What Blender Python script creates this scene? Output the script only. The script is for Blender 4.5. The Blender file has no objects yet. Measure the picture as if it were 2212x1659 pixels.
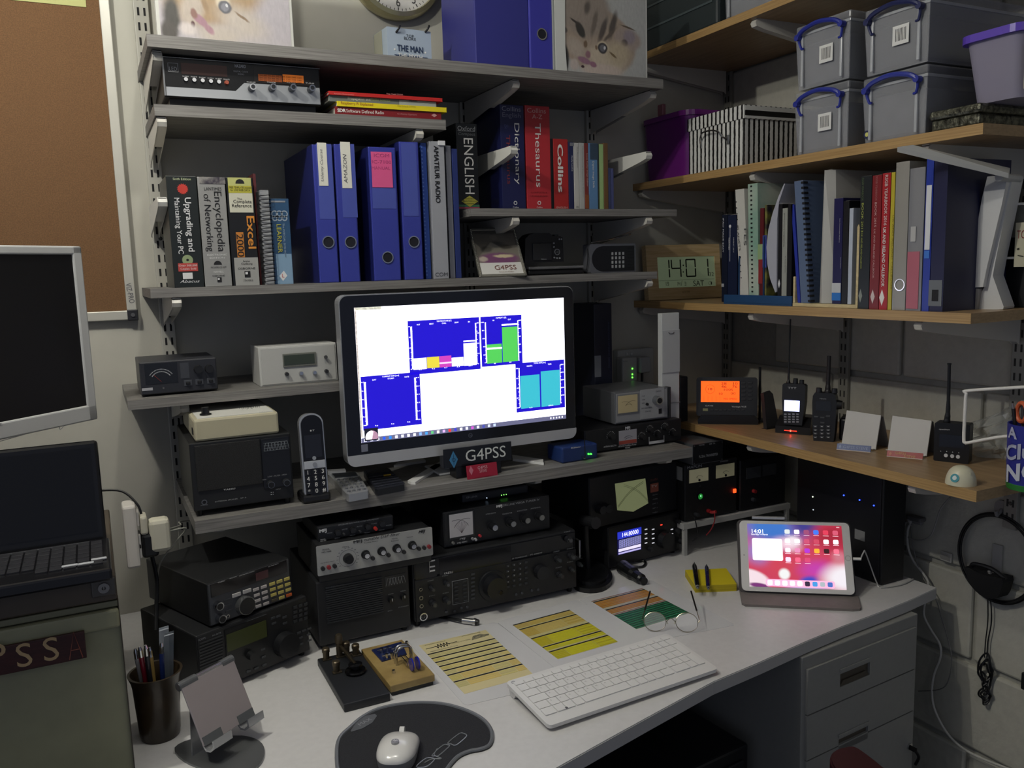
import bpy,bmesh,math,random
from mathutils import Vector,Matrix
random.seed(7)
SC = bpy.context.scene
COL = SC.collection
PI = math.pi
# ------------------------------------------------------------------ camera
CX = Vector((0.89429948,-0.0866245,0.43900415))     # world x, y, z axes seen in camera space (x right, y down, z forward)
CY = Vector((-0.44653528,-0.1094201,0.88805039))
CZ = Vector((-0.02889105,-0.99021383,-0.13653524))
EYE = Vector((0.0,-2.14,1.52))
cd = bpy.data.cameras.new('camera')
cd.sensor_width = 36.0
cd.lens = 36.0 * 1822 / 2212
cd.clip_start = 0.02
cam = bpy.data.objects.new('camera',cd)
COL.objects.link(cam)
rm = Matrix(((CX.x,-CX.y,-CX.z),(CY.x,-CY.y,-CY.z),(CZ.x,-CZ.y,-CZ.z))).to_4x4()
cam.matrix_world = Matrix.Translation(EYE) @ rm
SC.camera = cam
# ------------------------------------------------------------------ light
SC.view_settings.view_transform = 'Standard'
SC.view_settings.look = 'None'
SC.view_settings.gamma = 1
SC.view_settings.use_curve_mapping = False
SC.view_settings.exposure = 0.2
W = bpy.data.worlds.new('world')
SC.world = W
W.use_nodes = True
W.node_tree.nodes['Background'].inputs[0].default_value = (0.58,0.65,0.86,1)
W.node_tree.nodes['Background'].inputs[1].default_value = 0.21


def lamp(name,loc,power,size,col=(1.0,0.975,0.90)):
 l = bpy.data.lights.new(name,'POINT')
 l.energy = power
 l.shadow_soft_size = size
 l.color = col
 o = bpy.data.objects.new(name,l)
 o.location = loc
 COL.objects.link(o)
 return o


lamp('ceiling_bulb',(-0.34,-0.88,2.44),23,0.02)
lamp('ceiling_bulb',(0.22,-0.98,2.44),8,0.02)
lamp('fill_light',(0.5,-2.75,2.35),3,0.3)  # added soft fill behind the camera for camera-facing sides, no known lamp


# ------------------------------------------------------------------ helpers
def ray(px,py):
 c = Vector(((px - 1106) / 1822,(py - 829.5) / 1822,1))
 return Vector((CX.dot(c),CY.dot(c),CZ.dot(c)))


class F:
 """a working plane: u across, v up the face, n out of the face"""
 def __init__(s,o,u=(1,0,0),v=(0,0,1)):
  s.o = Vector(o)
  s.u = Vector(u).normalized()
  v = Vector(v)
  s.v = (v - s.u * v.dot(s.u)).normalized()
  s.n = s.u.cross(s.v)

 def w(s,a,b,d=0):
  return s.o + s.u * a + s.v * b + s.n * d

 def at(s,px,py,d=0):
  r = ray(px,py)
  o = s.o + s.n * d
  p = EYE + r * ((o - EYE).dot(s.n) / r.dot(s.n)) - s.o
  return p.dot(s.u),p.dot(s.v)

 def r(s,x0,y0,x1,y1,d=0):
  a0,b1 = s.at(x0,y0,d)
  a1,b0 = s.at(x1,y1,d)
  return a0,a1,b0,b1


def FB(D):          # plane facing the room, D metres in front of the eye; a = x, b = z
 return F((0,-2.14 + D,0))


def FR(x):          # plane facing the left, a = -y, b = z
 return F((x,0,0),(0,-1,0),(0,0,1))


def FD(z,o=(0,0),yaw=0):   # horizontal plane facing up
 return F((o[0],o[1],z),(math.cos(yaw),math.sin(yaw),0),(-math.sin(yaw),math.cos(yaw),0))


def FV(o,yaw=0,lean=0):     # upright plane turned by yaw, leaning back by lean
 u = Vector((math.cos(yaw),math.sin(yaw),0))
 n = Vector((math.sin(yaw),-math.cos(yaw),0))
 v = Vector((0,0,1)) * math.cos(lean) - n * math.sin(lean)
 return F(o,u,v)


def W_(f,px,py,d=0):
 a,b = f.at(px,py,d)
 return f.w(a,b,d)


MATS = {}


def lin(h):
 if isinstance(h,str):
  h = [int(h[i:i + 2],16) / 255 for i in (0,2,4)]
 return tuple((c / 12.92 if c <= .04045 else ((c + .055) / 1.055) ** 2.4) for c in h) + (1,)


def M(col,rough=.5,metal=0.,emit=0.,noise=0.,scale=30,bump=0.,stretch=None,alpha=1.,coat=0.,col2=None,trans=0.,spec=.5):
 key = (col,rough,metal,emit,noise,scale,bump,stretch,alpha,coat,col2,trans,spec)
 if key in MATS:
  return MATS[key]
 m = bpy.data.materials.new('m_%s' % col)
 m.use_nodes = True
 nt = m.node_tree
 p = nt.nodes['Principled BSDF']
 c = lin(col)
 p.inputs['Base Color'].default_value = c
 p.inputs['Roughness'].default_value = rough
 p.inputs['Metallic'].default_value = metal
 p.inputs['Specular IOR Level'].default_value = spec
 p.inputs['Alpha'].default_value = alpha
 p.inputs['Coat Weight'].default_value = coat
 p.inputs['Transmission Weight'].default_value = trans
 if emit:
  p.inputs['Emission Color'].default_value = c
  p.inputs['Emission Strength'].default_value = emit
 tc = nt.nodes.new('ShaderNodeTexCoord')
 mp = nt.nodes.new('ShaderNodeMapping')
 nt.links.new(tc.outputs['Object'],mp.inputs[0])
 if stretch:
  mp.inputs['Scale'].default_value = stretch
 no = nt.nodes.new('ShaderNodeTexNoise')
 no.inputs['Scale'].default_value = scale
 no.inputs['Detail'].default_value = 5
 nt.links.new(mp.outputs[0],no.inputs[0])
 mx = nt.nodes.new('ShaderNodeMix')
 mx.data_type = 'RGBA'
 mx.inputs[6].default_value = c
 k = max(noise,.04)
 c2 = lin(col2) if col2 else tuple(x * (1 - k) for x in c[:3]) + (1,)
 mx.inputs[7].default_value = c2
 if noise:
  cr = nt.nodes.new('ShaderNodeMapRange')
  cr.inputs[1].default_value = .35
  cr.inputs[2].default_value = .65
  nt.links.new(no.outputs[0],cr.inputs[0])
  nt.links.new(cr.outputs[0],mx.inputs[0])
 else:
  nt.links.new(no.outputs[0],mx.inputs[0])
 nt.links.new(mx.outputs[2],p.inputs['Base Color'])
 if bump:
  bp = nt.nodes.new('ShaderNodeBump')
  bp.inputs['Strength'].default_value = bump
  bp.inputs['Distance'].default_value = .002
  nt.links.new(no.outputs[0],bp.inputs['Height'])
  nt.links.new(bp.outputs[0],p.inputs['Normal'])
 MATS[key] = m
 return m


def blobs(name,base,bl,emit=0.,rough=.5,distort=0.,fur=0.):
 """print made of soft ellipses over a base colour, in the 0..1 uv of its panel"""
 m = bpy.data.materials.new(name)
 m.use_nodes = True
 nt = m.node_tree
 N,L = nt.nodes,nt.links
 p = N['Principled BSDF']
 p.inputs['Roughness'].default_value = rough
 uv = N.new('ShaderNodeTexCoord')
 src = uv.outputs['UV']
 if distort:
  no = N.new('ShaderNodeTexNoise')
  no.inputs['Scale'].default_value = 9
  no.inputs['Detail'].default_value = 6
  L.new(src,no.inputs[0])
  sb = N.new('ShaderNodeVectorMath')
  sb.operation = 'SUBTRACT'
  sb.inputs[1].default_value = (.5,.5,.5)
  L.new(no.outputs[1],sb.inputs[0])
  sc = N.new('ShaderNodeVectorMath')
  sc.operation = 'SCALE'
  sc.inputs[3].default_value = distort
  L.new(sb.outputs[0],sc.inputs[0])
  ad = N.new('ShaderNodeVectorMath')
  L.new(src,ad.inputs[0])
  L.new(sc.outputs[0],ad.inputs[1])
  src = ad.outputs[0]
 cur = None
 for cx,cy,rx,ry,ang,soft,c in bl:
  mp = N.new('ShaderNodeMapping')
  mp.vector_type = 'TEXTURE'
  mp.inputs['Location'].default_value = (cx,cy,0)
  mp.inputs['Rotation'].default_value = (0,0,math.radians(ang))
  mp.inputs['Scale'].default_value = (rx,ry,1)
  L.new(src,mp.inputs[0])
  ln = N.new('ShaderNodeVectorMath')
  ln.operation = 'LENGTH'
  L.new(mp.outputs[0],ln.inputs[0])
  mr = N.new('ShaderNodeMapRange')
  mr.interpolation_type = 'SMOOTHSTEP'
  mr.inputs[1].default_value = 1 - soft
  mr.inputs[2].default_value = 1.0
  mr.inputs[3].default_value = 1
  mr.inputs[4].default_value = 0
  L.new(ln.outputs['Value'],mr.inputs[0])
  mx = N.new('ShaderNodeMix')
  mx.data_type = 'RGBA'
  L.new(mr.outputs[0],mx.inputs[0])
  if cur is None:
   mx.inputs[6].default_value = lin(base)
  else:
   L.new(cur,mx.inputs[6])
  mx.inputs[7].default_value = lin(c)
  cur = mx.outputs[2]
 if fur:
  no = N.new('ShaderNodeTexNoise')
  no.inputs['Scale'].default_value = 45
  no.inputs['Detail'].default_value = 4
  mp = N.new('ShaderNodeMapping')
  mp.inputs['Scale'].default_value = (1,.35,1)
  mp.inputs['Rotation'].default_value = (0,0,.5)
  L.new(uv.outputs['UV'],mp.inputs[0])
  L.new(mp.outputs[0],no.inputs[0])
  mr = N.new('ShaderNodeMapRange')
  mr.inputs[3].default_value = 1 - fur
  mr.inputs[4].default_value = 1 + fur * .5
  L.new(no.outputs[0],mr.inputs[0])
  sc = N.new('ShaderNodeVectorMath')
  sc.operation = 'SCALE'
  L.new(cur,sc.inputs[0])
  L.new(mr.outputs[0],sc.inputs[3])
  cur = sc.outputs[0]
 if emit:
  p.inputs['Base Color'].default_value = (.02,.02,.02,1)
  L.new(cur,p.inputs['Emission Color'])
  p.inputs['Emission Strength'].default_value = emit
 else:
  L.new(cur,p.inputs['Base Color'])
 return m


def setp(o,label=None,cat=None,group=None,kind=None):
 if label: o['label'] = label
 if cat: o['category'] = cat
 if group: o['group'] = group
 if kind: o['kind'] = kind
 return o


def thing(name,label,cat,loc,group=None,yaw=0):
 o = bpy.data.objects.new(name,None)
 o.empty_display_size = .02
 COL.objects.link(o)
 o.matrix_basis = Matrix.Translation(Vector(loc)) @ Matrix.Rotation(yaw,4,'Z')
 return setp(o,label,cat,group)


def rootmat(o):
 while o.parent:
  o = o.parent
 return o.matrix_basis.copy()


class B:
 """collects shapes (in world metres, through a working plane) for one mesh"""
 def __init__(s,f=None):
  s.bm = bmesh.new()
  s.f = f or F((0,0,0),(1,0,0),(0,1,0))

 def box(s,a0,a1,b0,b1,d0,d1,bev=0,seg=2):
  f = s.f
  if a1 < a0: a0,a1 = a1,a0
  if b1 < b0: b0,b1 = b1,b0
  if d1 < d0: d0,d1 = d1,d0
  vs = [s.bm.verts.new(f.w(a,b,d)) for d in (d0,d1) for a,b in ((a0,b0),(a1,b0),(a1,b1),(a0,b1))]
  fs = []
  for q in ((3,2,1,0),(4,5,6,7),(0,1,5,4),(1,2,6,5),(2,3,7,6),(3,0,4,7)):
   fs.append(s.bm.faces.new([vs[i] for i in q]))
  if bev:
   bev = min(bev,(a1 - a0) * .45,(b1 - b0) * .45,(d1 - d0) * .45)
   es = list({e for x in fs for e in x.edges})
   bmesh.ops.bevel(s.bm,geom=es,offset=bev,segments=seg,affect='EDGES',profile=.5)
  return s

 def bw(s,x0,x1,y0,y1,z0,z1,bev=0):   # world aligned box
  f = s.f
  s.f = F((0,0,0),(1,0,0),(0,1,0))
  s.box(x0,x1,y0,y1,z0,z1,bev)
  s.f = f
  return s

 def cone(s,p0,p1,r0,r1=None,n=16):
  p0,p1 = Vector(p0),Vector(p1)
  r1 = r0 if r1 is None else r1
  ax = (p1 - p0).normalized()
  t = ax.orthogonal().normalized()
  q = ax.cross(t)
  rings = []
  for p,r in ((p0,r0),(p1,r1)):
   rings.append([s.bm.verts.new(p + (t * math.cos(2 * PI * i / n) + q * math.sin(2 * PI * i / n)) * max(r,1e-5)) for i in range(n)])
  for i in range(n):
   s.bm.faces.new([rings[0][i],rings[0][(i + 1) % n],rings[1][(i + 1) % n],rings[1][i]])
  s.bm.faces.new(rings[0][::-1])
  s.bm.faces.new(rings[1])
  return s

 def knob(s,a,b,r,h,r2=None,d=0,n=16):
  return s.cone(s.f.w(a,b,d),s.f.w(a,b,d + h),r,r2,n)

 def ring(s,a,b,ro,ri,d0,d1,n=24):
  vs = [[s.bm.verts.new(s.f.w(a + r * math.cos(2 * PI * i / n),b + r * math.sin(2 * PI * i / n),d)) for i in range(n)]
   for r,d in ((ri,d0),(ri,d1),(ro,d1),(ro,d0))]
  for k in range(4):
   for i in range(n):
    j = (i + 1) % n
    s.bm.faces.new([vs[k][i],vs[k][j],vs[(k + 1) % 4][j],vs[(k + 1) % 4][i]])
  return s

 def poly(s,pts,d0,d1):
  f = s.f
  lo = [s.bm.verts.new(f.w(a,b,d0)) for a,b in pts]
  hi = [s.bm.verts.new(f.w(a,b,d1)) for a,b in pts]
  n = len(pts)
  for i in range(n):
   s.bm.faces.new([lo[i],lo[(i + 1) % n],hi[(i + 1) % n],hi[i]])
  s.bm.faces.new(hi)
  s.bm.faces.new(lo[::-1])
  return s

 def hull(s,pts):
  vs = [s.bm.verts.new(p) for p in pts]
  r = bmesh.ops.convex_hull(s.bm,input=vs)
  return s

 def tube(s,pts,r,n=8,smooth=True,closed=False):
  pts = [Vector(p) for p in pts]
  if smooth and len(pts) > 2:
   P = []
   L = len(pts)
   rng = range(L) if closed else range(L - 1)
   for i in rng:
    p0 = pts[(i - 1) % L] if closed or i > 0 else pts[0]
    p1 = pts[i]
    p2 = pts[(i + 1) % L]
    p3 = pts[(i + 2) % L] if closed or i + 2 < L else pts[-1]
    for k in range(5):
     t = k / 5
     P.append(.5 * ((2 * p1) + (p2 - p0) * t + (2 * p0 - 5 * p1 + 4 * p2 - p3) * t * t + (3 * p1 - p0 - 3 * p2 + p3) * t ** 3))
   if not closed:
    P.append(pts[-1])
   pts = P
  L = len(pts)
  rings = []
  t = None
  for i,p in enumerate(pts):
   a = pts[i - 1] if (i > 0 or closed) else p
   b = pts[(i + 1) % L] if (i < L - 1 or closed) else p
   ax = (b - a)
   if ax.length < 1e-9:
    ax = Vector((0,0,1))
   ax.normalize()
   t = ax.orthogonal() if t is None else t - ax * t.dot(ax)
   if t.length < 1e-6:
    t = ax.orthogonal()
   t.normalize()
   q = ax.cross(t)
   rr = r[min(i * len(r) // L,len(r) - 1)] if isinstance(r,(list,tuple)) else r
   rings.append([s.bm.verts.new(p + (t * math.cos(2 * PI * k / n) + q * math.sin(2 * PI * k / n)) * rr) for k in range(n)])
  for i in range(L if closed else L - 1):
   A,Bq = rings[i],rings[(i + 1) % L]
   for k in range(n):
    s.bm.faces.new([A[k],A[(k + 1) % n],Bq[(k + 1) % n],Bq[k]])
  if not closed:
   s.bm.faces.new(rings[0][::-1])
   s.bm.faces.new(rings[-1])
  return s

 def lathe(s,prof,c,ax=(0,0,1),n=32,cap=True):
  c = Vector(c)
  ax = Vector(ax).normalized()
  t = ax.orthogonal().normalized()
  q = ax.cross(t)
  rings = [[s.bm.verts.new(c + ax * h + (t * math.cos(2 * PI * i / n) + q * math.sin(2 * PI * i / n)) * max(r,1e-5)) for i in range(n)] for r,h in prof]
  for A,Bq in zip(rings,rings[1:]):
   for i in range(n):
    s.bm.faces.new([A[i],A[(i + 1) % n],Bq[(i + 1) % n],Bq[i]])
  if cap:
   s.bm.faces.new(rings[0][::-1])
   s.bm.faces.new(rings[-1])
  return s

 def grid(s,fn,nu,nv):
  vs = [[s.bm.verts.new(fn(i / nu,j / nv)) for j in range(nv + 1)] for i in range(nu + 1)]
  for i in range(nu):
   for j in range(nv):
    s.bm.faces.new([vs[i][j],vs[i + 1][j],vs[i + 1][j + 1],vs[i][j + 1]])
  return s

 def out(s,name,mat,parent=None,smooth=False,recalc=True,**k):
  bm = s.bm
  if recalc:
   bmesh.ops.recalc_face_normals(bm,faces=bm.faces[:])
  me = bpy.data.meshes.new(name)
  if parent is None:
   lo = Vector((min(v.co[i] for v in bm.verts) for i in range(3)))
   hi = Vector((max(v.co[i] for v in bm.verts) for i in range(3)))
   base = Vector(((lo.x + hi.x) / 2,(lo.y + hi.y) / 2,lo.z))
   bm.transform(Matrix.Translation(-base))
  else:
   bm.transform(rootmat(parent).inverted())
  bm.to_mesh(me)
  bm.free()
  if mat: me.materials.append(mat)
  if smooth:
   me.polygons.foreach_set('use_smooth',[True] * len(me.polygons))
   try:
    me.set_sharp_from_angle(angle=math.radians(40))
   except Exception:
    pass
  o = bpy.data.objects.new(name,me)
  COL.objects.link(o)
  if parent is None:
   o.location = base
  else:
   o.parent = parent
  return setp(o,**k)


def sheet(f,a0,a1,b0,b1,d,name,mat,parent,t=.0006,**k):
 """thin flat print with real thickness, uv 0..1 on it"""
 bm = bmesh.new()
 uvl = bm.loops.layers.uv.new('uv')
 vs = {}
 for kk,dd in enumerate((d,d + t)):
  for i,(a,b) in enumerate(((a0,b0),(a1,b0),(a1,b1),(a0,b1))):
   vs[kk,i] = bm.verts.new(f.w(a,b,dd))
 fs = [[(1,i) for i in range(4)],[(0,i) for i in (3,2,1,0)]] + [[(0,i),(0,(i + 1) % 4),(1,(i + 1) % 4),(1,i)] for i in range(4)]
 UV = ((0,0),(1,0),(1,1),(0,1))
 for q in fs:
  fc = bm.faces.new([vs[x] for x in q])
  for lp,x in zip(fc.loops,q):
   lp[uvl].uv = UV[x[1]]
 me = bpy.data.meshes.new(name)
 bm.transform(rootmat(parent).inverted())
 bm.to_mesh(me)
 bm.free()
 me.materials.append(mat)
 o = bpy.data.objects.new(name,me)
 COL.objects.link(o)
 o.parent = parent
 return setp(o,**k)


def text(f,a,b,size,s,mat,parent,rot=0,d=.0008,align='CENTER',sx=1.,bold=0.,name='lettering',sp=1.,shear=0.):
 cu = bpy.data.curves.new('txt','FONT')
 cu.body = s
 cu.size = size
 cu.resolution_u = 3 if size > .012 else 2
 cu.align_x = align
 cu.align_y = 'CENTER'
 cu.space_character = sp
 cu.shear = shear
 o = bpy.data.objects.new('txt',cu)
 me = bpy.data.meshes.new_from_object(o)
 bpy.data.objects.remove(o)
 if bold:        # heavier strokes: the same glyphs laid side by side
  n = len(me.vertices)
  co = [tuple(v.co) for v in me.vertices]
  fa = [tuple(p.vertices) for p in me.polygons]
  k = bold * size * 1.2
  V,Fc = [],[]
  for j,(dx,dy) in enumerate(((-k,0),(k,0),(0,k * .6),(0,-k * .6))):
   V += [(x + dx,y + dy,z + j * .0002) for x,y,z in co]
   Fc += [tuple(i + j * n for i in f_) for f_ in fa]
  me = bpy.data.meshes.new('t')
  me.from_pydata(V,[],Fc)
 r = math.radians(rot)
 cs,sn = math.cos(r),math.sin(r)
 inv = rootmat(parent).inverted()
 for v in me.vertices:
  x,y = v.co.x * sx,v.co.y
  v.co = inv @ f.w(a + x * cs - y * sn,b + x * sn + y * cs,d + v.co.z)
 me.materials.clear()
 me.materials.append(mat)
 me.name = name
 ob = bpy.data.objects.new(name,me)
 COL.objects.link(ob)
 ob.parent = parent
 return ob


def tx(f,px,py,size,s,mat,parent,d=.0008,**k):   # text centred where a pixel's ray meets the plane
 a,b = f.at(px,py,d)
 return text(f,a,b,size,s,mat,parent,d=d,**k)


WHITE = M('e8e6e0',.4)
INK = M('101014',.6)
PRINT = M('d8d8d8',.6)
BLACK = M('0e0f12',.45)
BLACKG = M('08080a',.3)
DARK = M('1b1c20',.5)
CHROME = M('d0d0d0',.12,1.)
STEEL = M('9a9a9a',.3,1.)
LAM = M('7d7b77',.5,noise=.4,scale=9,stretch=(1,14,30),col2='5f5d5b')
LAME = M('85837f',.5,noise=.4,scale=9,stretch=(1,14,40),col2='6a6764')
OAK = M('a08460',.38,noise=.5,scale=7,stretch=(12,1,30),col2='8c7250')
OAKE = M('b0905e',.42,noise=.5,scale=7,stretch=(12,1,60),col2='98784c')
BRKT = M('c9c6bd',.35)
WALLM = M('bab8ad',.8,noise=.06,scale=12,bump=.25)
BLOCKM = M('bdbbae',.75,noise=.08,scale=45,bump=1.)
MORT = M('a9a79c',.9,noise=.1,scale=60,bump=.6)
# ------------------------------------------------------------------ the room
XW = 1.833
B().bw(-1.3,XW + .12,0,.1,0,2.55).out('wall_back',WALLM,kind='structure')
wr = B().bw(XW + .012,XW + .12,-2.6,0,0,2.55).out('wall_right',MORT,kind='structure')
base = Vector(wr.location)
# painted concrete blocks of the right wall; joints lie at z = .318 + k * .2235
blk = None
for k in range(12):
 z0 = .318 - .2235 + k * .2235
 if z0 > 2.5: break
 y = .0 - (.225 if k % 2 else 0) + .0
 while y > -1.75:
  y1,y0 = min(y,-.001),y - .44
  if y1 - y0 > .05:
   b = B()
   b.bw(XW,XW + .03,y0,y1,z0 + .005,min(z0 + .2135,2.549),.006)
   b.out('block',BLOCKM,wr)
  y -= .45
# bottom course
B().bw(-1.3,XW + .12,-3.2,.1,-.1,0).out('floor',M('3a3836',.8,noise=.3,scale=60),kind='structure')
B().bw(-1.3,XW + .12,-3.2,.1,2.55,2.62).out('ceiling',M('d0cec6',.9),kind='structure')


# ------------------------------------------------------------------ shelves
def board(label,x0,x1,y0,y1,ztop,t,mats,front='y',name='shelf'):
 r = thing(name,label,'shelf',((x0 + x1) / 2,(y0 + y1) / 2,ztop - t))
 B().bw(x0,x1,y0,y1,ztop - t,ztop).out('panel',mats[0],r)
 if front == 'y':
  B().bw(x0,x1,y0 - .0012,y0,ztop - t,ztop).out('edge_strip',mats[1],r)
 else:
  B().bw(x0 - .0012,x0,y0,y1,ztop - t,ztop).out('edge_strip',mats[1],r)
 return r


GR = (LAM,LAME)
OK_ = (OAK,OAKE)
Y0 = -2.14
board('long grey laminate shelf at the very top, carrying the kitten pictures',.14,1.346,Y0 + 1.81,-.001,1.981,.023,GR)
board('short grey laminate shelf under the clock radio and booklets',.146,.763,Y0 + 1.847,-.001,1.859,.022,GR)
board('long grey laminate shelf holding the blue binders, just above the monitor',.11,1.352,Y0 + 1.848,-.001,1.499,.019,GR)
board('small grey laminate shelf under the dictionaries and thesaurus',.82,1.418,Y0 + 1.85,-.001,1.661,.018,GR)
board('short grey laminate shelf at left carrying the power meter and grey box',.05,.60,Y0 + 1.84,-.001,1.278,.019,GR)
board('deep grey laminate shelf the monitor stands on',.147,1.371,Y0 + 1.725,-.001,1.043,.026,GR)
board('pale oak shelf at the top right corner of the room under dark boxes',1.48,XW,-1.3,-.001,2.118,.02,OK_,'x')
board('pale oak shelf carrying the striped box and the clear tubs',1.48,XW,Y0 + 1.03,-.001,1.756,.02,OK_,'x')
board('pale oak shelf carrying the digital clock and callbooks',1.48,XW,Y0 + 1.037,-.001,1.410,.02,OK_,'x')
board('pale oak shelf carrying the handheld radios and weather display',1.48,XW,Y0 + 1.009,-.001,1.073,.022,OK_,'x')


# slotted uprights
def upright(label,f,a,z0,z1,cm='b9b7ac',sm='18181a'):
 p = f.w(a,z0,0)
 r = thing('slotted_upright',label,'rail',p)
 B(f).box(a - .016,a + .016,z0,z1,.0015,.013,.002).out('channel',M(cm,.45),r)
 b = B(f)
 z = z0 + .02
 while z < z1 - .03:
  for s in (-.0065,.0065):
   b.box(a + s - .0022,a + s + .0022,z,z + .017,.0125,.0136)
  z += .032
 b.out('slots',M(sm,.8),r,kind='stuff')
 b = B(f)
 for zz in (z0 + .06,(z0 + z1) / 2 - .05,z1 - .08):
  b.knob(a,zz,.005,.0018,.003,.0126,12)
 b.out('screws',M('50504c',.4,.6),r,kind='stuff')


wb = F((0,0,0))
upright('white slotted upright at the left end of the grey shelves',wb,.158,.80,2.52)
upright('white slotted upright behind the monitor and middle of the grey shelves',wb,.938,.80,2.52)
upright('white slotted upright behind the right ends of the grey shelves',wb,1.33,.80,2.52)
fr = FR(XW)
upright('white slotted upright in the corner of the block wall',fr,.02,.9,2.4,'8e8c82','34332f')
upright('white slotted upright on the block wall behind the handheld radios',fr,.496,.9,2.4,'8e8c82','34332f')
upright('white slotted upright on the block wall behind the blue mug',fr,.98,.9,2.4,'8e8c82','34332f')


def bracket(label,x,y,dirv,L,ztop,group=None,h=.062,mat=None):
 """pressed steel shelf bracket: ends round at the tip, deeper at the wall"""
 d = Vector(dirv)
 s = Vector((-d.y,d.x,0))
 o = Vector((x,y,0))
 r = thing('shelf_bracket',label,'bracket',(x,y,ztop - h),group)
 f = F(o,d,(0,0,1))
 pts = [(.012,ztop),(L - .012,ztop),(L - .004,ztop - .003),(L,ztop - .010),(L - .004,ztop - .018),(L - .03,ztop - .024),(L * .55,ztop - h * .66),(.02,ztop - h),(.012,ztop - h - .006)]
 B(f).poly(pts,-.009,-.007).poly(pts,.007,.009).out('side_plate',mat or BRKT,r)
 B(f).box(.012,L - .004,ztop - .0015,ztop + .0,-.008,.008).poly([(L - .004,ztop - .003),(L,ztop - .01),(L - .004,ztop - .018),(L - .03,ztop - .024),(L * .55,ztop - h * .66),(L * .55,ztop - h * .6),(L - .03,ztop - .022)],-.008,.008).out('top_flange',mat or BRKT,r)
 return r


dn = (0,-1,0)
dl = (-1,0,0)
for nm,x,zt,L in (('left end of the top grey shelf',.158,1.9565,.30),('middle of the top grey shelf',.938,1.9565,.30),
     ('right end of the top grey shelf',1.33,1.9565,.30),('left end of the clock radio shelf',.158,1.8355,.28),
     ('left end of the binder shelf',.158,1.4785,.28),('right end of the binder shelf',1.33,1.4785,.28),
     ('left part of the dictionary shelf',.938,1.6415,.28),('right end of the dictionary shelf',1.33,1.6415,.28),
     ('left end of the power meter shelf',.158,1.2575,.26),
     ('left end of the monitor shelf',.20,1.0155,.36),('middle of the monitor shelf',.938,1.0155,.36),('right end of the monitor shelf',1.33,1.0155,.36)):
 bracket('pressed steel bracket under the ' + nm,x,-.013 if abs(x - .20) > .01 else -.002,dn,L,zt)
bracket('middle shelf: right part of the short clock radio shelf bracket',.70,-.013,dn,.28,1.8355)['label'] = 'pressed steel bracket under the right part of the clock radio shelf'
for nm,x,zt in (('beside the black computer manual, at the left upright',.147,1.680),('sticking out in front of the navy dictionary',.938,1.808),('sticking out right of the thin books',1.33,1.808)):
 bracket('empty white bracket ' + nm,x,-.013,dn,.28,zt,mat=M('d8d7d0',.35))
for nm,y,zt in (('corner of the top oak shelf',-.02,2.098),('middle of the top oak shelf',-.496,2.098),('corner of the storage box shelf',-.02,1.736),('middle of the storage box shelf',-.496,1.736),
    ('near end of the storage box shelf',-.98,1.736),('corner of the digital clock shelf',-.02,1.39),('middle of the digital clock shelf',-.496,1.39),('near end of the digital clock shelf',-.98,1.39),
    ('corner of the handheld radio shelf',-.02,1.051),('middle of the handheld radio shelf',-.496,1.051),('near end of the handheld radio shelf',-.98,1.051)):
 bracket('pale bracket under the ' + nm,XW - .013,y,dl,.33,zt)

# ------------------------------------------------------------------ desk
DZ = .73
dk = FD(DZ)
edge = [dk.at(*p) for p in ((2022,1270),(1960,1298),(1900,1322),(1820,1352),(1740,1385),(1640,1430),(1540,1472),(1400,1548),(1300,1603),(1200,1659))]
edge += [(.40,-1.06),(.2,-1.075),(.0,-1.08)]
pts = [(.0,-.005),(1.755,-.005)] + [(1.757,edge[0][1])] + edge[1:]
pts = pts[::-1]
r = thing('desk','pale grey desk with a wavy front edge in the corner','desk',(.9,-.6,0))
B(dk).poly(pts,-.026,0).out('worktop',M('cfcecd',.38,noise=.05,scale=80),r)
eb = [(a,b) for a,b in edge]
inner = [(a,b + .002) for a,b in edge]
eb = [(a,b - .0012) for a,b in edge]
B(dk).poly(eb[::-1] + inner,-.0265,-.002).out('edge_strip',M('b5b4b2',.45),r)
B().bw(.02,.05,-1.0,-.1,0,DZ - .026).out('end_panel',M('6a6a68',.6),r)
B().bw(.05,1.7,-.06,-.04,.25,DZ - .026).out('back_panel',M('4a4a48',.7),r)

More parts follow.
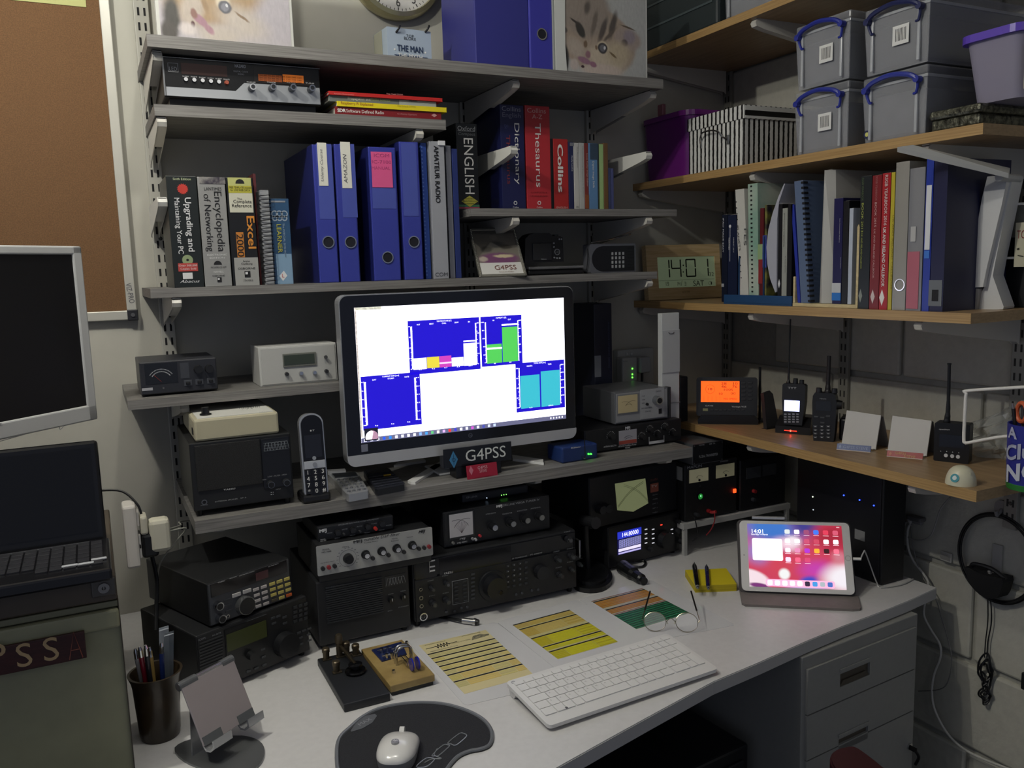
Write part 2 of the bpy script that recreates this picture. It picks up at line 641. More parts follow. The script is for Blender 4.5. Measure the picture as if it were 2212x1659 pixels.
# filing cabinet under the desk
yw = math.radians(4.7)
o0 = dk.at(1733,1396)
fc = FV((o0[0] + .005,o0[1] - .0,0),yw)
wd = fc.at(1987,1310)[0]
r = thing('filing_cabinet','grey steel drawer cabinet under the right of the desk','cabinet',fc.w(wd / 2,0,-.2),yaw=yw)
GC = M('8f8f8b',.45,noise=.04,scale=90)
B(fc).box(0,wd,.02,DZ - .0285,-.42,-.004,.002).out('body',GC,r)
seams = [fc.at(1747,1405)[1],fc.at(1744,1545)[1],fc.at(1744,1700)[1]]
seams = [DZ - .055,seams[1],seams[1] - (DZ - .055 - seams[1]),.03]
for i in range(3):
 zt,zb = seams[i] - .0015,seams[i + 1] + .0015
 # drawer front with a recessed finger pull
 ha,hb = .115,.215
 hz1 = fc.at(1900,1420)[1] if i == 0 else (fc.at(1897,1556)[1] if i == 1 else zb + .12)
 hz0 = hz1 - .030
 b = B(fc)
 x0,x1 = .012,wd - .012
 b.box(x0,ha,zb,zt,-.004,.002)
 b.box(hb,x1,zb,zt,-.004,.002)
 b.box(ha,hb,hz1,zt,-.004,.002)
 b.box(ha,hb,zb,hz0,-.004,.002)
 d_ = b.out('drawer',GC,r)
 B(fc).box(ha,hb,hz0,hz1,-.0045,-.0035).poly([(ha,hz0),(hb,hz0),(hb - .012,hz0 + .012),(ha + .012,hz0 + .012)],-.003,.0005).out('finger_pull',M('4d463c',.6),d_)
 B(fc).box(ha - .002,hb + .002,hz1 + .004,hz1 + .012,.002,.0045,.001).out('label_rim',GC,d_)
la,lb = fc.at(1962,1611)
d_ = B(fc).knob(la,lb,.008,.006,None,0).out('lock',CHROME,r)
B(fc).box(la - .001,la + .001,lb - .008,lb + .004,.006,.022).tube([fc.w(la,lb - .004,.018),fc.w(la + .008,lb - .02,.022),fc.w(la + .012,lb - .045,.012)],.0035).out('key',M('2a2a2a',.4,.5),d_)

# computer tower in the dark under the desk
tp = FV((o0[0] - .14,o0[1] + .10,0),math.radians(6))
r = thing('computer_tower','black computer tower in the dark beside the drawer cabinet','computer',tp.w(.05,0,-.2),yaw=math.radians(6))
B(tp).box(-.09,.10,.03,.47,-.42,0,.006).out('case',M('131417',.4),r)
B(tp).box(-.07,.08,.06,.44,0,.006,.004).out('bezel',M('1c1d21',.35),r)
B(tp).box(.01,.05,.30,.42,.006,.009,.001).out('drive_door',M('3a3c42',.3),r)
B(tp).knob(-.045,.41,.008,.003,None,.006).out('power_button',STEEL,r)
for i in range(4):
 B(tp).box(-.09 + (i % 2) * .16,-.07 + (i % 2) * .16,0,.03,-.05 - (i // 2) * .3,-.03 - (i // 2) * .3).out('foot',BLACK,r)
# ------------------------------------------------------------------ measured crops: pixel readings are given in the current crop
VIEW = [0,0,1]
_ray = ray


def ray(px,py):
 return _ray(VIEW[0] + px / VIEW[2],VIEW[1] + py / VIEW[2])


def view(ox=0,oy=0,s=1):
 VIEW[:] = [ox,oy,s]


def tl(f,x0,y0,x1,y1,h,s,mat,parent,d=.0008,bold=0.,caps=.7,shear=0.):
 """a line of text running from one reading to another on plane f; h is the capital height in the same readings"""
 a0,b0 = f.at(x0,y0,d)
 a1,b1 = f.at(x1,y1,d)
 wid = math.hypot(a1 - a0,b1 - b0)
 k = wid / math.hypot(x1 - x0,y1 - y0)
 ang = math.degrees(math.atan2(b1 - b0,a1 - a0))
 if abs(ang) < 6: ang = 0
 if abs(ang + 90) < 6: ang = -90
 if abs(ang - 90) < 6: ang = 90
 cu = bpy.data.curves.new('t','FONT')
 cu.body = s
 o = bpy.data.objects.new('t',cu)
 me = bpy.data.meshes.new_from_object(o)
 xs = [v.co.x for v in me.vertices]
 w0 = max(xs) - min(xs) if xs else 1
 bpy.data.objects.remove(o)
 bpy.data.meshes.remove(me)
 size = h * k / caps
 return text(f,(a0 + a1) / 2,(b0 + b1) / 2,size,s,mat,parent,rot=ang,d=d,sx=wid / (w0 * size),bold=bold,shear=shear)


def rect(f,x0,y0,x1,y1,mat,parent,name='label',d=0,t=.0008,bev=0,**k):
 """a raised flat piece between two readings (top left, bottom right)"""
 a0,a1,b0,b1 = f.r(x0,y0,x1,y1,d)
 return B(f).box(a0,a1,b0,b1,d,d + t,bev).out(name,mat,parent,**k)


def book(f,xl,xr,yb,xt,yt,z,col,label,group,depth=.17,fr=.0,cat='book',name='book',soft=.35,colm=None):
 """xl xr: left and right of the spine at its foot (reading row yb); (xt, yt): its top left"""
 a0 = f.at(xl,yb)[0]
 a1 = f.at(xr,yb)[0]
 b1 = f.at(xt,yt)[1]
 m = colm or M(col,soft)
 r = thing(name,label,cat,f.w((a0 + a1) / 2,z,-depth / 2),group)
 t = min(.0022,(a1 - a0) * .2)
 b = B(f).box(a0,a1,z,b1,-t,0,.001)
 b.box(a0,a0 + t,z,b1,-depth,-t).box(a1 - t,a1,z,b1,-depth,-t)
 b.out('cover',m,r)
 B(f).box(a0 + t,a1 - t,z + .003,b1 - .003,-depth + .003,-t).out('pages',M('cfc8b4',.8,noise=.15,scale=4,stretch=(200,1,1)),r)
 return r


A3 = (340,280,3.16)
S3Z = 1.499
f3 = FB(1.853)
G3 = 'computer manuals on the binder shelf'
view(*A3)
r = book(f3,118,322,1068,80,315,S3Z,'1e2322','thick black computer upgrading manual with a red starburst, leftmost book',G3)
tl(f3,105,338,228,338,17,'Sixth Edition',M('c9d2a8'),r)
a,b = f3.at(172,405)
pts = [(a + (.0112 if i % 2 else .0085) * math.cos(i * PI / 16),b + (.0112 if i % 2 else .0085) * math.sin(i * PI / 16)) for i in range(32)]
B(f3).poly(pts,0,.0006).out('starburst',M('c0392f'),r)
tl(f3,205,465,232,832,40,'Upgrading and',PRINT,r,bold=.02)
tl(f3,130,465,160,848,34,'Maintaining Your PC',PRINT,r,bold=.01)
a,b = f3.at(206,890)
B(f3).knob(a,b,.0105,.0006).out('disc_print',M('8d9c74',.3),r)
B(f3).knob(a,b,.0025,.0009).out('disc_hole',INK,r)
rect(f3,140,913,278,965,M('b5453f'),r,'label')
tl(f3,146,928,272,928,14,'Over 300,000',PRINT,r,d=.0014)
tl(f3,158,950,264,950,14,'Copies Sold',PRINT,r,d=.0014)
rect(f3,172,978,242,1018,PRINT,r,'label')
tl(f3,155,1036,285,1036,20,'Abacus',PRINT,r,shear=.3)
r = book(f3,328,512,1068,282,322,S3Z,'8f8f8d','grey networking encyclopedia with dark lettering',G3)
rect(f3,284,322,465,372,M('8d8a86',noise=.9,scale=90,col2='3a3440'),r,'cover_photo')
tl(f3,318,406,436,406,22,'LANTIMES',INK,r)
tl(f3,405,420,440,830,50,'Encyclopedia',INK,r)
tl(f3,335,438,362,830,44,'of Networking',INK,r)
tl(f3,340,855,475,855,12,'ELECTRONIC',PRINT,r)
tl(f3,358,876,458,876,12,'EDITION',PRINT,r)
a,b = f3.at(412,912)
B(f3).poly([(a + .008 * math.cos(t),b - .003 + .008 * math.sin(t)) for t in [i * PI / 8 for i in range(9)]],0,.0006).out('emblem',INK,r)
tl(f3,365,940,470,940,12,'INCLUDES CD-ROM',INK,r)
tl(f3,385,972,452,972,12,'NOVELL',PRINT,r)
tl(f3,375,998,460,998,12,'OSBORNE',INK,r)
rect(f3,408,1008,440,1040,INK,r,'emblem')
rect(f3,412,1014,426,1026,PRINT,r,'emblem',d=.0009)
r = book(f3,520,700,1064,476,326,S3Z,'17181a','black spreadsheet reference book with yellow and cream top band',G3)
rect(f3,478,326,640,385,M('b9bb74'),r,'band')
a,b = f3.at(562,358)
B(f3).poly([(a + .009 * math.cos(t),b - .003 + .009 * math.sin(t)) for t in [i * PI / 8 for i in range(9)]],.0008,.0014).out('emblem',INK,r)
rect(f3,482,383,645,433,M('b8b23e'),r,'band')
tl(f3,490,396,640,396,14,'FREE TEMPLATES included',INK,r,d=.0014)
tl(f3,498,414,632,414,14,'for LIVE WEB DATA',INK,r,d=.0014)
rect(f3,486,433,656,566,M('c9c7b4'),r,'band')
tl(f3,545,473,578,473,14,'The',INK,r,d=.0014)
tl(f3,518,492,642,492,24,'Complete',INK,r,d=.0014)
tl(f3,508,520,642,520,24,'Reference',INK,r,d=.0014)
tl(f3,622,592,655,810,52,'Excel',M('d48a34'),r,bold=.02)
rect(f3,535,700,598,872,M('c07a30'),r,'band')
tl(f3,552,712,576,866,44,'2000',INK,r,d=.0014)
rect(f3,522,875,698,1060,M('9c9c98'),r,'band')
for y,s,x0,x1 in ((898,'Ivens',585,630),(916,'Carlberg',572,648),(948,'OSBORNE',550,668),(1030,'2TH MIX II',588,652)):
 tl(f3,x0,y,x1,y,14,s,INK,r,d=.0014)
rect(f3,594,966,636,1006,INK,r,'emblem',d=.0009)
rect(f3,600,972,618,988,PRINT,r,'emblem',d=.0018)
r = book(FB(1.90),704,722,1062,645,300,S3Z,'5c2a2c','thin dark book with red top behind the spiral pad',G3)
r = thing('spiral_notebook','wire bound notebook with pale patterned cover','notebook',W_(f3,765,1060))
a0,a1 = f3.at(742,1060)[0],f3.at(802,1060)[0]
b1 = f3.at(705,412)[1]
B(f3).box(a0,a1,S3Z,b1,-.15,0,.001).out('pages',M('a5a7a8',.7,noise=.5,scale=30,stretch=(1,1,4),col2='6c6e74'),r)
bm_ = B(f3)
k = S3Z + .008
while k < b1 - .004:
 bm_.tube([f3.w(a1 + .001,k,-.012),f3.w(a1 + .002,k + .001,.002),f3.w((a0 + a1) / 2,k,.0045),f3.w(a0 - .001,k - .001,.002),f3.w(a0 - .001,k,-.01)],.0008,5)
 k += .0085
bm_.out('wire_binding',M('202024',.3,.8),r,kind='stuff')
r = book(FB(1.86),802,932,1056,772,470,S3Z,'2f5072','blue learner driver book with white diamond at its foot',G3)
fL = FB(1.86)
rect(fL,808,850,928,1052,M('7e9cb6'),r,'band')
rect(fL,774,485,872,497,M('8c9096'),r,'band')
for x in (800,832,866):
 a,b = fL.at(x,576)
 B(fL).ring(a,b,.0075,.005,0,.0006,16).ring(a,b - .009,.006,.0035,0,.0006,16).out('ring_emblem',M('93a0ae'),r)
tl(fL,822,645,842,838,30,'LEARNER',M('a8a648'),r,bold=.02)
tl(fL,858,640,876,870,12,'The OFFICIAL DVD-ROM',M('9fb0be'),r)
a,b = fL.at(858,998)
B(fL).poly([(a - .008,b),(a + .002,b + .011),(a + .009,b),(a - .001,b - .011)],.0006,.0012).out('learner_plate',PRINT,r)
tx(fL,858,998,.011,'L',M('b8322a'),r,d=.0015)

# lever arch binders
BLU = M('363e98',.35)
BLUD = M('1d2360',.35)
GB = 'blue lever arch binders on the binder shelf'


def binder(label,xl,xr,xt,yt,ring,pocket,lab=None,paper='d9d8cc',D=1.85,depth=.285):
 f = FB(D)
 a0,a1 = f.at(xl,1046)[0],f.at(xr,1046)[0]
 b1 = f.at(xt,yt)[1]
 r = thing('binder',label,'binder',f.w((a0 + a1) / 2,S3Z,-depth / 2),GB)
 B(f).box(a0 + .001,a1 - .001,S3Z,b1,-.004,0,.002).out('spine',BLU,r)
 B(f).box(a0,a0 + .003,S3Z,b1,-depth,-.002).box(a1 - .003,a1,S3Z,b1,-depth,-.002).out('cover_boards',BLUD,r)
 B(f).box(a0 + .003,a1 - .003,S3Z + .006,b1 - .012,-depth + .01,-.02).out('papers',M('bdb9ac',.8,noise=.2,scale=3,stretch=(300,1,1)),r)
 a,b = f.at(*ring)
 g = B(f).ring(a,b,.0135,.0112,0,.0022).out('finger_ring',CHROME,r)
 B(f).knob(a,b,.0113,.0009).out('finger_hole',M('0c0e1c',.8),r)
 p0,p1,q0,q1 = f.r(*pocket)
 p = B(f).box(p0,p1,q0,q1,0,.0006).out('label_pocket',M('4a55a4',.25),r)
 if lab:
  x0,x1,y0,y1 = f.r(*lab,d=.001)
  B(f).box(x0,x1,y0,y1,.0008,.0015).out('paper_label',M(paper,.8),r)
 return r,f


r,f = binder('blue lever arch binder with a white handwritten course label',1108,1245,1048,100,(1166,768),(1080,95,1215,610),(1088,88,1168,384))
tl(f,1128,355,1116,135,20,'Udemy Course',M('6a6a70'),r,d=.0018,shear=.2)
r,f = binder('blue lever arch binder with a white label in handwritten capitals',1255,1390,1208,98,(1318,768),(1240,95,1368,600),(1246,82,1330,400))
tl(f,1296,365,1272,170,26,'AMAZON',M('4a4a52'),r,d=.0018,shear=.15)
r,f = binder('wide blue lever arch binder with a pink sticky note',1482,1668,1418,115,(1571,872),(1465,398,1632,540),(1456,150,1608,396),'d8568c')
tl(f,1478,178,1582,178,22,'ICOM',M('a83a70'),r,d=.0018)
tl(f,1465,222,1595,222,22,'IC-7100',M('a83a70'),r,d=.0018)
tl(f,1462,264,1588,264,20,'MANUAL',M('a83a70'),r,d=.0018)
r,f = binder('blue lever arch binder without label, right of the pink note',1690,1822,1645,80,(1750,766),(1660,90,1785,590))
r = book(FB(1.87),1835,1872,1026,1790,88,S3Z,'2c4a9a','blue ribbed plastic folder left of the grey magazine file','slim folders on the binder shelf',depth=.25,cat='folder',name='folder')
fb = FB(1.87)
a,b0 = fb.at(1838,1015)
b = B(fb)
for i in range(34):
 b.knob(a + .001,S3Z + .01 + i * .0088,.0018,.0012,None,0,8)
b.out('ribs',M('5a78c0',.3),r,kind='stuff')
f = FB(1.86)
r = book(f,1893,1992,1022,1870,78,S3Z,'9c9ea4','grey amateur radio magazine binder with black capitals','slim folders on the binder shelf',depth=.24,cat='folder',name='folder')
rect(f,1912,76,1962,110,M('d5d6d8',.3),r,'clip',t=.004,bev=.001)
tl(f,1900,112,1914,500,34,'AMATEUR RADIO',INK,r,bold=.02)
tl(f,1898,990,1982,990,24,'COM',M('3a3a3e'),r)
r = book(FB(1.87),2002,2036,1020,1968,108,S3Z,'74767f','slim grey folder right of the magazine binder','slim folders on the binder shelf',depth=.22,cat='folder',name='folder')
r = book(FB(1.87),2042,2078,1018,2010,130,S3Z,'27346e','slim navy folder rightmost on the binder shelf','slim folders on the binder shelf',depth=.2,cat='folder',name='folder')

# ------------------------------------------------------------------ dictionary shelf
view(960,160,3.4556)
Z4 = 1.661
f4 = FB(1.93)
G4 = 'reference books on the small shelf'


def bk4(f,xl,xr,xt,yt,col,label,**k):
 return book(f,xl,xr,1008,xt,yt,Z4,col,label,G4,**k)


fo = FB(1.912)
r = bk4(fo,108,262,92,365,'121518','black compact English dictionary with tall white title',depth=.15)
tl(fo,98,408,228,408,30,'Oxford',M('8a8c8e'),r)
rect(fo,98,424,226,427,M('8a8c8e'),r,'rule')
tl(fo,100,448,226,448,20,'Compact',M('6c6e70'),r,shear=.2)
tl(fo,175,478,186,895,78,'ENGLISH',WHITE,r)
a,b = fo.at(188,950)
B(fo).poly([(a - .022,b),(a,b + .0135),(a + .022,b),(a,b - .0135)],.0008,.0014).out('diamond_print',M('bdb648'),r)
tl(fo,160,930,216,930,9,'Includes',INK,r,d=.0018)
tl(fo,138,948,240,948,9,'Ready Reference',INK,r,d=.0018)
tl(fo,155,966,222,966,9,'supplement',INK,r,d=.0018)
rect(fo,108,975,262,992,M('3c7a58'),r,'band')
rect(fo,108,992,262,1006,M('a84a60'),r,'band',t=.0009)
f4d = FB(1.93)
r = bk4(f4d,436,610,430,225,'1b1f4c','large navy English dictionary and thesaurus',depth=.16)
tl(f4d,428,262,568,262,30,'Collins',M('8e90a0'),r)
tl(f4d,432,308,568,308,30,'English',M('70728a'),r)
tl(f4d,540,362,548,820,42,'Dictionary',WHITE,r)
tl(f4d,458,372,464,410,36,'&',M('3a3f6a'),r)
tl(f4d,470,455,486,822,34,'Thesaurus',M('80323a'),r)
a,b = f4d.at(530,962)
B(f4).ring(a,b,.005,.0032,0,.0006,16).out('emblem',PRINT,r)
tl(f4d,512,995,556,995,10,'Collins',PRINT,r)
fq = F(f4d.w(f4d.at(440,1008)[0],0,0),(0,-1,0),(0,0,1))
rect(fq,352,925,410,998,M('9aa0a4'),r,'barcode_label')
for i in range(7):
 rect(fq,358 + i * 7,935,361 + i * 7,975,INK,r,'bar',d=.0009)
r = bk4(f4,620,800,612,232,'b53038','large red thesaurus with white title')
tl(f4,618,275,756,275,30,'Collins',M('d8a8a4'),r)
tl(f4,655,320,730,320,28,'A-Z',M('d8a8a4'),r)
tl(f4,695,368,704,845,50,'Thesaurus',WHITE,r)
tl(f4,645,885,768,885,10,'COMPLETE &',M('7a1c22'),r)
tl(f4,642,912,770,912,10,'UNABRIDGED',M('7a1c22'),r)
a,b = f4.at(708,962)
B(f4).ring(a,b,.005,.0032,0,.0006,16).out('emblem',PRINT,r)
tl(f4,690,995,732,995,10,'Collins',PRINT,r)
r = bk4(f4,802,820,788,482,'151518','thin black book between the two red ones')
r = bk4(f4,822,930,812,482,'ad2c2c','smaller red dictionary with bold white title')
tl(f4,862,528,866,878,46,'Collins',WHITE,r,bold=.03)
tl(f4,838,997,918,997,12,'ENGLISH',M('e0b0ac'),r)
r = bk4(f4,932,970,930,505,'262c52','thin navy paperback right of the smaller red dictionary')
tl(f4,952,610,954,725,12,'Nelly Locke',PRINT,r)
rect(f4,936,512,966,538,M('7c7e84'),r,'band')
r = bk4(f4,972,1010,972,513,'c0bfba','white slim paperback with faint grey lettering')
tl(f4,992,540,992,700,12,'The Photographer',M('8a8a88'),r)
tl(f4,984,992,1002,992,12,'AN',INK,r)
r = bk4(f4,1012,1050,1012,513,'b2b3b0','pale grey slim paperback next to the white one')
tl(f4,1034,540,1034,920,10,'Understanding Exposure in Colour',M('90908c'),r)
r = bk4(f4,1051,1080,1050,515,'7a3430','rusty red slim paperback about image editing')
tl(f4,1066,590,1067,840,12,'Scott Kelby Image Editor',M('d0b0a8'),r)
rect(f4,1052,900,1079,1004,M('8a5030'),r,'band')
r = bk4(f4,1082,1148,1084,515,'5f86b0','light blue photography book')
rect(f4,1086,517,1146,640,M('38485a'),r,'band')
tl(f4,1112,650,1114,850,16,'Digital Image Skills',WHITE,r)
r = bk4(f4,1150,1160,1152,522,'303830','very thin dark green booklet')
r = bk4(f4,1160,1192,1164,522,'9cbc7e','light green slim booklet')
r = bk4(f4,1194,1226,1196,514,'6e5236','brown slim book right of the light green booklet')
r = bk4(f4,1228,1246,1232,700,'3c4468','short dark blue booklet at the right end of the row')
r = bk4(f4,1248,1266,1252,704,'4a507c','short violet booklet, last in the row')

# ------------------------------------------------------------------ clock radio shelf
view(340,0,2.989)
Z2 = 1.859
f2 = FB(1.855)
a0,a1,b0,b1 = f2.r(25,368,1055,640)
a1 = f2.at(1058,655)[0]
b1 = f2.at(25,365)[1]
bb = f2.at(55,605)[1]
r = thing('clock_radio','long black and silver vintage digital clock radio','clock radio',f2.w((a0 + a1) / 2,Z2,-.1))
B(f2).box(a0,a1,bb - .006,b1,-.2,0,.003).out('case',M('26241f',.5),r)
B(f2).box(a0 + .01,a1 - .01,Z2,bb - .006,-.18,-.012).out('foot_block',BLACK,r)
B(f2).box(a0 + .003,a1 - .003,bb - .004,b1 - .002,0,.002).out('front_panel',BLACKG,r)
q = f2.at
hh = q(60,575)[1] - q(60,603)[1]
xm0,xm1 = q(505,600)[0],q(560,560)[0]
B(f2).poly([(a0 + .004,bb - .004),(a1 - .003,bb - .004),(a1 - .003,bb + .030),(xm1,bb + .030),(xm0,bb + .013),(a0 + .004,bb + .013)],.002,.004).out('silver_trim',M('b9bcbe',.25,.6),r)
B(f2).box(a0,a0 + .003,bb - .004,b1,0,.004).box(a0,a1,b1 - .0015,b1,0,.004).out('bezel',M('8e9092',.3,.7),r)
rect(f2,150,405,452,498,M('3c2019',.3,emit=.12),r,'time_display',d=.002)
tl(f2,76,445,126,445,26,'LED',PRINT,r,d=.003)
a,b = q(100,437)
B(f2).box(a - .0095,a + .0095,b - .0085,b - .0078,.002,.0026).box(a - .0095,a + .0095,b + .0078,b + .0085,.002,.0026).box(a - .0095,a - .0088,b - .008,b + .008,.002,.0026).box(a + .0088,a + .0095,b - .008,b + .008,.002,.0026).out('logo_frame',PRINT,r)
for i,(x,s) in enumerate(((182,'SLUMBER'),(236,'FAST'),(290,'SLOW'),(343,'AUTO'),(395,'SLEEP'),(446,'MINUTE'))):
 y = 516 + i * 4
 a,b = q(x,y)
 B(f2).knob(a,b,.0048,.006,.0038,.002).out('push_button',CHROME if i < 5 else M('a0503c',.3),r)
 tl(f2,x - 20,y - 23,x + 20,y - 23,7,s,PRINT,r,d=.003)
tl(f2,500,428,570,430,20,'HAZARD',PRINT,r,d=.003,bold=.03)
tl(f2,492,462,585,464,10,'DIGITAL CLOCK',PRINT,r,d=.003)
tl(f2,520,480,560,480,10,'RADIO',PRINT,r,d=.003)
rect(f2,618,428,990,556,M('201a16',.3),r,'tuning_window',d=.002)
rect(f2,650,478,806,532,M('8a4418',.4,emit=.35),r,'tuning_scale',d=.003)
rect(f2,808,480,945,538,M('b8601c',.4,emit=.45),r,'tuning_scale',d=.003)
for y in (492,508,522):
 tl(f2,660,y,930,y + 5,8,'54 60 70 80 90 100 120 140 160',M('50280c'),r,d=.0042)
for x,y,s in ((605,575,'FM-AM-OFF'),(735,575,'VOLUME'),(863,577,'FINE TUNE'),(984,582,'TUNE')):
 a,b = q(x,y)
 k = B(f2).knob(a,b,.0075,.020,.0065,.004,20).out('knob',M('4c4e50',.2,.8),r)
 B(f2).ring(a,b,.0065,.0042,.024,.0252,20).out('knob_ring',CHROME,k)
 tl(f2,x - 28,y - 44,x + 28,y - 44,8,s,PRINT,r,d=.0032)

# flat booklets stacked on the clock radio shelf
GS = 'flat booklets stacked on the short shelf'
fs = FB(1.85)


def flat(label,x0,y0,x1,y1,zb,th,col,d=0,yaw=0,depth=.24,matx=None):
 a0 = fs.at(x0,y0)[0]
 a1 = fs.at(x1,y1)[0]
 r = thing('booklet',label,'book',fs.w((a0 + a1) / 2,zb,-.12),GS)
 B(fs).box(a0,a1,zb,zb + th,-.003 + d,d,.001).box(a0,a1,zb,zb + .001,-depth,d).box(a0,a1,zb + th - .001,zb + th,-depth,d).out('cover',M(col,.3),r)
 B(fs).box(a0 + .002,a1 - .002,zb + .001,zb + th - .001,-depth + .003,d - .003).out('pages',M('d8d4c6',.8),r)
 return r


t4 = fs.at(1150,690)[1]
r = flat('dark red software radio booklet at the bottom of the stack',1148,735,1835,775,Z2,.0165,'7c1f22')
tl(fs,1163,712,1215,716,20,'SDR',WHITE,r,bold=.04)
tl(fs,1220,718,1462,727,20,'Software Defined Radio',WHITE,r)
tl(fs,1550,735,1675,741,10,'for Amateur Operators',M('b88080'),r)
a,b = fs.at(1787,745)
B(fs).poly([(a - .007,b),(a,b + .004),(a + .007,b),(a,b - .004)],0,.0006).out('diamond_print',M('c0908c'),r)
r = flat('bright yellow computing booklet second from the bottom',1158,690,1864,720,Z2 + .0167,.0105,'e0cc22',.004)
tl(fs,1185,664,1392,676,17,'Raspberry Pi Explained',M('a05a20'),r,d=.0048)
tl(fs,1550,684,1670,690,10,'Mike Richards G4WNC',M('a89828'),r,d=.0048)
r = flat('grey propagation booklet under the red one',1112,640,1805,668,Z2 + .0274,.0125,'6e7470',-.004)
B(fs).box(fs.at(1565,650)[0],fs.at(1803,660)[0],Z2 + .0280,Z2 + .0394,-.004,-.0035).out('band',M('9aa19c'),r)
tl(fs,1230,636,1375,642,17,'Propagation and',M('d8dcd0'),r,d=-.003)
tl(fs,1380,642,1502,648,17,'Radio Science',M('a8b878'),r,d=-.003)
tl(fs,1628,652,1678,654,10,'Nichols',INK,r,d=-.003)
r = flat('thin bright red booklet on top of the stack',1105,612,1838,622,Z2 + .0401,.0075,'c02a26',.002)
tl(fs,1140,607,1270,609,9,'Antenna Experiments',M('e0908c'),r,d=.0028)
tl(fs,1480,608,1585,611,9,'Peter Dodd G3LDO',M('e0908c'),r,d=.0028)

# ------------------------------------------------------------------ on and above the top shelf
Z1 = 1.981


def poster(label,f,x0,x1,yb,hgt,m,tilt=0,extra=None):
 a0,a1 = f.at(x0,yb)[0],f.at(x1,yb)[0]
 r = thing('kitten_picture',label,'picture',f.w((a0 + a1) / 2,Z1,-.01),'kitten pictures on the top shelf')
 B(f).box(a0,a1,Z1,Z1 + hgt,-.022,0,.001).out('canvas',M('c4c4be',.7),r)
 sheet(f,a0 + .006,a1 - .006,Z1 + .001,Z1 + hgt - .006,.0,'kitten_print',m,r)
 return r,a0,a1


km1 = blobs('kitten_a','b5afb4',[
 (.42,.42,.50,.36,20,.35,'a88f70'),(.30,.62,.30,.25,0,.8,'a08868'),(.55,.50,.16,.20,-30,.9,'98805f'),(.62,.16,.30,.16,-20,.8,'c0b6ac'),(.44,.06,.26,.09,0,.7,'bcb2a8'),
 (.09,.16,.09,.20,0,.6,'4a4844'),(.06,.05,.08,.10,0,.5,'504c48'),(.24,.22,.12,.16,-30,.6,'b8aca0'),(.30,.145,.075,.035,-38,.4,'a5808c'),(.255,.19,.03,.05,20,.5,'8c6a62'),(.24,.115,.02,.03,0,.5,'5c3c40'),
 (.36,.09,.06,.03,-40,.5,'a8848e'),(.20,.08,.08,.06,0,.6,'cfc6c2'),(.48,.285,.075,.062,0,.5,'d8ccb8'),(.49,.26,.062,.05,-10,.3,'66666c'),(.49,.26,.038,.034,0,.4,'85868e'),(.505,.27,.013,.013,0,.3,'d0d0d4'),
 (.62,.20,.085,.014,-32,.6,'8a7660'),(.34,.26,.03,.09,15,.7,'9a8266'),(.45,.38,.12,.02,20,.8,'9a8468')],distort=.03,fur=.22,rough=.5)
f1 = FB(1.835)
r,_,_ = poster('large kitten picture at the left end of the top shelf',f1,5,882,262,.28,km1)
km2 = blobs('kitten_b','a9aaa8',[
 (.40,.42,.52,.42,-28,.12,'9c8d7e'),(.28,.75,.34,.36,0,.3,'8d8278'),(.78,.47,.20,.16,-20,.35,'9a8c84'),(.80,.50,.10,.12,0,.6,'8a8088'),(.74,.42,.05,.06,0,.5,'5c5254'),(.78,.615,.12,.014,-14,.5,'5a4e40'),
 (.60,.62,.05,.24,-14,.6,'524b46'),(.48,.55,.045,.22,-18,.6,'544c48'),(.38,.62,.04,.22,-12,.6,'6a6058'),(.56,.50,.03,.18,-40,.7,'5e544c'),(.30,.80,.05,.12,-10,.7,'5c544e'),
 (.52,.20,.30,.20,-20,.5,'b8ab98'),(.66,.28,.20,.20,0,.6,'b0a28a'),(.46,.06,.32,.10,0,.5,'bcaea4'),(.16,.30,.12,.18,30,.6,'a89c90'),(.02,.17,.07,.20,0,.35,'3c3b39'),(.03,.50,.05,.05,0,.5,'5a5450'),
 (.215,.525,.055,.12,22,.35,'3a3835'),(.165,.605,.10,.018,-35,.5,'3f3a36'),(.475,.345,.075,.085,0,.35,'c2b49c'),(.475,.33,.066,.075,0,.25,'38363a'),(.475,.33,.046,.052,0,.4,'66666c'),(.50,.335,.016,.026,0,.4,'c0c0c4'),
 (.27,.36,.03,.06,0,.5,'6e5a48'),(.30,.235,.04,.06,0,.5,'8a6670'),(.255,.16,.10,.045,-25,.4,'8e6a7c'),(.36,.12,.055,.04,-30,.4,'90687a'),(.235,.085,.025,.02,0,.4,'3e2a2e'),(.40,.33,.02,.04,0,.6,'7a6450'),(.60,.26,.07,.018,-38,.5,'6a5a40'),(.14,.10,.07,.09,0,.5,'b4a8a2')],
 distort=.02,fur=.25,rough=.5)
view(1180,0,8.296)
f1b = FB(1.825)
r,_,_ = poster('tabby kitten picture at the right end of the top shelf',f1b,250,1815,1350,.20,km2)
a0 = f1b.at(165,1290)[0]
a1 = f1b.at(365,1300)[0]
r = thing('card_sleeve','white curled card edge left of the tabby kitten picture','card',f1b.w(a0,Z1,0))
B(f1b).poly([(a0,Z1),(a1,Z1),(a1 - .004,Z1 + .06),(a1 - .002,Z1 + .2),(a0,Z1 + .2)],.001,.003).out('card',M('c9cbc6',.5),r)
B(f1b).box(a0 - .004,a0 - .0005,Z1,Z1 + .2,-.02,.001).out('card_edge',M('8f938f',.5),r)

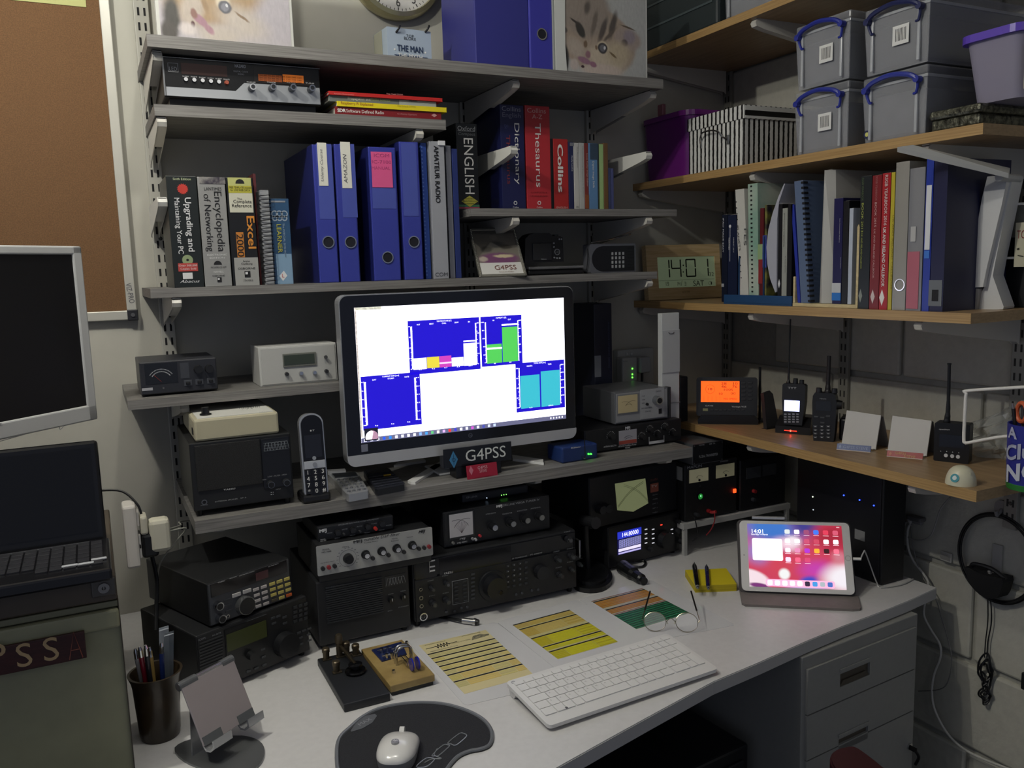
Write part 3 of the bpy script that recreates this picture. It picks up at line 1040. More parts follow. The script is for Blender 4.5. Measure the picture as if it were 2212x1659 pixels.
# big blue box file: flat side and spine with a ring
view(340,0,2.989)
fx = FB(1.83)
a0,a1 = fx.at(2068,415)[0],fx.at(2400,440)[0]
view()
p0,p1,p2 = fx.at(1030,137)[0],fx.at(1146,148)[0],fx.at(1196,154)[0]
r = thing('binder','blue binder standing alone on the top shelf','binder',fx.w((p0 + p2) / 2,Z1,-.1))
B(fx).box(p1,p2,Z1,Z1 + .318,-.26,0,.003).out('spine',M('38389a',.35),r)
B(fx).box(p0,p1 - .0005,Z1,Z1 + .318,-.20,-.004,.002).out('side',M('30327c',.4),r)
a,b = fx.at(1170,74)
B(fx).ring(a,b,.0135,.011,0,.0022).out('finger_ring',CHROME,r)
B(fx).knob(a,b,.0111,.0009).out('finger_hole',M('0a0c18',.8),r)

# wall clock
view()
fw = F((0,0,0))
ca,cb = fw.at(848,-62)
ra = abs(fw.at(940,-40)[0] - ca)
edgeb = fw.at(853,38,.04)[1]
R_ = cb - edgeb
fc_ = F((ca,-.0,cb))
r = thing('wall_clock','round white wall clock with a gold rim above the shelves','clock',(ca,-.02,cb - R_))
B(fc_).lathe([(R_ * .98,0),(R_,.012),(R_,.03),(R_ * .96,.042),(R_ * .88,.046),(R_ * .86,.038)],fc_.w(0,0,0),fc_.n,64,cap=False).out('rim',M('b8b088',.25,.7),r,smooth=True)
B(fc_).knob(0,0,R_ * .875,.03,None,0,64).out('dial',M('d4d2cc',.5),r)
for h in range(1,13):
 t = PI / 2 - h * PI / 6
 text(fc_,R_ * .68 * math.cos(t),R_ * .68 * math.sin(t),R_ * .24,str(h),M('3a3a38'),r,d=.031,sx=.85)
b = B(fc_)
for i in range(60):
 t = i * PI / 30
 l = .79 if i % 5 else .77
 c_,s_ = math.cos(t),math.sin(t)
 w_ = .0007 if i % 5 else .0013
 b.poly([(R_ * .83 * c_ - w_ * s_,R_ * .83 * s_ + w_ * c_),(R_ * l * c_ - w_ * s_,R_ * l * s_ + w_ * c_),(R_ * l * c_ + w_ * s_,R_ * l * s_ - w_ * c_),(R_ * .83 * c_ + w_ * s_,R_ * .83 * s_ - w_ * c_)],.030,.0306)
b.out('minute_marks',M('3a3a38'),r,kind='stuff')
B(fc_).poly([(-.003,-.01),(.003,-.01),(.04,.055),(.036,.058)],.032,.0335).out('hour_hand',INK,r)
B(fc_).poly([(-.002,-.015),(.002,-.015),(.012,.085),(.008,.086)],.034,.0355).out('minute_hand',INK,r)
B(fc_).knob(0,0,.005,.038).out('hub',INK,r)

# gift bag
view(340,0,2.989)
yb_ = math.radians(-8)
fg0 = FB(1.93)
a0,b0 = fg0.at(1490,372)
fg = FV(fg0.w(a0,Z1,0),math.radians(4))
wd = fg.at(1772,380)[0]
hb = fg.at(1485,170)[1]
r = thing('gift_bag','pale blue paper gift bag on the top shelf below the clock','bag',fg.w(wd / 2,0,-.04),yaw=math.radians(4))
B(fg).box(0,wd,0,hb,-.085,-.0015,.001).out('bag',M('9aa7b4',.6),r)
sheet(fg,0,wd,0,hb,-.001,'front_print',M('a4b2c2',.5),r)
B(fg).poly([(-.0012,0),(-.0008,hb * .96),(-.0004,hb * .99),(-.0004,0)],-.08,-.03).out('side_fold',M('8f8f80',.6),r)
tl(fg,1606,230,1655,238,17,'TOP',INK,r)
tl(fg,1592,248,1668,254,17,'BLOKE',INK,r)
tl(fg,1550,312,1716,326,36,'THE MAN',M('2a3a58'),r,bold=.02)
a0,a1,b0,b1 = fg.r(1528,350,1745,385)
B(fg).poly([(a0,b0),(a0 + .005,(b0 + b1) / 2),(a0,b1),(a1,b1),(a1 - .005,(b0 + b1) / 2),(a1,b0)],0,.0007).out('banner',M('2a3a58'),r)
tl(fg,1556,360,1712,372,26,'THE MYTH',WHITE,r,d=.0014)
for x in (1550,1738):
 a,b = fg.at(x,190)
 B(fg).tube([fg.w(a - .004,b - .007,0),fg.w(a,b,.008),fg.w(a + .005,b + .008,.004)],.0022).out('cord_handle',INK,r)
for x,y in ((1532,318),(1730,340)):
 a,b = fg.at(x,y)
 B(fg).knob(a,b,.002,.0006).out('star',WHITE,r)
# ------------------------------------------------------------------ monitor
def rr(a0,a1,b0,b1,r,n=5):
 P = []
 for cx,cy,s in ((a1 - r,b1 - r,0),(a0 + r,b1 - r,90),(a0 + r,b0 + r,180),(a1 - r,b0 + r,270)):
  for i in range(n + 1):
   t = math.radians(s + 90 * i / n)
   P.append((cx + r * math.cos(t),cy + r * math.sin(t)))
 return P


view(720,600,3.6074)
S5 = 1.043
fm = FB(1.78)
ml = (fm.at(42,300)[0] + fm.at(110,1300)[0]) / 2
mr = (fm.at(1872,200)[0] + fm.at(1892,1100)[0]) / 2
mt = (fm.at(100,133)[1] + fm.at(1800,68)[1]) / 2
mb = (fm.at(160,1478)[1] + fm.at(1850,1248)[1]) / 2
ch = fm.at(115,1393)[1]
r = thing('monitor','large black bezel monitor with a lit screen and silver chin','monitor',fm.w((ml + mr) / 2,S5,-.06))
SIL = M('b4b6b8',.3,.5)
B(fm).poly(rr(ml,mr,mb,mt,.018),-.035,-.003).out('housing',SIL,r)
B(fm).poly(rr(ml + .002,mr - .002,mb + .002,mt - .002,.017),-.004,0).out('bezel',M('14161f',.12),r)
pc = rr(ml,mr,mb,ch + .02,.018)
pc = [(a,min(b,ch)) for a,b in pc]
B(fm).poly(pc,-.004,.0015).out('chin',M('bdbec0',.35,.3),r)
sx0 = (fm.at(168,240)[0] + fm.at(212,1270)[0]) / 2
sx1 = (fm.at(1795,200)[0] + fm.at(1812,1090)[0]) / 2
sy1 = (fm.at(170,228)[1] + fm.at(1790,160)[1]) / 2
sy0 = (fm.at(215,1290)[1] + fm.at(1812,1095)[1]) / 2
ES = 1.7
scr = B(fm).box(sx0,sx1,sy0,sy1,0,.0006).out('screen',M('f4f4ff',.3,emit=ES * 1.1),r)
sw,sh = sx1 - sx0,sy1 - sy0


def win(x0,y0,x1,y1,col,d=.0008,e=ES,name='window_area',par=None):
 a0,b1 = fm.at(x0,y0,d)
 a1,b0 = fm.at(x1,y1,d)
 a0,a1 = max(a0,sx0),min(a1,sx1)
 return B(fm).box(a0,a1,b0,b1,d,d + .0003).out(name,M(col,.3,emit=e),par or scr)


NAVY = '150a92'
WE = M('f0f0ff',.3,emit=ES)


def stext(x0,y0,x1,y1,h,s):
 return tl(fm,x0,y0,x1,y1,h,s,WE,scr,d=.0022)


sb = B(fm).box(sx0,sx1,sy0,sy0 + sh * .035,.0008,.0011).out('task_bar',M('6b6c8c',.3,emit=.7),scr)
for i,c in enumerate(('e8e8ff','d8d8f0','e8e8f0','2050e0','2878d8','ffffff','e0e0e8','e8e8e8','ffffff','80a8e8','4090d0','58b070','e8d8d0','c8a0e0','e03030','3a3ac0','ffffff','d8d8e8','c050c0','e0e0ff','4048a0','c8d0e8','b8c8e8')):
 x = sx0 + .006 + i * .0143
 B(fm).box(x,x + .006,sy0 + .0018,sy0 + sh * .035 - .0022,.0012,.0015).out('task_icon',M(c,.3,emit=1.1),scr)
for i in range(5):
 x = sx1 - .045 + i * .008
 B(fm).box(x,x + .0035,sy0 + .003,sy0 + sh * .035 - .003,.0012,.0015).out('tray_icon',M('e8e8f0',.3,emit=1.0),scr)
# strip of wallpaper seen along the left and the top
B(fm).box(sx0,sx0 + .0035,sy0 + .012,sy1,.0008,.0011).out('wallpaper_strip',M('c8c0b8',.4,emit=.9,noise=1,scale=160,col2='3a2c24'),scr)
B(fm).box(sx0,sx0 + .06,sy1 - .006,sy1,.0008,.0011).out('wallpaper_strip',M('c8c8b8',.4,emit=.9,noise=1,scale=160,col2='4a4438'),scr)
# four gauge windows
win(578,338,1148,710,NAVY)
win(1145,305,1475,668,NAVY)
win(212,772,690,1140,NAVY)
win(1418,668,1805,1008,NAVY)
win(622,630,728,710,'e8e8f0',.0014)
win(728,620,828,698,'a89c30',.0014)
win(828,612,922,692,'962e88',.0014)
win(828,660,922,665,'c8a0c8',.0018)
win(922,624,1016,684,'f0f0f8',.0014)
win(1014,512,1116,678,'f0f0f8',.0014)
win(1014,491,1110,495,'ffffff',.0014)
win(1190,522,1316,660,'3c9640',.0014)
win(1314,386,1440,648,'3c9640',.0014)
win(1192,548,1314,552,'ffffff',.0018)
win(1312,362,1434,366,'ffffff',.0018)
win(1456,766,1612,1005,'2a8a98',.0014)
win(1616,730,1768,990,'2a8a98',.0014)
for x0,y0,y1 in ((612,382,712),(1188,348,662),(252,815,1150),(1450,706,1010)):
 win(x0,y0,x0 + 3,y1,'ffffff',.0018)
 for k in range(11):
  y = y0 + (y1 - y0) * k / 10
  win(x0 - (8 if k % 2 == 0 else 4),y,x0 + 1,y + 2.2,'ffffff',.0018)
for x0,y0,y1 in ((1112,352,668),(1440,332,642),(642,778,1104),(1768,678,974)):
 win(x0,y0,x0 + 3,y1,'ffffff',.0018)
 for k in range(11):
  y = y0 + (y1 - y0) * k / 10
  win(x0 + 1,y,x0 + (12 if k % 2 == 0 else 7),y + 2.2,'ffffff',.0018)
for x0,y0,x1,y1,s in ((805,340,920,334,'TEMPERATURE [C]'),(650,367,676,365,'OUT'),(748,361,780,359,'HEAT'),(846,356,880,353,'CHILL'),(945,350,975,348,'DEWP'),(1050,344,1064,343,'IN'),
      (1268,314,1346,309,'HUMIDITY [%]'),(1242,334,1254,333,'IN'),(1360,326,1384,324,'OUT'),(382,770,512,762,'CURRENT RAIN [mm]'),(304,797,334,795,'DAY'),(424,787,472,783,'STORM'),
      (556,774,590,771,'RATE'),(1562,666,1654,660,'TOTAL RAIN [mm]'),(1508,690,1550,687,'MONTH'),(1672,675,1700,672,'YEAR')):
 stext(x0,y0,x1,y1,10,s)
for pts_,vals in ((((590,382),(596,465),(598,548),(602,631),(608,714)),('40','30','20','10','0')),(((1124,352),(1127,431),(1129,511),(1131,590),(1131,670)),('40','30','20','10','0')),
    (((1160,349),(1166,412),(1170,475),(1174,538),(1178,602)),('100','80','60','40','20')),(((1454,332),(1452,395),(1453,456),(1454,518),(1456,580)),('100','80','60','40','20')),
    (((230,816),(234,884),(238,950),(240,1017),(244,1085),(248,1152)),('0.5','0.4','0.3','0.2','0.1','0.0')),(((656,778),(660,844),(662,908),(664,972),(666,1038),(668,1104)),('0.5','0.4','0.3','0.2','0.1','0.0')),
    (((1432,708),(1434,785),(1437,861),(1438,938),(1441,1014)),('80','60','40','20','0.0')),(((1782,676),(1784,736),(1786,795),(1787,855),(1788,914)),('500','400','300','200','100')),
    (((678,716),(780,709),(877,701),(974,693),(1069,685)),('9.2','9.2','8.7','3.3','20.4')),(((1259,668),(1380,658)),('40','84')),(((337,1153),(463,1139),(588,1124)),('0.0','0.0','0.0')),(((1540,1012),(1695,995)),('6.3','256.6'))):
 for (x,y),v in zip(pts_,vals):
  w_ = 3.8 * len(v)
  stext(x - w_,y,x + w_,y,8,v)
a,b = fm.at(298,1226)
win(240,1178,352,1262,'10121c',.0014)
B(fm).poly([(a + .0145 * math.cos(t),b - .004 + .0145 * max(math.sin(t),-.35)) for t in [i * PI / 12 for i in range(24)]],.0018,.002).out('moon',M('f0e8ec',.3,emit=1.2),scr)
B(fm).poly([(a + .0145 * math.cos(t),b - .004 + .0145 * max(math.sin(t),-.35)) for t in [-PI / 2 + i * PI / 12 for i in range(13)]] + [(a + .004,b + .008)],.0021,.0022).out('moon_shade',M('b088a0',.3,emit=.8),scr)
rect(fm,216,1302,270,1352,M('7a7c8c',.6),r,'sticker',d=.0008)
a,b = fm.at(1068,1228)
B(fm).ring(a,b,.0052,.0044,0,.0006,24).out('maker_badge',M('7c7e88',.3,.6),r)
text(fm,a,b,.008,'hp',M('7c7e88',.3,.6),r,shear=.3)
# stand: column and three splayed feet
fd = FD(S5)
B(fm).box((ml + mr) / 2 - .05,(ml + mr) / 2 + .05,S5 + .006,mb + .09,-.075,-.036,.01).out('stand_column',M('c8c8ca',.3,.3),r)
FOOT = M('e4e4e2',.25)
for p in (((580,1600),(640,1612),(866,1466),(860,1432)),((1640,1460),(1636,1432),(1395,1397),(1398,1428)),((472,1478),(500,1458),(700,1420),(720,1440))):
 q = [fd.at(*x) for x in p]
 B(fd).poly([q[0],((q[0][0] + q[1][0]) / 2 - .003,(q[0][1] + q[1][1]) / 2 - .004),q[1],q[2],q[3]],.0,.006).out('stand_foot',FOOT,r)
q = (ml + mr) / 2
B(fd).box(q - .07,q + .07,-2.14 + 1.80,-2.14 + 1.90,0,.006,.003).out('stand_base',FOOT,r)

# ------------------------------------------------------------------ call sign plates in front of the monitor
SG = FV((FB(1.752).at(866,1480)[0],-2.14 + 1.752,S5),math.radians(-1),.03)
a0,a1 = 0,SG.at(1392,1400)[0]
b1 = SG.at(862,1340)[1]
b0 = SG.at(868,1488)[1]
r = thing('call_sign_plate','black call sign plate with white engraved letters before the monitor','sign',SG.w(a1 / 2,0,-.012))
B(SG).box(0,a1,b0,b1,-.004,0,.0008).out('plate',M('14161c',.3),r)
B(SG).box(a1 * .17,a1 * .84,0,b0 + .003,-.045,-.002,.002).out('base',M('101216',.35),r)
tl(SG,1030,1388,1342,1362,82,'G4PSS',M('d8dcd8',.4),r,bold=.0)
a,b = SG.at(937,1418)
B(SG).poly([(a - .0105,b),(a,b + .020),(a + .0105,b),(a,b - .020)],0,.0008).out('diamond_badge',M('3c7ca8',.4),r)
B(SG).ring(a,b,.0045,.0035,.0008,.0012,16).box(a - .0004,a + .0004,b - .013,b + .013,.0008,.0012).out('badge_drawing',M('1c3c58',.4),r)
SR = FV((FB(1.733).at(1045,1552)[0],-2.14 + 1.733,S5),math.radians(1),.15)
w_,h_ = SR.at(1280,1515)[0],SR.at(1038,1468)[1]
r = thing('name_plate','small red name plate leaning before the black call sign','sign',SR.w(w_ / 2,0,-.005))
B(SR).box(0,w_,0,h_,-.002,0,.0004).out('plate',M('a02038',.35),r)
B(SR).box(w_ * .2,w_ * .8,0,.002,-.006,0).out('foot',M('a02038',.35),r)
tl(SR,1125,1482,1200,1474,22,'G4PSS',M('d8b0b8'),r)
tl(SR,1140,1508,1195,1503,20,'STEVE',M('d8b0b8'),r)
a,b = SR.at(1074,1502)
B(SR).poly([(a - .0055,b),(a,b + .0105),(a + .0055,b),(a,b - .0105)],0,.0004).out('diamond_badge',M('c87888'),r)

# ------------------------------------------------------------------ left end of the grey shelves
view(0,500,2.5132)
S4 = 1.278
GRM = M('8c8c8a',.5)


def device(name,label,cat,f,a0,a1,b0,b1,depth,case,panel=None,bev=.002,yaw=0,group=None,feet=.0,pad=.002):
 r = thing(name,label,cat,f.w((a0 + a1) / 2,b0 - feet,-depth / 2),group,yaw)
 B(f).box(a0,a1,b0,b1,-depth,0,bev).out('case',case,r)
 if panel:
  B(f).box(a0 + pad,a1 - pad,b0 + pad,b1 - pad,-.001,.0015,.0006).out('front_panel',panel,r)
 if feet:
  for x in (a0 + .012,a1 - .012):
   for y in (-.015,-depth + .015):
    B(f).cone(f.w(x,b0 - feet,y),f.w(x,b0,y),.006,.007,10).out('foot',BLACK,r)
 return r


f = FB(1.875)
a0,a1,b0,b1 = f.r(752,712,1185,850)
b1 = f.at(752,712)[1]
r = device('power_meter','dark grey radio power meter with a needle dial on the left shelf','meter',f,a0,a1,S4 + .004,b1,.15,M('34353a',.4),M('2a2b30',.4),feet=.004)
rect(f,782,722,968,818,M('1c1e22',.15),r,'dial_window',d=.0015,t=.0008)
a,b = f.at(877,815)
bq = B(f)
for i in range(21):
 t = PI * .2 + i * PI * .6 / 20
 for ra in (.021,.026):
  bq.box(a + ra * math.cos(t) - .0004,a + ra * math.cos(t) + .0004,b + ra * math.sin(t) - .001,b + ra * math.sin(t) + .001,.0023,.0026)
bq.out('dial_scale',PRINT,r,kind='stuff')
B(f).tube([f.w(a,b,.003),f.w(a - .014,b + .015,.003)],.0003,4).out('needle',M('b04030'),r)
rect(f,975,715,1030,795,M('3c3e44',.4),r,'range_panel',d=.0015)
for x,y in ((1075,748),(1134,745)):
 a,b = f.at(x,y)
 B(f).knob(a,b,.009,.010,.008,.0015,20).out('knob',M('1a1a1c',.4),r)
for i in range(3):
 a,b = f.at(1020 + i * 62,822 - i * 6)
 B(f).box(a - .008,a + .008,b - .006,b + .006,.0015,.003,.0005).out('switch_plate',M('44464c',.4),r)
 B(f).box(a - .004,a + .004,b - .003,b + .003,.003,.008,.001).out('switch',BLACK,r)
rect(f,770,852,830,862,M('a8a8ac'),r,'maker_strip',d=.0015)
a,b = f.at(888,850)
B(f).knob(a,b,.0018,.002,None,.0015,10).out('indicator',M('5a5a5c',.4),r)

a0,a1 = f.at(1415,838)[0],f.at(1835,800)[0]
b1 = f.at(1400,630)[1]
r = device('project_box','pale grey project box with a small green display','box',f,a0,a1,S4,b1,.10,M('bcbcb8',.45),M('b4b4b0',.45),pad=.004)
rect(f,1532,665,1718,724,M('6f7068',.3),r,'display_rim',d=.0015,t=.003,bev=.001)
rect(f,1540,674,1708,714,M('3a4238',.2),r,'display',d=.0045)
for x,y,m in ((1555,773,M('2a2a2c',.4)),(1632,768,CHROME),(1705,764,CHROME),(1770,757,M('2a2a2c',.4)),(1764,680,M('4a4a4c',.4))):
 a,b = f.at(x,y)
 B(f).knob(a,b,.0045 if y > 700 else .003,.008,.004,.0015,16).out('push_button',m,r)

# speaker on the monitor shelf
view(360,820,4.0963)
f = FB(1.752)
a0,a1 = f.at(222,900)[0],f.at(1120,900)[0]
b1 = f.at(230,565)[1]
r = device('speaker','black external speaker with two knobs left of the telephone','speaker',f,a0,a1,S5 + .012,b1,.25,M('17181a',.5),None,feet=.012)
p0,p1 = f.at(245,600)[0],f.at(825,600)[0]
B(f).box(p0,p1,f.at(240,1150)[1] + .035,b1 - .006,-.002,.0035,.001).out('grille',M('121315',.8,noise=.6,scale=900,bump=.8,col2='1e1f22'),r)
B(f).box(p1 + .002,a1 - .003,f.at(840,970)[1],b1 - .006,0,.0025,.001).out('control_panel',M('15161a',.3),r)
a,b = f.at(962,580)
B(f).box(a - .026,a + .026,b - .0115,b + .0115,.0025,.003).out('chart_plate',M('1e2024',.3),r)
bq = B(f)
for i in range(7):
 x = a - .02 + i * .0065
 bq.tube([f.w(x - .004,b - .009,.0032),f.w(x,b + .007,.0032),f.w(x + .005,b + .006,.0032),f.w(x + .008,b - .009,.0032)],.0003,4,smooth=False)
for k in range(4):
 bq.box(a - .024,a + .024,b - .0095 + k * .0055,b - .0092 + k * .0055,.003,.0033)
bq.out('chart_lines',M('9aa0a4'),r,kind='stuff')
for x,y in ((916,920),(1053,902)):
 a,b = f.at(x,y)
 B(f).knob(a,b,.0075,.012,.0068,.0025,20).out('knob',M('8c8e90',.2,.9),r)
 B(f).knob(a,b,.006,.0126,None,.0025,20).out('knob_cap',BLACK,r)
tl(f,505,975,608,965,15,'YAESU',PRINT,r,d=.004)
tl(f,428,1083,628,1054,12,'EXTERNAL SPEAKER',M('a0a0a0'),r,d=.004)
tl(f,652,1050,705,1043,12,'SP-6',M('a0a0a0'),r,d=.004)
tl(f,895,858,1062,842,12,'LOW - FILTER - HIGH',M('a0a0a0'),r,d=.003)
tl(f,848,888,880,884,10,'NORM',M('a0a0a0'),r,d=.003)
tl(f,966,972,1010,968,10,'INPUT',M('a0a0a0'),r,d=.003)
a,b = f.at(333,1085)
B(f).ring(a,b,.0055,.0038,0,.002,20).out('headphone_jack',M('7c7c7e',.3,.8),r)
tl(f,302,1115,366,1108,10,'PHONES',M('a0a0a0'),r)
for x,y in ((925,998),(942,996),(925,1016),(942,1014)):
 a,b = f.at(x,y)
 B(f).knob(a,b,.001,.0008).out('switch_dot',PRINT,r)

# cream box lying on the speaker
zt = b1
ft = FD(zt)
q0 = f.at(262,522)
xa,xb = f.at(250,500)[0],f.at(1000,430)[0]
hb = f.at(250,360)[1]
ff = FB(1.757)
r = thing('alarm_box','cream plastic box with a black knob lying on the speaker','box',(xa / 2 + xb / 2,-2.14 + 1.80,zt))
ftop = FD(hb)
da = -2.14 + 1.757
db = ftop.at(185,218)[1]
B().bw(xa,xb,da,db,zt + .0004,hb,.005).out('case',M('b5af95',.5),r)
l0,l1 = ftop.at(262,352)[0],ftop.at(975,290)[0]
B().bw(xa + .008,xb - .008,da + .005,db - .006,hb - .001,hb + .0012).out('label_panel',M('cfcfc8',.5),r)
a,b = ftop.at(345,318)
B(ftop).knob(a,b,.0115,.003,None,.001,20).knob(a,b,.0085,.016,.0075,.001,10).out('knob',M('141414',.3),r)
bq = B(ftop)
cx_,cy_ = ftop.at(735,252)
for i in range(6):
 t = i * PI / 6 + .1
 for k in range(-5,6):
  if k:
   x,y = cx_ + k * .0042 * math.cos(t),cy_ + k * .0042 * math.sin(t)
   bq.cone((x,y,hb + .001),(x,y,hb + .0016),.0009,.0009,6)
bq.out('sound_holes',M('5a5a56'),r,kind='stuff')
for x0,y0,x1,y1,s in ((428,235,450,290,'BATTERY TEST'),(512,222,532,255,'SET'),(560,215,600,213,'SPEAKER'),(840,292,915,285,'DATONG'),(250,250,268,290,'TONE')):
 a,b = ftop.at((x0 + x1) / 2,(y0 + y1) / 2)
 text(ftop,a,b,.006,s,M('6a6a66'),r,d=.0016)
B().bw(xa - .002,xa + .001,da + .02,da + .034,zt + .012,zt + .026,.002).out('side_socket',BLACK,r)

# cordless telephone standing up
base = W_(FD(S5 + .004),1335,1075)
fp = FV(base,math.radians(-3),.10)
hw = (fp.at(1415,700)[0] - fp.at(1200,700)[0]) / 2
hh = fp.at(1290,300)[1]
r = thing('cordless_telephone','black and silver cordless telephone standing upright','telephone',(base.x,base.y + .02,S5))
B(fp).poly(rr(-hw,hw,0,hh,hw * .86,8),-.026,-.004).out('handset_shell',M('bfc1c4',.25,.6),r)
B(fp).poly(rr(-hw + .003,hw - .003,.012,hh - .003,hw * .8,8),-.005,.0005).out('handset_face',M('0c0c10',.12),r)
B(fp).box(-hw * .7,hw * .7,hh * .50,hh * .76,0,.0012,.0004).out('display',M('1e2028',.08),r)
B(fp).box(-hw + .003,hw - .003,hh * .375,hh * .465,0,.0022,.0008).out('silver_keys',M('c8cacc',.3,.5),r)
B(fp).knob(0,hh * .422,.0045,.004,None,0,16).out('call_key',M('9c9ea2',.3,.5),r)
B(fp).knob(0,hh * .495,.004,.003,None,0,16).out('menu_key',M('b0b2b4',.3,.5),r)
tl(fp,1268,452,1308,450,14,'BT',PRINT,r,d=.0014)
for i,s in enumerate('123456789*0#'):
 x = (i % 3 - 1) * hw * .62
 y = hh * (.335 - .072 * (i // 3))
 B(fp).box(x - hw * .25,x + hw * .25,y - .0055,y + .0055,.0005,.0018,.0006).out('key',M('15151a',.3),r)
 text(fp,x,y,.0125,s,WHITE,r,d=.0021)
B().bw(base.x - .030,base.x + .030,base.y + .0,base.y + .060,S5,S5 + .02,.006).out('cradle',M('1a1a1c',.3),r)

# two calculators
fd = FD(S5)


def bil(q,s,t):
 return tuple((q[0][i] * (1 - s) + q[1][i] * s) * (1 - t) + (q[3][i] * (1 - s) + q[2][i] * s) * t for i in (0,1))


def slabbed(label,name,cat,corners,th,mat,z=S5,lift=0,shift=0):
 f = FD(z + th)
 q = [f.at(*p) for p in corners]          # TL TR BR BL
 cx_,cy_ = bil(q,.5,.5)
 r = thing(name,label,cat,(cx_,cy_,z))
 n = 3
 P = []
 for i in range(4):
  c,p,x = q[i],q[i - 1],q[(i + 1) % 4]
  for o_,k in ((p,.12),(c,0),(x,.12)):
   pass
  P.append((c[0] + (p[0] - c[0]) * .06,c[1] + (p[1] - c[1]) * .06))
  P.append((c[0] + (x[0] - c[0]) * .06,c[1] + (x[1] - c[1]) * .06))
 B(f).poly(P,-th,0).out('case',mat,r)
 return r,f,q


r,f,q = slabbed('small silver desk calculator with round grey keys','calculator','calculator',((1425,832),(1685,815),(1790,985),(1600,1020)),.016,M('b9bbbd',.25,.6))
P = [bil(q,s,t) for s,t in ((.10,.06),(.92,.06),(.92,.24),(.10,.24))]
B(f).poly(P,0,.003).out('display',M('23262a',.1),r)
P = [bil(q,s,t) for s,t in ((.0,-.08),(.62,-.08),(.62,.0),(.0,.0))]
B(f).poly(P,-.004,.006).out('solar_strip',M('d8dadc',.2,.7),r)
for i in range(4):
 for j in range(5):
  a,b = bil(q,.16 + i * .225,.36 + j * .135)
  B(f).knob(a,b,.0036,.003,.0030,0,12).out('key',M('5c5e62',.35),r)
r,f,q = slabbed('black scientific calculator with two yellow keys','calculator','calculator',((1735,800),(1960,780),(2118,925),(1850,975)),.014,M('1c1e24',.35))
P = [bil(q,s,t) for s,t in ((.08,.06),(.92,.06),(.92,.30),(.08,.30))]
B(f).poly(P,0,.003).out('display',M('12141a',.08),r)
for i in range(7):
 for j in range(5):
  a,b = bil(q,.09 + i * .135,.42 + j * .12)
  y = j == 0 and i in (4,5)
  B(f).box(a - .0045,a + .0045,b - .0024,b + .0024,0,.0022,.0006).out('key',M('d8b030',.4) if y else M('2c2e36',.35),r)

# ------------------------------------------------------------------ right end of the monitor shelf
view(1200,760,3.4571)
# small blue radio interface
base = W_(FD(S5),205,812)
f = FV(base,math.radians(3))
a0,a1 = f.at(50,740)[0],f.at(315,740)[0]
b1 = f.at(180,700)[1]
r = device('interface_box','small blue interface box with two green lights beside the monitor','box',f,a0,a1,0,b1,.07,M('1f3468',.35),None,.004,yaw=math.radians(3))
f2_ = FD(S5 + b1)
tl(f,115,716,188,712,10,'RIGblaster',WHITE,r,d=.001)
for x in (245,263):
 a,b = f.at(x,763)
 B(f).knob(a,b,.0022,.003,.0018,0,10).out('green_light',M('30ff30',.3,emit=5),r)
a,b = f.at(198,785)
B(f).knob(a,b,.0038,.012,.003,0,12).out('aerial_socket',CHROME,r)
B(f).tube([f.w(a,b,.012),f.w(a,b + .004,.014),f.w(a,b + .045,.012)],.0012,6).out('stub_aerial',BLACK,r)

# black antenna tuner
f = FB(1.80)
a0,a1 = f.at(330,700)[0] - .045,f.at(940,600)[0]
b1 = f.at(940,498)[1]
r = device('antenna_tuner','black antenna tuner with a small meter under the silver meter box','radio',f,a0,a1,S5 + .004,b1,.20,M('16171b',.45),M('121316',.4),feet=.004)
rect(f,472,592,606,680,M('a09ea4',.2),r,'meter_face',d=.0015)
a,b = f.at(540,676)
for t0,t1,ra in ((.25,.75,.018),(.25,.75,.013)):
 B(f).tube([f.w(a + ra * math.cos(PI * (t0 + (t1 - t0) * i / 8)),b + ra * math.sin(PI * (t0 + (t1 - t0) * i / 8)),.0026) for i in range(9)],.0003,4).out('meter_scale',INK,r)
rect(f,475,668,604,676,M('a0483c',.4),r,'meter_band',d=.0024)
for x,y,ra in ((700,580,.008),(812,562,.008),(640,632,.008),(757,614,.008),(870,602,.008),(410,628,.009)):
 a,b = f.at(x,y)
 B(f).knob(a,b,ra,.014,ra * .85,.0015,20).out('knob',M('1c1c1e',.3),r)
 bq = B(f)
 for i in range(11):
  t = PI * (-.1 + 1.2 * i / 10)
  c_,s_ = math.cos(t),math.sin(t)
  bq.tube([f.w(a + (ra + .0015) * c_,b + (ra + .0015) * s_,.0019),f.w(a + (ra + .0042) * c_,b + (ra + .0042) * s_,.0019)],.0003,4,smooth=False)
 bq.out('knob_scale',PRINT,r,kind='stuff')
tl(f,522,571,556,568,18,'MFJ',PRINT,r,d=.0018,bold=.03)
tl(f,468,706,604,694,10,'HF/VHF Fwd/Rflct Tuner',PRINT,r,d=.0018)
tl(f,360,710,455,700,10,'ANTENNA SELECTOR',PRINT,r,d=.0018)
tl(f,520,718,556,715,9,'MFJ-949E',PRINT,r,d=.0018)
for x0,y0,x1,y1 in ((697,636,700,674),(697,671,812,675),(808,624,811,664)):
 rect(f,x0,y0,x1,y1,PRINT,r,'line',d=.0016,t=.0004)
tz = b1
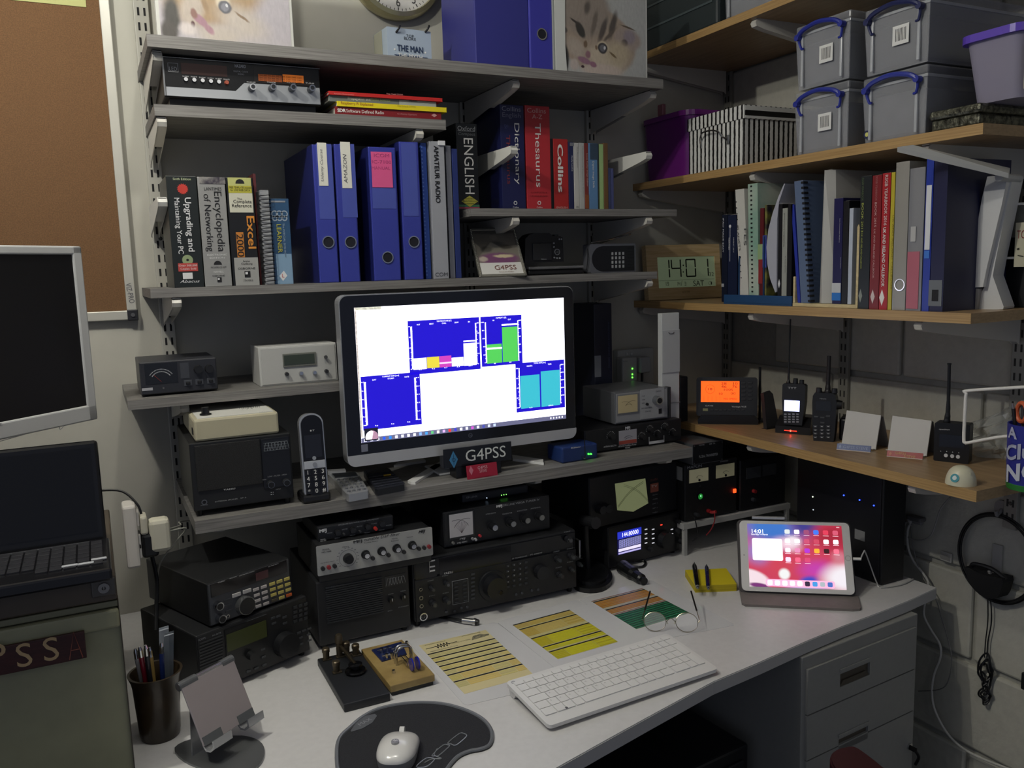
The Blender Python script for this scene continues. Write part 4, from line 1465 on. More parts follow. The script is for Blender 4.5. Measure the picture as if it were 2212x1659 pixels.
# silver cross needle meter on it
f = FB(1.815)
fa,fz = f.at(445,530)
a0 = fa
a1 = f.at(842,470)[0]
b1 = f.at(437,305)[1]
r = device('watt_meter','silver grey watt meter with a cream dial on the antenna tuner','meter',f,a0,a1,tz + .003,b1,.16,M('6e7074',.35,.3),M('8f9092',.4),feet=.003,pad=.004)
rect(f,455,322,622,452,M('77797c',.3),r,'dial_rim',d=.0015,t=.002,bev=.001)
rect(f,466,332,612,444,M('c4b58c',.3),r,'dial_face',d=.0035)
a,b = f.at(540,440)
for cx_,t0,t1,ra in ((a - .012,.18,.62,.026),(a + .012,.38,.82,.026),(a,.3,.7,.018)):
 B(f).tube([f.w(cx_ + ra * math.cos(PI * (t0 + (t1 - t0) * i / 8)),b + ra * math.sin(PI * (t0 + (t1 - t0) * i / 8)),.0044) for i in range(9)],.0003,4).out('dial_scale',INK,r)
rect(f,632,285,812,482,M('a4a6a8',.35,.2),r,'control_plate',d=.0015)
a,b = f.at(745,358)
B(f).knob(a,b,.012,.018,.011,.002,24).out('knob',M('a8aaac',.2,.9),r)
B(f).knob(a,b,.0075,.0188,None,.002,24).out('knob_cap',BLACK,r)
a,b = f.at(676,389)
B(f).knob(a,b,.0035,.006,None,.002,12).out('small_knob',INK,r)
tl(f,750,296,790,293,9,'DAIWA',INK,r,d=.0026)
for y,s in ((332,'FWD'),(360,'SWR'),(385,'REV')):
 tl(f,645,y,668,y - 2,7,s,INK,r,d=.0026)
tl(f,640,424,720,415,7,'CROSS NEEDLE METER',INK,r,d=.0026)
tl(f,670,447,715,442,9,'CN-101L',INK,r,d=.0026)
rect(f,770,425,792,460,INK,r,'approval_mark',d=.0024)
B(f).box(a1 - .0005,a1 + .006,tz + .003,b1,-.16,.004,.001).out('side_cheek',M('2a2b2e',.4),r)

# wall socket with adapters
view(1240,620,4.366)
fw = F((0,-.001,0))
r = thing('wall_socket','white double wall socket behind the watt meter','socket',W_(fw,530,700))
rect(fw,365,592,705,900,M('b9bbb8',.4),r,'faceplate',t=.028,bev=.004)
for x in (488,530):
 rect(fw,x,618,x + 16,644,M('d0d2d0',.3),r,'rocker',d=.028,t=.004,bev=.001)
for x0,y0,x1,y1,lab,th in ((432,668,575,912,'white powerline adapter with three green lights',.035),(588,662,692,800,'pale plug of the black lead beside the powerline adapter',.04)):
 a0,a1,b0,b1 = fw.r(x0,y0,x1,y1,.05)
 r = thing('plug_adapter',lab,'adapter',fw.w((a0 + a1) / 2,b0,.045))
 B(fw).box(a0,a1,b0,b1,.029,.029 + th,.005).out('body',M('b4b6b6',.4),r)
 if th < .04:
  for y in (770,823,853):
   a,b = fw.at(551,y,.065)
   B(fw).knob(a,b,.0022,.0015,None,.029 + th,10).out('green_light',M('60ff40',.3,emit=3),r)
  tl(fw,460,705,505,700,8,'TP-LINK',M('70747a'),r,d=.0655)
 else:
  a,b = fw.at(640,800,.05)
  B(fw).tube([fw.w(a,b,.05),fw.w(a - .005,b - .03,.055),fw.w(a - .02,b - .035,.05),fw.w(a - .015,b - .08,.03)],.004).out('lead',BLACK,r)
# tall black box
f = FB(2.0)
a0,a1 = f.at(192,600)[0],f.at(360,600)[0]
b1 = f.at(200,160)[1]
r = device('box_file','tall dark navy box file standing behind the monitor edge','box',f,a0,a1,S5,b1,.11,M('161a2c',.45),None,.002)
rect(f,192,650,255,845,M('6c7078',.6),r,'paper_label')
tl(f,318,330,338,760,14,'SHORTWAVE LISTENING AERIALS',M('4a5070'),r)
# white folded lamp body standing upright
f = FB(1.83)
a0,a1 = f.at(828,700)[0],f.at(994,700)[0]
b1 = f.at(825,250)[1]
r = thing('folding_lamp','white folded lamp standing upright behind the watt meter','lamp',f.w((a0 + a1) / 2,S5,-.01))
B(f).box(a0,a1,S5,b1,-.018,0,.0015).out('body',M('c4c6c6',.35),r)
B(f).box(a0,a1,b1 - .16,b1 - .045,0,.0025,.0008).out('front_cover',M('b4b6b8',.35),r)
bq = B(f)
a,b = f.at(912,432)
bq.tube([f.w(a - .009,b + .002,.003),f.w(a - .005,b - .002,.003),f.w(a + .005,b - .002,.003),f.w(a + .009,b + .002,.003)],.0009,6)
bq.out('finger_notch',M('3a3c40'),r)
B(f).box(a0,a1,f.at(900,1098)[1] - .0,f.at(900,1092)[1],0,.003).out('seam',M('8c8e90'),r)
f = FB(1.90)
a0,a1,b0,b1 = f.r(1002,850,1074,1170)
r = device('small_box','small matt black box right of the folded lamp','box',f,a0,a1,1.073,b1,.05,M('131418',.5),None,.002)
B(f).box(a0 + .002,a1 - .002,1.075,b1 - .004,0,.001).out('front_panel',M('1c1d22',.4),r)

# ------------------------------------------------------------------ cork board and equipment at the left
view(0,0,2.6757)
fw = F((0,-.002,0))
d_ = .018
xo = (fw.at(640,100,d_)[0] + fw.at(765,1500,d_)[0]) / 2
xi = (fw.at(572,100,d_)[0] + fw.at(715,1500,d_)[0]) / 2
view()
zb_ = fw.at(298,690,d_)[1]
zi = fw.at(270,671,d_)[1]
r = thing('cork_board','brown cork notice board in a white aluminium frame','notice board',(xo - .45,-.012,zb_))
FRM = M('c2c0b6',.35,.2)
B(fw).box(-1.0,xi,zi,2.5,0,.012).out('cork',M('77583a',.95,noise=.5,scale=420,bump=.6,col2='664a30'),r)
B(fw).box(xi,xo,zb_,2.5,0,d_,.002).out('frame_upright',FRM,r)
B(fw).box(-1.0,xo,zb_,zi,.0,d_ - .001,.002).out('frame_rail',FRM,r)
B(fw).box(xo - (xo - xi) * 1.0,xo + .002,zb_ - .002,zi + .002,-.0,d_ + .002,.002).out('corner_cap',M('26262a',.4),r)
a,b = fw.at(287,680,d_)
B(fw).knob(a,b,.0045,.003,None,d_ + .002,12).out('screw',M('6a6a6c',.4,.5),r)
tl(fw,276,612,285,655,11,'VIZ-PRO',M('55555a'),r,d=d_ + .0006)
f_ = fw
a0,a1,b0,b1 = fw.r(12,-60,187,22,.013)
n = thing('note','yellow paper note pinned on the cork board','note',fw.w((a0 + a1) / 2,b0,.014))
B(fw).box(a0,a1,b0 + .006,b1,.0125,.0135).out('paper',M('b8b878',.7),n)
B(fw).knob((a0 + a1) / 2,b1 - .01,.004,.008,.003,.0135,12).out('pin',M('a03030',.4),n)

# brown cabinet
fcb = FB(1.40)
cx1 = (fcb.at(281,1240)[0] + fcb.at(320,1650)[0]) / 2
cx1 = min(cx1,-.0015)
ct = fcb.at(280,1236)[1]
BR = M('4a4136',.45,noise=.1,scale=40)
r = thing('steel_cabinet','brown steel cabinet with a cream shutter door at the left','cabinet',(cx1 - .4,-2.14 + 1.6,0))
cw = .80
B(fcb).box(cx1 - cw,cx1,.0,ct,-.42,-.012,.003).out('body',BR,r)
z1_,z0_ = fcb.at(262,1296)[1],fcb.at(262,1312)[1]
B(fcb).box(cx1 - cw,cx1,fcb.at(150,1302)[1] if False else z1_ + .002,ct,-.014,0,.003).out('top_rail',BR,r)
sxr = (fcb.at(257,1323)[0] + fcb.at(289,1655)[0]) / 2
B(fcb).box(sxr + .001,cx1,0,z1_ + .004,-.014,0,.002).out('side_rail',BR,r)
B(fcb).box(cx1 - cw,sxr,.02,z0_ - .002,-.012,-.006).box(cx1 - cw,sxr,z0_ - .03,z0_ - .0,-.012,.004,.004).out('door',M('8d8c70',.5,noise=.08,scale=30),r)
B(fcb).box(cx1 - cw,sxr,z0_ + .002,z0_ + .012,-.012,-.002,.002).out('door_track',M('6f6e58',.5),r)
a,b = fcb.at(224,1268)
B(fcb).box(a - .017,a + .017,b - .014,b + .014,0,.004,.003).out('lock_plate',M('5a5650',.3,.7),r)
B(fcb).ring(a,b,.008,.003,.004,.007,20).box(a - .0008,a + .0008,b - .004,b + .004,.0035,.0046).out('lock',M('8a8680',.25,.8),r)
# engraved sign hanging on the cabinet door
fsn = FB(1.394)
a0_,b1_ = fsn.at(183,1362,.004)
a1_,b0_ = fsn.at(188,1420,.004)
r = thing('wooden_sign','dark red wooden sign with carved letters on the cabinet door','sign',fsn.w(a1_ - .12,b0_,.004))
B(fsn).box(a1_ - .26,a1_,b0_,b1_,.0,.006,.001).out('board',M('3a1814',.4,noise=.4,scale=30,stretch=(1,1,8)),r)
for x,y,s,h,c in ((52,1418,'S',.052,'a8906a'),(110,1405,'S',.052,'a8906a'),(-8,1420,'P',.052,'a8906a')):
 tx(fsn,x,y,h,s,M(c),r,d=.0065)
a,b = fsn.at(162,1392)
B(fsn).tube([fsn.w(a - .009,b - .02,.0065),fsn.w(a,b + .022,.0065),fsn.w(a + .009,b - .02,.0065)],.0009,5,smooth=False).tube([fsn.w(a - .006,b - .006,.0065),fsn.w(a + .006,b - .006,.0065)],.0007,5).out('carved_tower',M('7a4030'),r)

# left monitor
base = EYE + Vector((-.008,1.80,-.1481 * 1.80))
fl = FV(base,math.radians(42))
hgt = fl.at(170,532)[1]
r = thing('monitor','switched off monitor with a white bezel at the left edge','monitor',fl.w(-.2,-.08,-.05))
WB = M('bcbdbc',.4)
Wd = .46
B(fl).box(-Wd,0,0,hgt,-.04,-.002,.008).out('housing',WB,r)
sx,sz1 = fl.at(155,560)[0],fl.at(155,550)[1]
sz0 = fl.at(196,874)[1]
bz = B(fl)
bz.box(-Wd,0,sz1,hgt,-.003,.004,.003).box(sx,0,0,hgt,-.003,.004,.003).box(-Wd,-Wd - sx,0,hgt,-.003,.004,.003).box(-Wd,0,0,sz0,-.003,.004,.003)
bz.out('bezel',WB,r)
B(fl).box(-Wd - sx,sx,sz0,sz1,-.003,.001).out('screen',M('101012',.35),r)
B(fl).tube([fl.w(-.22,-.003,.002),fl.w(-.10,.0035,.003),fl.w(-.085,-.004,.003),fl.w(-.07,.003,.003),fl.w(-.015,.006,.003)],.0008,5).out('chin_line',M('8a8c8c'),r)
B(fl).box(-.31,-.21,ct - base.z + .012,.06,-.085,-.042,.008).out('stand_neck',WB,r)
B(fl).box(-.33,-.19,ct - base.z + .0005,ct - base.z + .013,-.14,-.035,.005).out('stand_foot',WB,r)
tl(fl,0,918,5,917,6,'E',M('6a6a6c'),r,d=.005)

# laptop on the cabinet
zt = ct
ftp = FD(zt + .02)
fr_ = ftp.at(272,1222)
br_ = ftp.at(247,1158)
x1_ = min(fr_[0],cx1 - .004)
y0_ = fr_[1]
y1_ = br_[1]
r = thing('laptop','black open laptop on the brown cabinet','laptop',(x1_ - .17,(y0_ + y1_) / 2,zt))
lw = .36
B().bw(x1_ - lw,x1_,y0_,y1_,zt + .0005,zt + .02,.004).out('base',M('17171a',.25),r)
ky0,ky1 = y0_ + (y1_ - y0_) * .16,y1_ - (y1_ - y0_) * .1
rows = 6
for j in range(rows):
 n = 18
 for i in range(n):
  kx = x1_ - .010 - (i + 1) * (lw - .02) / n
  if j == 0 and 4 < i < 9:
   continue
  y = ky0 + (ky1 - ky0) * j / rows
  B().bw(kx + .0012,kx + (lw - .02) / n - .0012,y + .0014,y + (ky1 - ky0) / rows - .0014,zt + .0195,zt + .0225,.0006).out('key',M('2c2c30',.35),r)
for i,(x,y) in enumerate(((151,1225),(186,1220),(214,1210))):
 a,b = ftp.at(x,y)
 B(FD(zt + .02)).box(a - .011,a + .011,b - .0035,b + .0035,.0005,.0035,.001).out('arrow_key',M('b4b6ba',.3),r)
B().bw(x1_ - lw + .02,x1_ - .03,y1_ - .018,y1_ - .012,zt + .0195,zt + .021).out('hinge_strip',M('6c6e72',.3,.5),r)
fld = FV((x1_ - .004,y1_ + .004,zt + .012),0,.16)
lt = fld.at(212,950)[1]
B(fld).box(-lw + .008,0,0,lt,-.012,0,.006).out('lid',M('141416',.2),r)
B(fld).box(-lw + .02,-.012,.02,lt - .012,0,.0012).out('screen',M('0c0b0b',.06),r)

# socket strip and plugs beside the cabinet
view(0,1040,2.6797)
fk = FB(1.72)
a0,b1 = fk.at(705,150)
a1,b0 = fk.at(815,500)
xs = .012
r = thing('socket_strip','white upright socket strip beside the brown cabinet','socket',(a0 + .010,-.42,b0))
B(fk).box(a0 + .0,a0 + .024,b0,b1,-.055,0,.005).out('body',M('c8c4be',.4),r)
for z in (b1 - .03,b1 - .075,b0 + .03):
 B(fk).box(a0 + .024,a0 + .028,z - .014,z + .014,-.045,-.010,.001).out('socket_face',M('d8d4ce',.4),r)
p0 = fk.at(790,215)
p1 = fk.at(862,315)
t = thing('plug_adapter','cream plug pushed into the socket strip','adapter',fk.w((p0[0] + p1[0]) / 2,p1[1],-.03))
B(fk).box(a0 + .0285,p1[0],p1[1],p0[1],-.05,-.006,.005).out('body',M('c4c0b0',.4),t)
B(fk).tube([fk.w(p0[0] + .01,p0[1],-.03),fk.w(p0[0] + .004,p0[1] + .02,-.035),fk.w(p0[0] - .02,p0[1] + .045,-.05),fk.w(p0[0] - .06,p0[1] + .05,-.06)],.0022).out('lead',BLACK,t)
q0 = fk.at(868,235)
q1 = fk.at(998,405)
t = thing('power_adapter','square cream power adapter with a thin cable','adapter',fk.w((q0[0] + q1[0]) / 2,q1[1],-.03))
B(fk).box(p1[0] + .0008,q1[0],q1[1],q0[1],-.04,-.004,.008).out('body',M('c6c3b2',.4),t)
B(fk).tube([fk.w(q1[0] - .004,q0[1] - .03,-.02),fk.w(q1[0] + .03,q0[1] - .03,-.025),fk.w(q1[0] + .012,q0[1] - .055,-.035),fk.w(q1[0] - .02,q0[1] - .09,-.03),fk.w(q1[0] - .03,q0[1] - .13,-.04)],.0017).out('lead',M('8a8a80',.5),t)
t = thing('cable','thin grey cable running from the power adapter along the wall','cable',fk.w(q1[0] + .05,q0[1] - .08,-.2))
B(fk).tube([fk.w(q1[0] + .0,q0[1] - .032,-.045),fk.w(q1[0] + .03,q0[1] - .06,-.16),fk.w(q1[0] + .05,q0[1] - .09,-.30),fk.w(q1[0] + .2,q0[1] - .14,-.40)],.0018).out('wire',M('9a9a90',.5),t)
t = thing('black_plug','black plug and lead low on the socket strip','adapter',fk.w(a0 + .04,b0 + .03,-.03))
B(fk).box(a0 + .0285,a0 + .058,b0 + .014,b0 + .062,-.05,-.006,.006).out('body',BLACK,t)
B(fk).tube([fk.w(a0 + .045,b0 + .014,-.03),fk.w(a0 + .05,b0 - .04,-.03),fk.w(a0 + .045,b0 - .09,-.02),fk.w(a0 + .04,b0 - .13,.0)],.004).out('lead',BLACK,t)
# ------------------------------------------------------------------ stacked radios at the back of the desk
view(660,1020,3.6867)
RB = M('1a1b1e',.5)
RP = M('16171a',.42)
GRY = M('9a9ca0',.6)
fS = FB(1.700)
a0,a1 = .370,.574
tS = fS.at(95,880)[1]
r = device('desk_speaker','black louvred desk speaker left of the big transceiver','speaker',fS,a0,a1,DZ + .010,tS,.26,RB,None,.003,feet=.010)
g0,g1 = fS.at(160,1000)[0],fS.at(615,1000)[0]
z0g,z1g = fS.at(175,1210)[1],fS.at(160,915)[1]
n = 17
for i in range(n):
 z = z0g + (z1g - z0g) * (i + .5) / n
 B(fS).box(g0,g1,z - .0017,z + .0017,0,.003,.0008).out('louvre_slat',M('202226',.45),r)
tl(fS,165,925,250,910,16,'YAESU',PRINT,r,d=.001)
tl(fS,270,905,395,880,10,'EXTERNAL SPEAKER',GRY,r,d=.001)
tl(fS,405,878,440,871,10,'SP-8',GRY,r,d=.001)
a,b = fS.at(712,860)
B(fS).box(a - .023,a + .023,b - .0125,b + .0125,0,.001).out('chart_plate',M('1d1f24',.3),r)
bq = B(fS)
for i in range(6):
 x = a - .017 + i * .0065
 bq.tube([fS.w(x - .004,b - .009,.0013),fS.w(x,b + .007,.0013),fS.w(x + .005,b + .006,.0013),fS.w(x + .008,b - .009,.0013)],.0003,4,smooth=False)
bq.out('chart_lines',GRY,r,kind='stuff')
for x,y,s in ((680,1015,'LOW'),(778,990,'HIGH')):
 a,b = fS.at(x,y)
 B(fS).knob(a,b,.0075,.011,.0065,0,18).out('knob',M('131416',.3),r)
 B(fS).box(a - .0006,a + .0006,b,b + .006,.011,.0117).out('pointer',PRINT,r)
 tl(fS,x - 20,y - 42,x + 20,y - 47,8,s,GRY,r,d=.001)
tl(fS,655,1108,690,1100,8,'INPUT A',GRY,r,d=.001)
tl(fS,740,1078,820,1062,8,'PHONES',GRY,r,d=.001)

# big transceiver
fT = FB(1.706)
t0,t1 = .584,1.003
tT = fT.at(850,700)[1]
r = device('transceiver','large black base station transceiver covered in knobs on the desk','radio',fT,t0,t1,DZ + .014,tT,.36,RB,None,.004,feet=.014)
def zrow(x,y):
 return fT.at(x,y)[1]
B(fT).box(t0 + .003,t1 - .003,zrow(860,850),tT - .006,0,.003,.001).out('upper_fascia',M('14151a',.2),r)
B(fT).box(t0 + .003,t1 - .003,DZ + .016,zrow(860,862),0,.006,.0015).out('lower_fascia',RP,r)
D0 = .006
rect(fT,870,735,1045,845,M('191b1f',.15),r,'meter_window',d=.003)
rect(fT,985,703,988,800,PRINT,r,'meter_bar',d=.004)
for y in (703,750,783):
 rect(fT,988,y,1030,y + 3,PRINT,r,'meter_bar',d=.004)
rect(fT,1062,690,1640,760,M('101116',.1),r,'main_display',d=.003)
tl(fT,1102,808,1175,796,16,'YAESU',PRINT,r,d=D0 + .001)
tl(fT,1645,690,1765,668,9,'HF TRANSCEIVER',GRY,r,d=D0 + .001)
tl(fT,1790,660,1885,641,10,'FT-1000MP',GRY,r,d=D0 + .001)
for x,y,ra in ((915,932,.004),(918,1000,.0048),(921,1064,.0048)):
 a,b = fT.at(x,y,D0)
 B(fT).ring(a,b,ra,ra * .6,D0,D0 + .003,20).out('jack',STEEL,r)
a,b = fT.at(930,1142,D0)
m_ = B(fT).ring(a,b,.0092,.0068,D0,D0 + .009,24).out('microphone_socket',CHROME,r)
B(fT).knob(a,b,.0068,.004,None,D0,20).out('socket_insert',M('2a2a2c',.4),m_)
for i in range(7):
 t = i * 2 * PI / 7
 B(fT).knob(a + .004 * math.cos(t),b + .004 * math.sin(t),.0007,.0055,None,D0,6).out('pin',CHROME,m_)
KN = M('222327',.35)
for x,y,ra in ((998,920,.0062),(1115,880,.0062),(1010,1040,.0085),(1118,1018,.0085),(2085,530,.0085),(2000,688,.0085),(2108,665,.0085),(2018,815,.0085),(2110,770,.0065),(2172,728,.006)):
 a,b = fT.at(x,y,D0)
 k = B(fT).knob(a,b,ra,.009,ra * .9,D0,20).out('knob',KN,r)
 B(fT).knob(a,b,ra * .62,.009,ra * .55,D0 + .009,16).out('inner_knob',M('5a5c60',.2,.7),k)
 tl(fT,x - 26,y - 52,x + 22,y - 60,8,'AF GAIN RF',GRY,r,d=D0 + .0006)
a,b = fT.at(1490,900,D0)
B(fT).knob(a,b,.036,.004,.035,D0,48).out('shuttle_ring',M('1e2024',.4),r)
k = B(fT).knob(a,b,.027,.022,.025,D0 + .004,48).out('tuning_knob',M('1b1c20',.35),r)
B(fT).knob(a + .008,b - .011,.0062,.0012,.0045,D0 + .026,20).out('finger_dimple',M('0b0c0e',.2),k)
a,b = fT.at(1870,790,D0)
k = B(fT).knob(a,b,.018,.016,.0165,D0,36).out('second_tuning_knob',M('1b1c20',.35),r)
rx0,rx1,ry0,ry1 = fT.r(1165,870,1300,1030,D0)
B(fT).box(rx0,rx1,ry0,ry1,D0,D0 + .0006).out('key_group_rim',GRY,r)
B(fT).box(rx0 + .0008,rx1 - .0008,ry0 + .0008,ry1 - .0008,D0 + .0004,D0 + .0009).out('key_group',RP,r)
for i in range(2):
 for j in range(6):
  a,b = rx0 + .009 + i * (rx1 - rx0 - .018),ry0 + .005 + j * (ry1 - ry0 - .01) / 5
  B(fT).box(a - .005,a + .005,b - .0016,b + .0016,D0 + .0009,D0 + .0026,.0005).out('key',M('2c2e33',.4),r)
for j in range(7):
 a,b = fT.at(1332,812 + j * 32,D0)
 B(fT).box(a - .0045,a + .0045,b - .0022,b + .0022,D0,D0 + .002,.0005).out('key',M('3c3e44',.4),r)
for i in range(4):
 for j in range(5):
  a,b = fT.at(1610 + i * 48,746 + j * 42 - i * 10,D0)
  B(fT).box(a - .0038,a + .0038,b - .0026,b + .0026,D0,D0 + .0022,.0005).out('key',M('303238',.4),r)
  if i < 3 and j < 4:
   text(fT,a,b,.0042,str((i + 1 + 3 * j) % 10),PRINT,r,d=D0 + .0026)
for x,y in ((1240,1080),(1285,1072),(1675,972),(1722,962),(1800,940),(1850,935),(1120,1110),(1185,1106)):
 a,b = fT.at(x,y,D0)
 B(fT).knob(a,b,.0028,.003,None,D0,12).out('push_button',M('44464c',.35),r)
B(fT).tube([fT.w(t1 + .001,zrow(2150,530),.002),fT.w(t1 + .001,zrow(2150,530),.016),fT.w(t1 + .001,zrow(2160,660),.016),fT.w(t1 + .001,zrow(2160,660),.002)],.0025,6,smooth=False).out('side_handle',STEEL,r)

# silver audio filter on the desk speaker
fQ = FB(1.694)
a0 = fQ.at(88,700)[0]
a1 = fQ.at(1008,530)[0]
b1 = fQ.at(82,592)[1]
b0 = max(fQ.at(95,828)[1],tS + .001)
r = device('audio_filter','silver fronted audio filter with a row of black knobs','radio',fQ,a0 + .003,a1 - .003,tS + .001,b1 - .001,.2,RB,None,.002)
B(fQ).poly(rr(a0,a1,b0,b1,.003),.0,.0025).out('front_panel',M('a9aaa8',.42,.25),r)
tl(fQ,383,558,450,546,22,'MFJ',INK,r,d=.003,bold=.02)
tl(fQ,465,545,748,488,24,'tunable DSP filter',INK,r,d=.003,shear=.25)
tl(fQ,900,480,945,468,20,'MFJ',INK,r,d=.003,bold=.04,shear=.4)
tl(fQ,135,622,192,610,12,'MODEL',INK,r,d=.003)
tl(fQ,128,642,205,628,12,'MFJ-784B',INK,r,d=.003)
for x,y,s,w_ in ((320,594,'Filters',50),(520,556,'Tunable Filters',110),(710,528,'Noise',44),(712,545,'Reduction',60),(830,516,'Volume',50)):
 tl(fQ,x - w_ / 2,y + w_ * .08,x + w_ / 2,y - w_ * .08,10,s,INK,r,d=.003)
a,b = fQ.at(335,682)
B(fQ).ring(a,b,.0185,.018,.0025,.0028,32).out('dial_ring',M('55575a'),r)
B(fQ).knob(a,b,.0108,.012,.0095,.0025,24).box(a - .0095,a + .001,b + .0005,b + .0018,.0144,.0152).out('knob',BLACK,r)
for x,y in ((475,652),(603,625),(722,603),(845,578)):
 a,b = fQ.at(x,y)
 k = B(fQ).knob(a,b,.0098,.004,.009,.0025,24).knob(a,b,.0078,.013,.007,.0025,24).out('knob',BLACK,r)
 B(fQ).knob(a,b,.0052,.0005,None,.0155,20).out('knob_cap',CHROME,k)
for x,y,c in ((134,762,'232325'),(181,752,'8a2a30'),(227,742,'232325'),(530,680,'232325'),(655,655,'232325'),(778,630,'232325'),(897,604,'232325'),(938,597,'232325'),(978,588,'8a2a30')):
 a,b = fQ.at(x,y)
 B(fQ).knob(a,b,.0045,.006,.0042,.0025,16).out('push_button',M(c,.3),r)
tl(fQ,120,728,232,706,7,'ON BYPASS INPUT',INK,r,d=.003)
bq = B(fQ)
a,b = fQ.at(335,682)
for i in range(14):
 t = -.6 + i * .34
 bq.box(a + .0225 * math.cos(t) - .0018,a + .0225 * math.cos(t) + .0018,b + .0225 * math.sin(t) - .0004,b + .0225 * math.sin(t) + .0004,.0025,.0028)
bq.out('dial_marks',M('55575a'),r,kind='stuff')
tQ = b1 - .001

# small keyer on the filter
fK = FB(1.722)
a0,a1 = fK.at(100,500)[0],fK.at(700,400)[0]
b1 = fK.at(100,440)[1]
r = device('memory_keyer','low black keyer box with small knobs on the silver filter','radio',fK,a0,a1,tQ + .001,b1,.15,M('1b1c20',.45),M('131418',.4),.002)
tl(fK,112,472,166,462,26,'MFJ',PRINT,r,d=.0018,bold=.05)
tl(fK,262,425,585,368,11,'MFJ DELUXE ELECTRONIC KEYER WITH MEMORY',GRY,r,d=.0018)
tl(fK,118,540,160,532,9,'MODEL',PRINT,r,d=.0018)
tl(fK,118,552,165,543,9,'MFJ-407',PRINT,r,d=.0018)
for x,y,c,ra in ((252,478,'1e1e20',.007),(372,458,'1e1e20',.007),(490,430,'1e1e20',.007),(604,408,'1e1e20',.007),(552,445,'c0342c',.0042),(428,466,'3a3a3c',.0025),(300,488,'3a3a3c',.0025)):
 a,b = fK.at(x,y)
 B(fK).knob(a,b,ra,.008,ra * .85,.0015,16).out('knob',M(c,.3),r)
for x,y,s in ((192,485,'MEMORY'),(255,525,'SPEED'),(375,502,'WEIGHT'),(492,482,'TONE'),(607,460,'VOLUME'),(312,455,'SEMI'),(430,432,'AUTO'),(545,410,'TUNE'),(663,423,'POWER')):
 tl(fK,x - 22,y + 3,x + 22,y - 3,8,s,GRY,r,d=.0018)

# black tuner on the transceiver
fU = FB(1.735)
a0,a1 = fU.at(1100,480)[0],fU.at(1945,330)[0]
b1 = fU.at(1085,325)[1]
r = device('antenna_tuner','black tuner with a crossed needle meter on the big transceiver','radio',fU,a0,a1,tT + .003,b1,.22,M('17181c',.45),M('121317',.35),.002,feet=.003)
rect(fU,1135,335,1345,505,M('24262a',.3),r,'meter_rim',d=.0015,t=.002,bev=.0006)
rect(fU,1142,342,1335,492,M('a3a1a4',.25,emit=.08),r,'meter_face',d=.0035)
a,b = fU.at(1238,484)
for cx_,p0,p1,ra in ((a - .012,.16,.60,.034),(a + .012,.40,.84,.034)):
 B(fU).tube([fU.w(cx_ + ra * math.cos(PI * (p0 + (p1 - p0) * i / 8)),b + ra * math.sin(PI * (p0 + (p1 - p0) * i / 8)),.0044) for i in range(9)],.0004,4).out('meter_scale',INK,r)
bq = B(fU)
for i in range(9):
 t = PI * (.3 + .4 * i / 8)
 bq.tube([fU.w(a,b + .001,.0044),fU.w(a + .028 * math.cos(t),b + .028 * math.sin(t),.0044)],.00025,4,smooth=False)
bq.out('meter_fan_lines',M('55484a'),r,kind='stuff')
tl(fU,1228,530,1268,522,18,'MFJ',PRINT,r,d=.0018,bold=.04,shear=.4)
tl(fU,1208,566,1288,552,11,'MFJ-989C',PRINT,r,d=.0018)
tl(fU,1522,275,1565,267,18,'MFJ',PRINT,r,d=.0018,bold=.05)
tl(fU,1572,268,1862,216,14,'DELUXE VERSA TUNER IV',GRY,r,d=.0018)
for x,y in ((1480,425),(1625,395),(1738,368),(1850,345)):
 a,b = fU.at(x,y)
 k = B(fU).knob(a,b,.012,.004,.0115,.0015,24).knob(a,b,.009,.020,.0082,.0015,24).out('knob',M('1c1d20',.25),r)
 B(fU).knob(a,b,.0066,.0006,None,.0215,20).out('knob_cap',CHROME,k)
for x,y,c in ((1383,503,'c0343c'),(1325,527,'8a8a8c'),(1348,532,'b0b0b2'),(1170,560,'70706e')):
 a,b = fU.at(x,y)
 B(fU).knob(a,b,.0035,.006,.003,.0015,12).out('push_button',M(c,.35),r)
for x,y,s in ((1475,330,'ANTENNA SELECTOR'),(1606,330,'TRANSMITTER'),(1725,305,'INDUCTOR'),(1832,285,'ANTENNA')):
 tl(fU,x - 40,y + 7,x + 40,y - 7,9,s,GRY,r,d=.0018)
tU = b1
# network box on top
fN = FB(1.775)
a0,a1 = fN.at(1248,230)[0],fN.at(1775,130)[0]
b1 = fN.at(1245,180)[1]
r = device('network_switch','flat black network box with tiny green lights on the tuner','router',fN,a0,a1,tU + .001,max(b1,tU + .022),.11,M('1d1f27',.4),None,.004)
tl(fN,1278,207,1370,190,15,'TP-LINK',GRY,r,d=.001)
for x,y,c in ((1560,183,'80ff60'),(1579,180,'80ff60'),(1598,177,'80ff60'),(1443,205,'c8e0ff')):
 a,b = fN.at(x,y)
 B(fN).knob(a,b,.0010,.001,None,0,8).out('indicator_light',M(c,.3,emit=3),r)

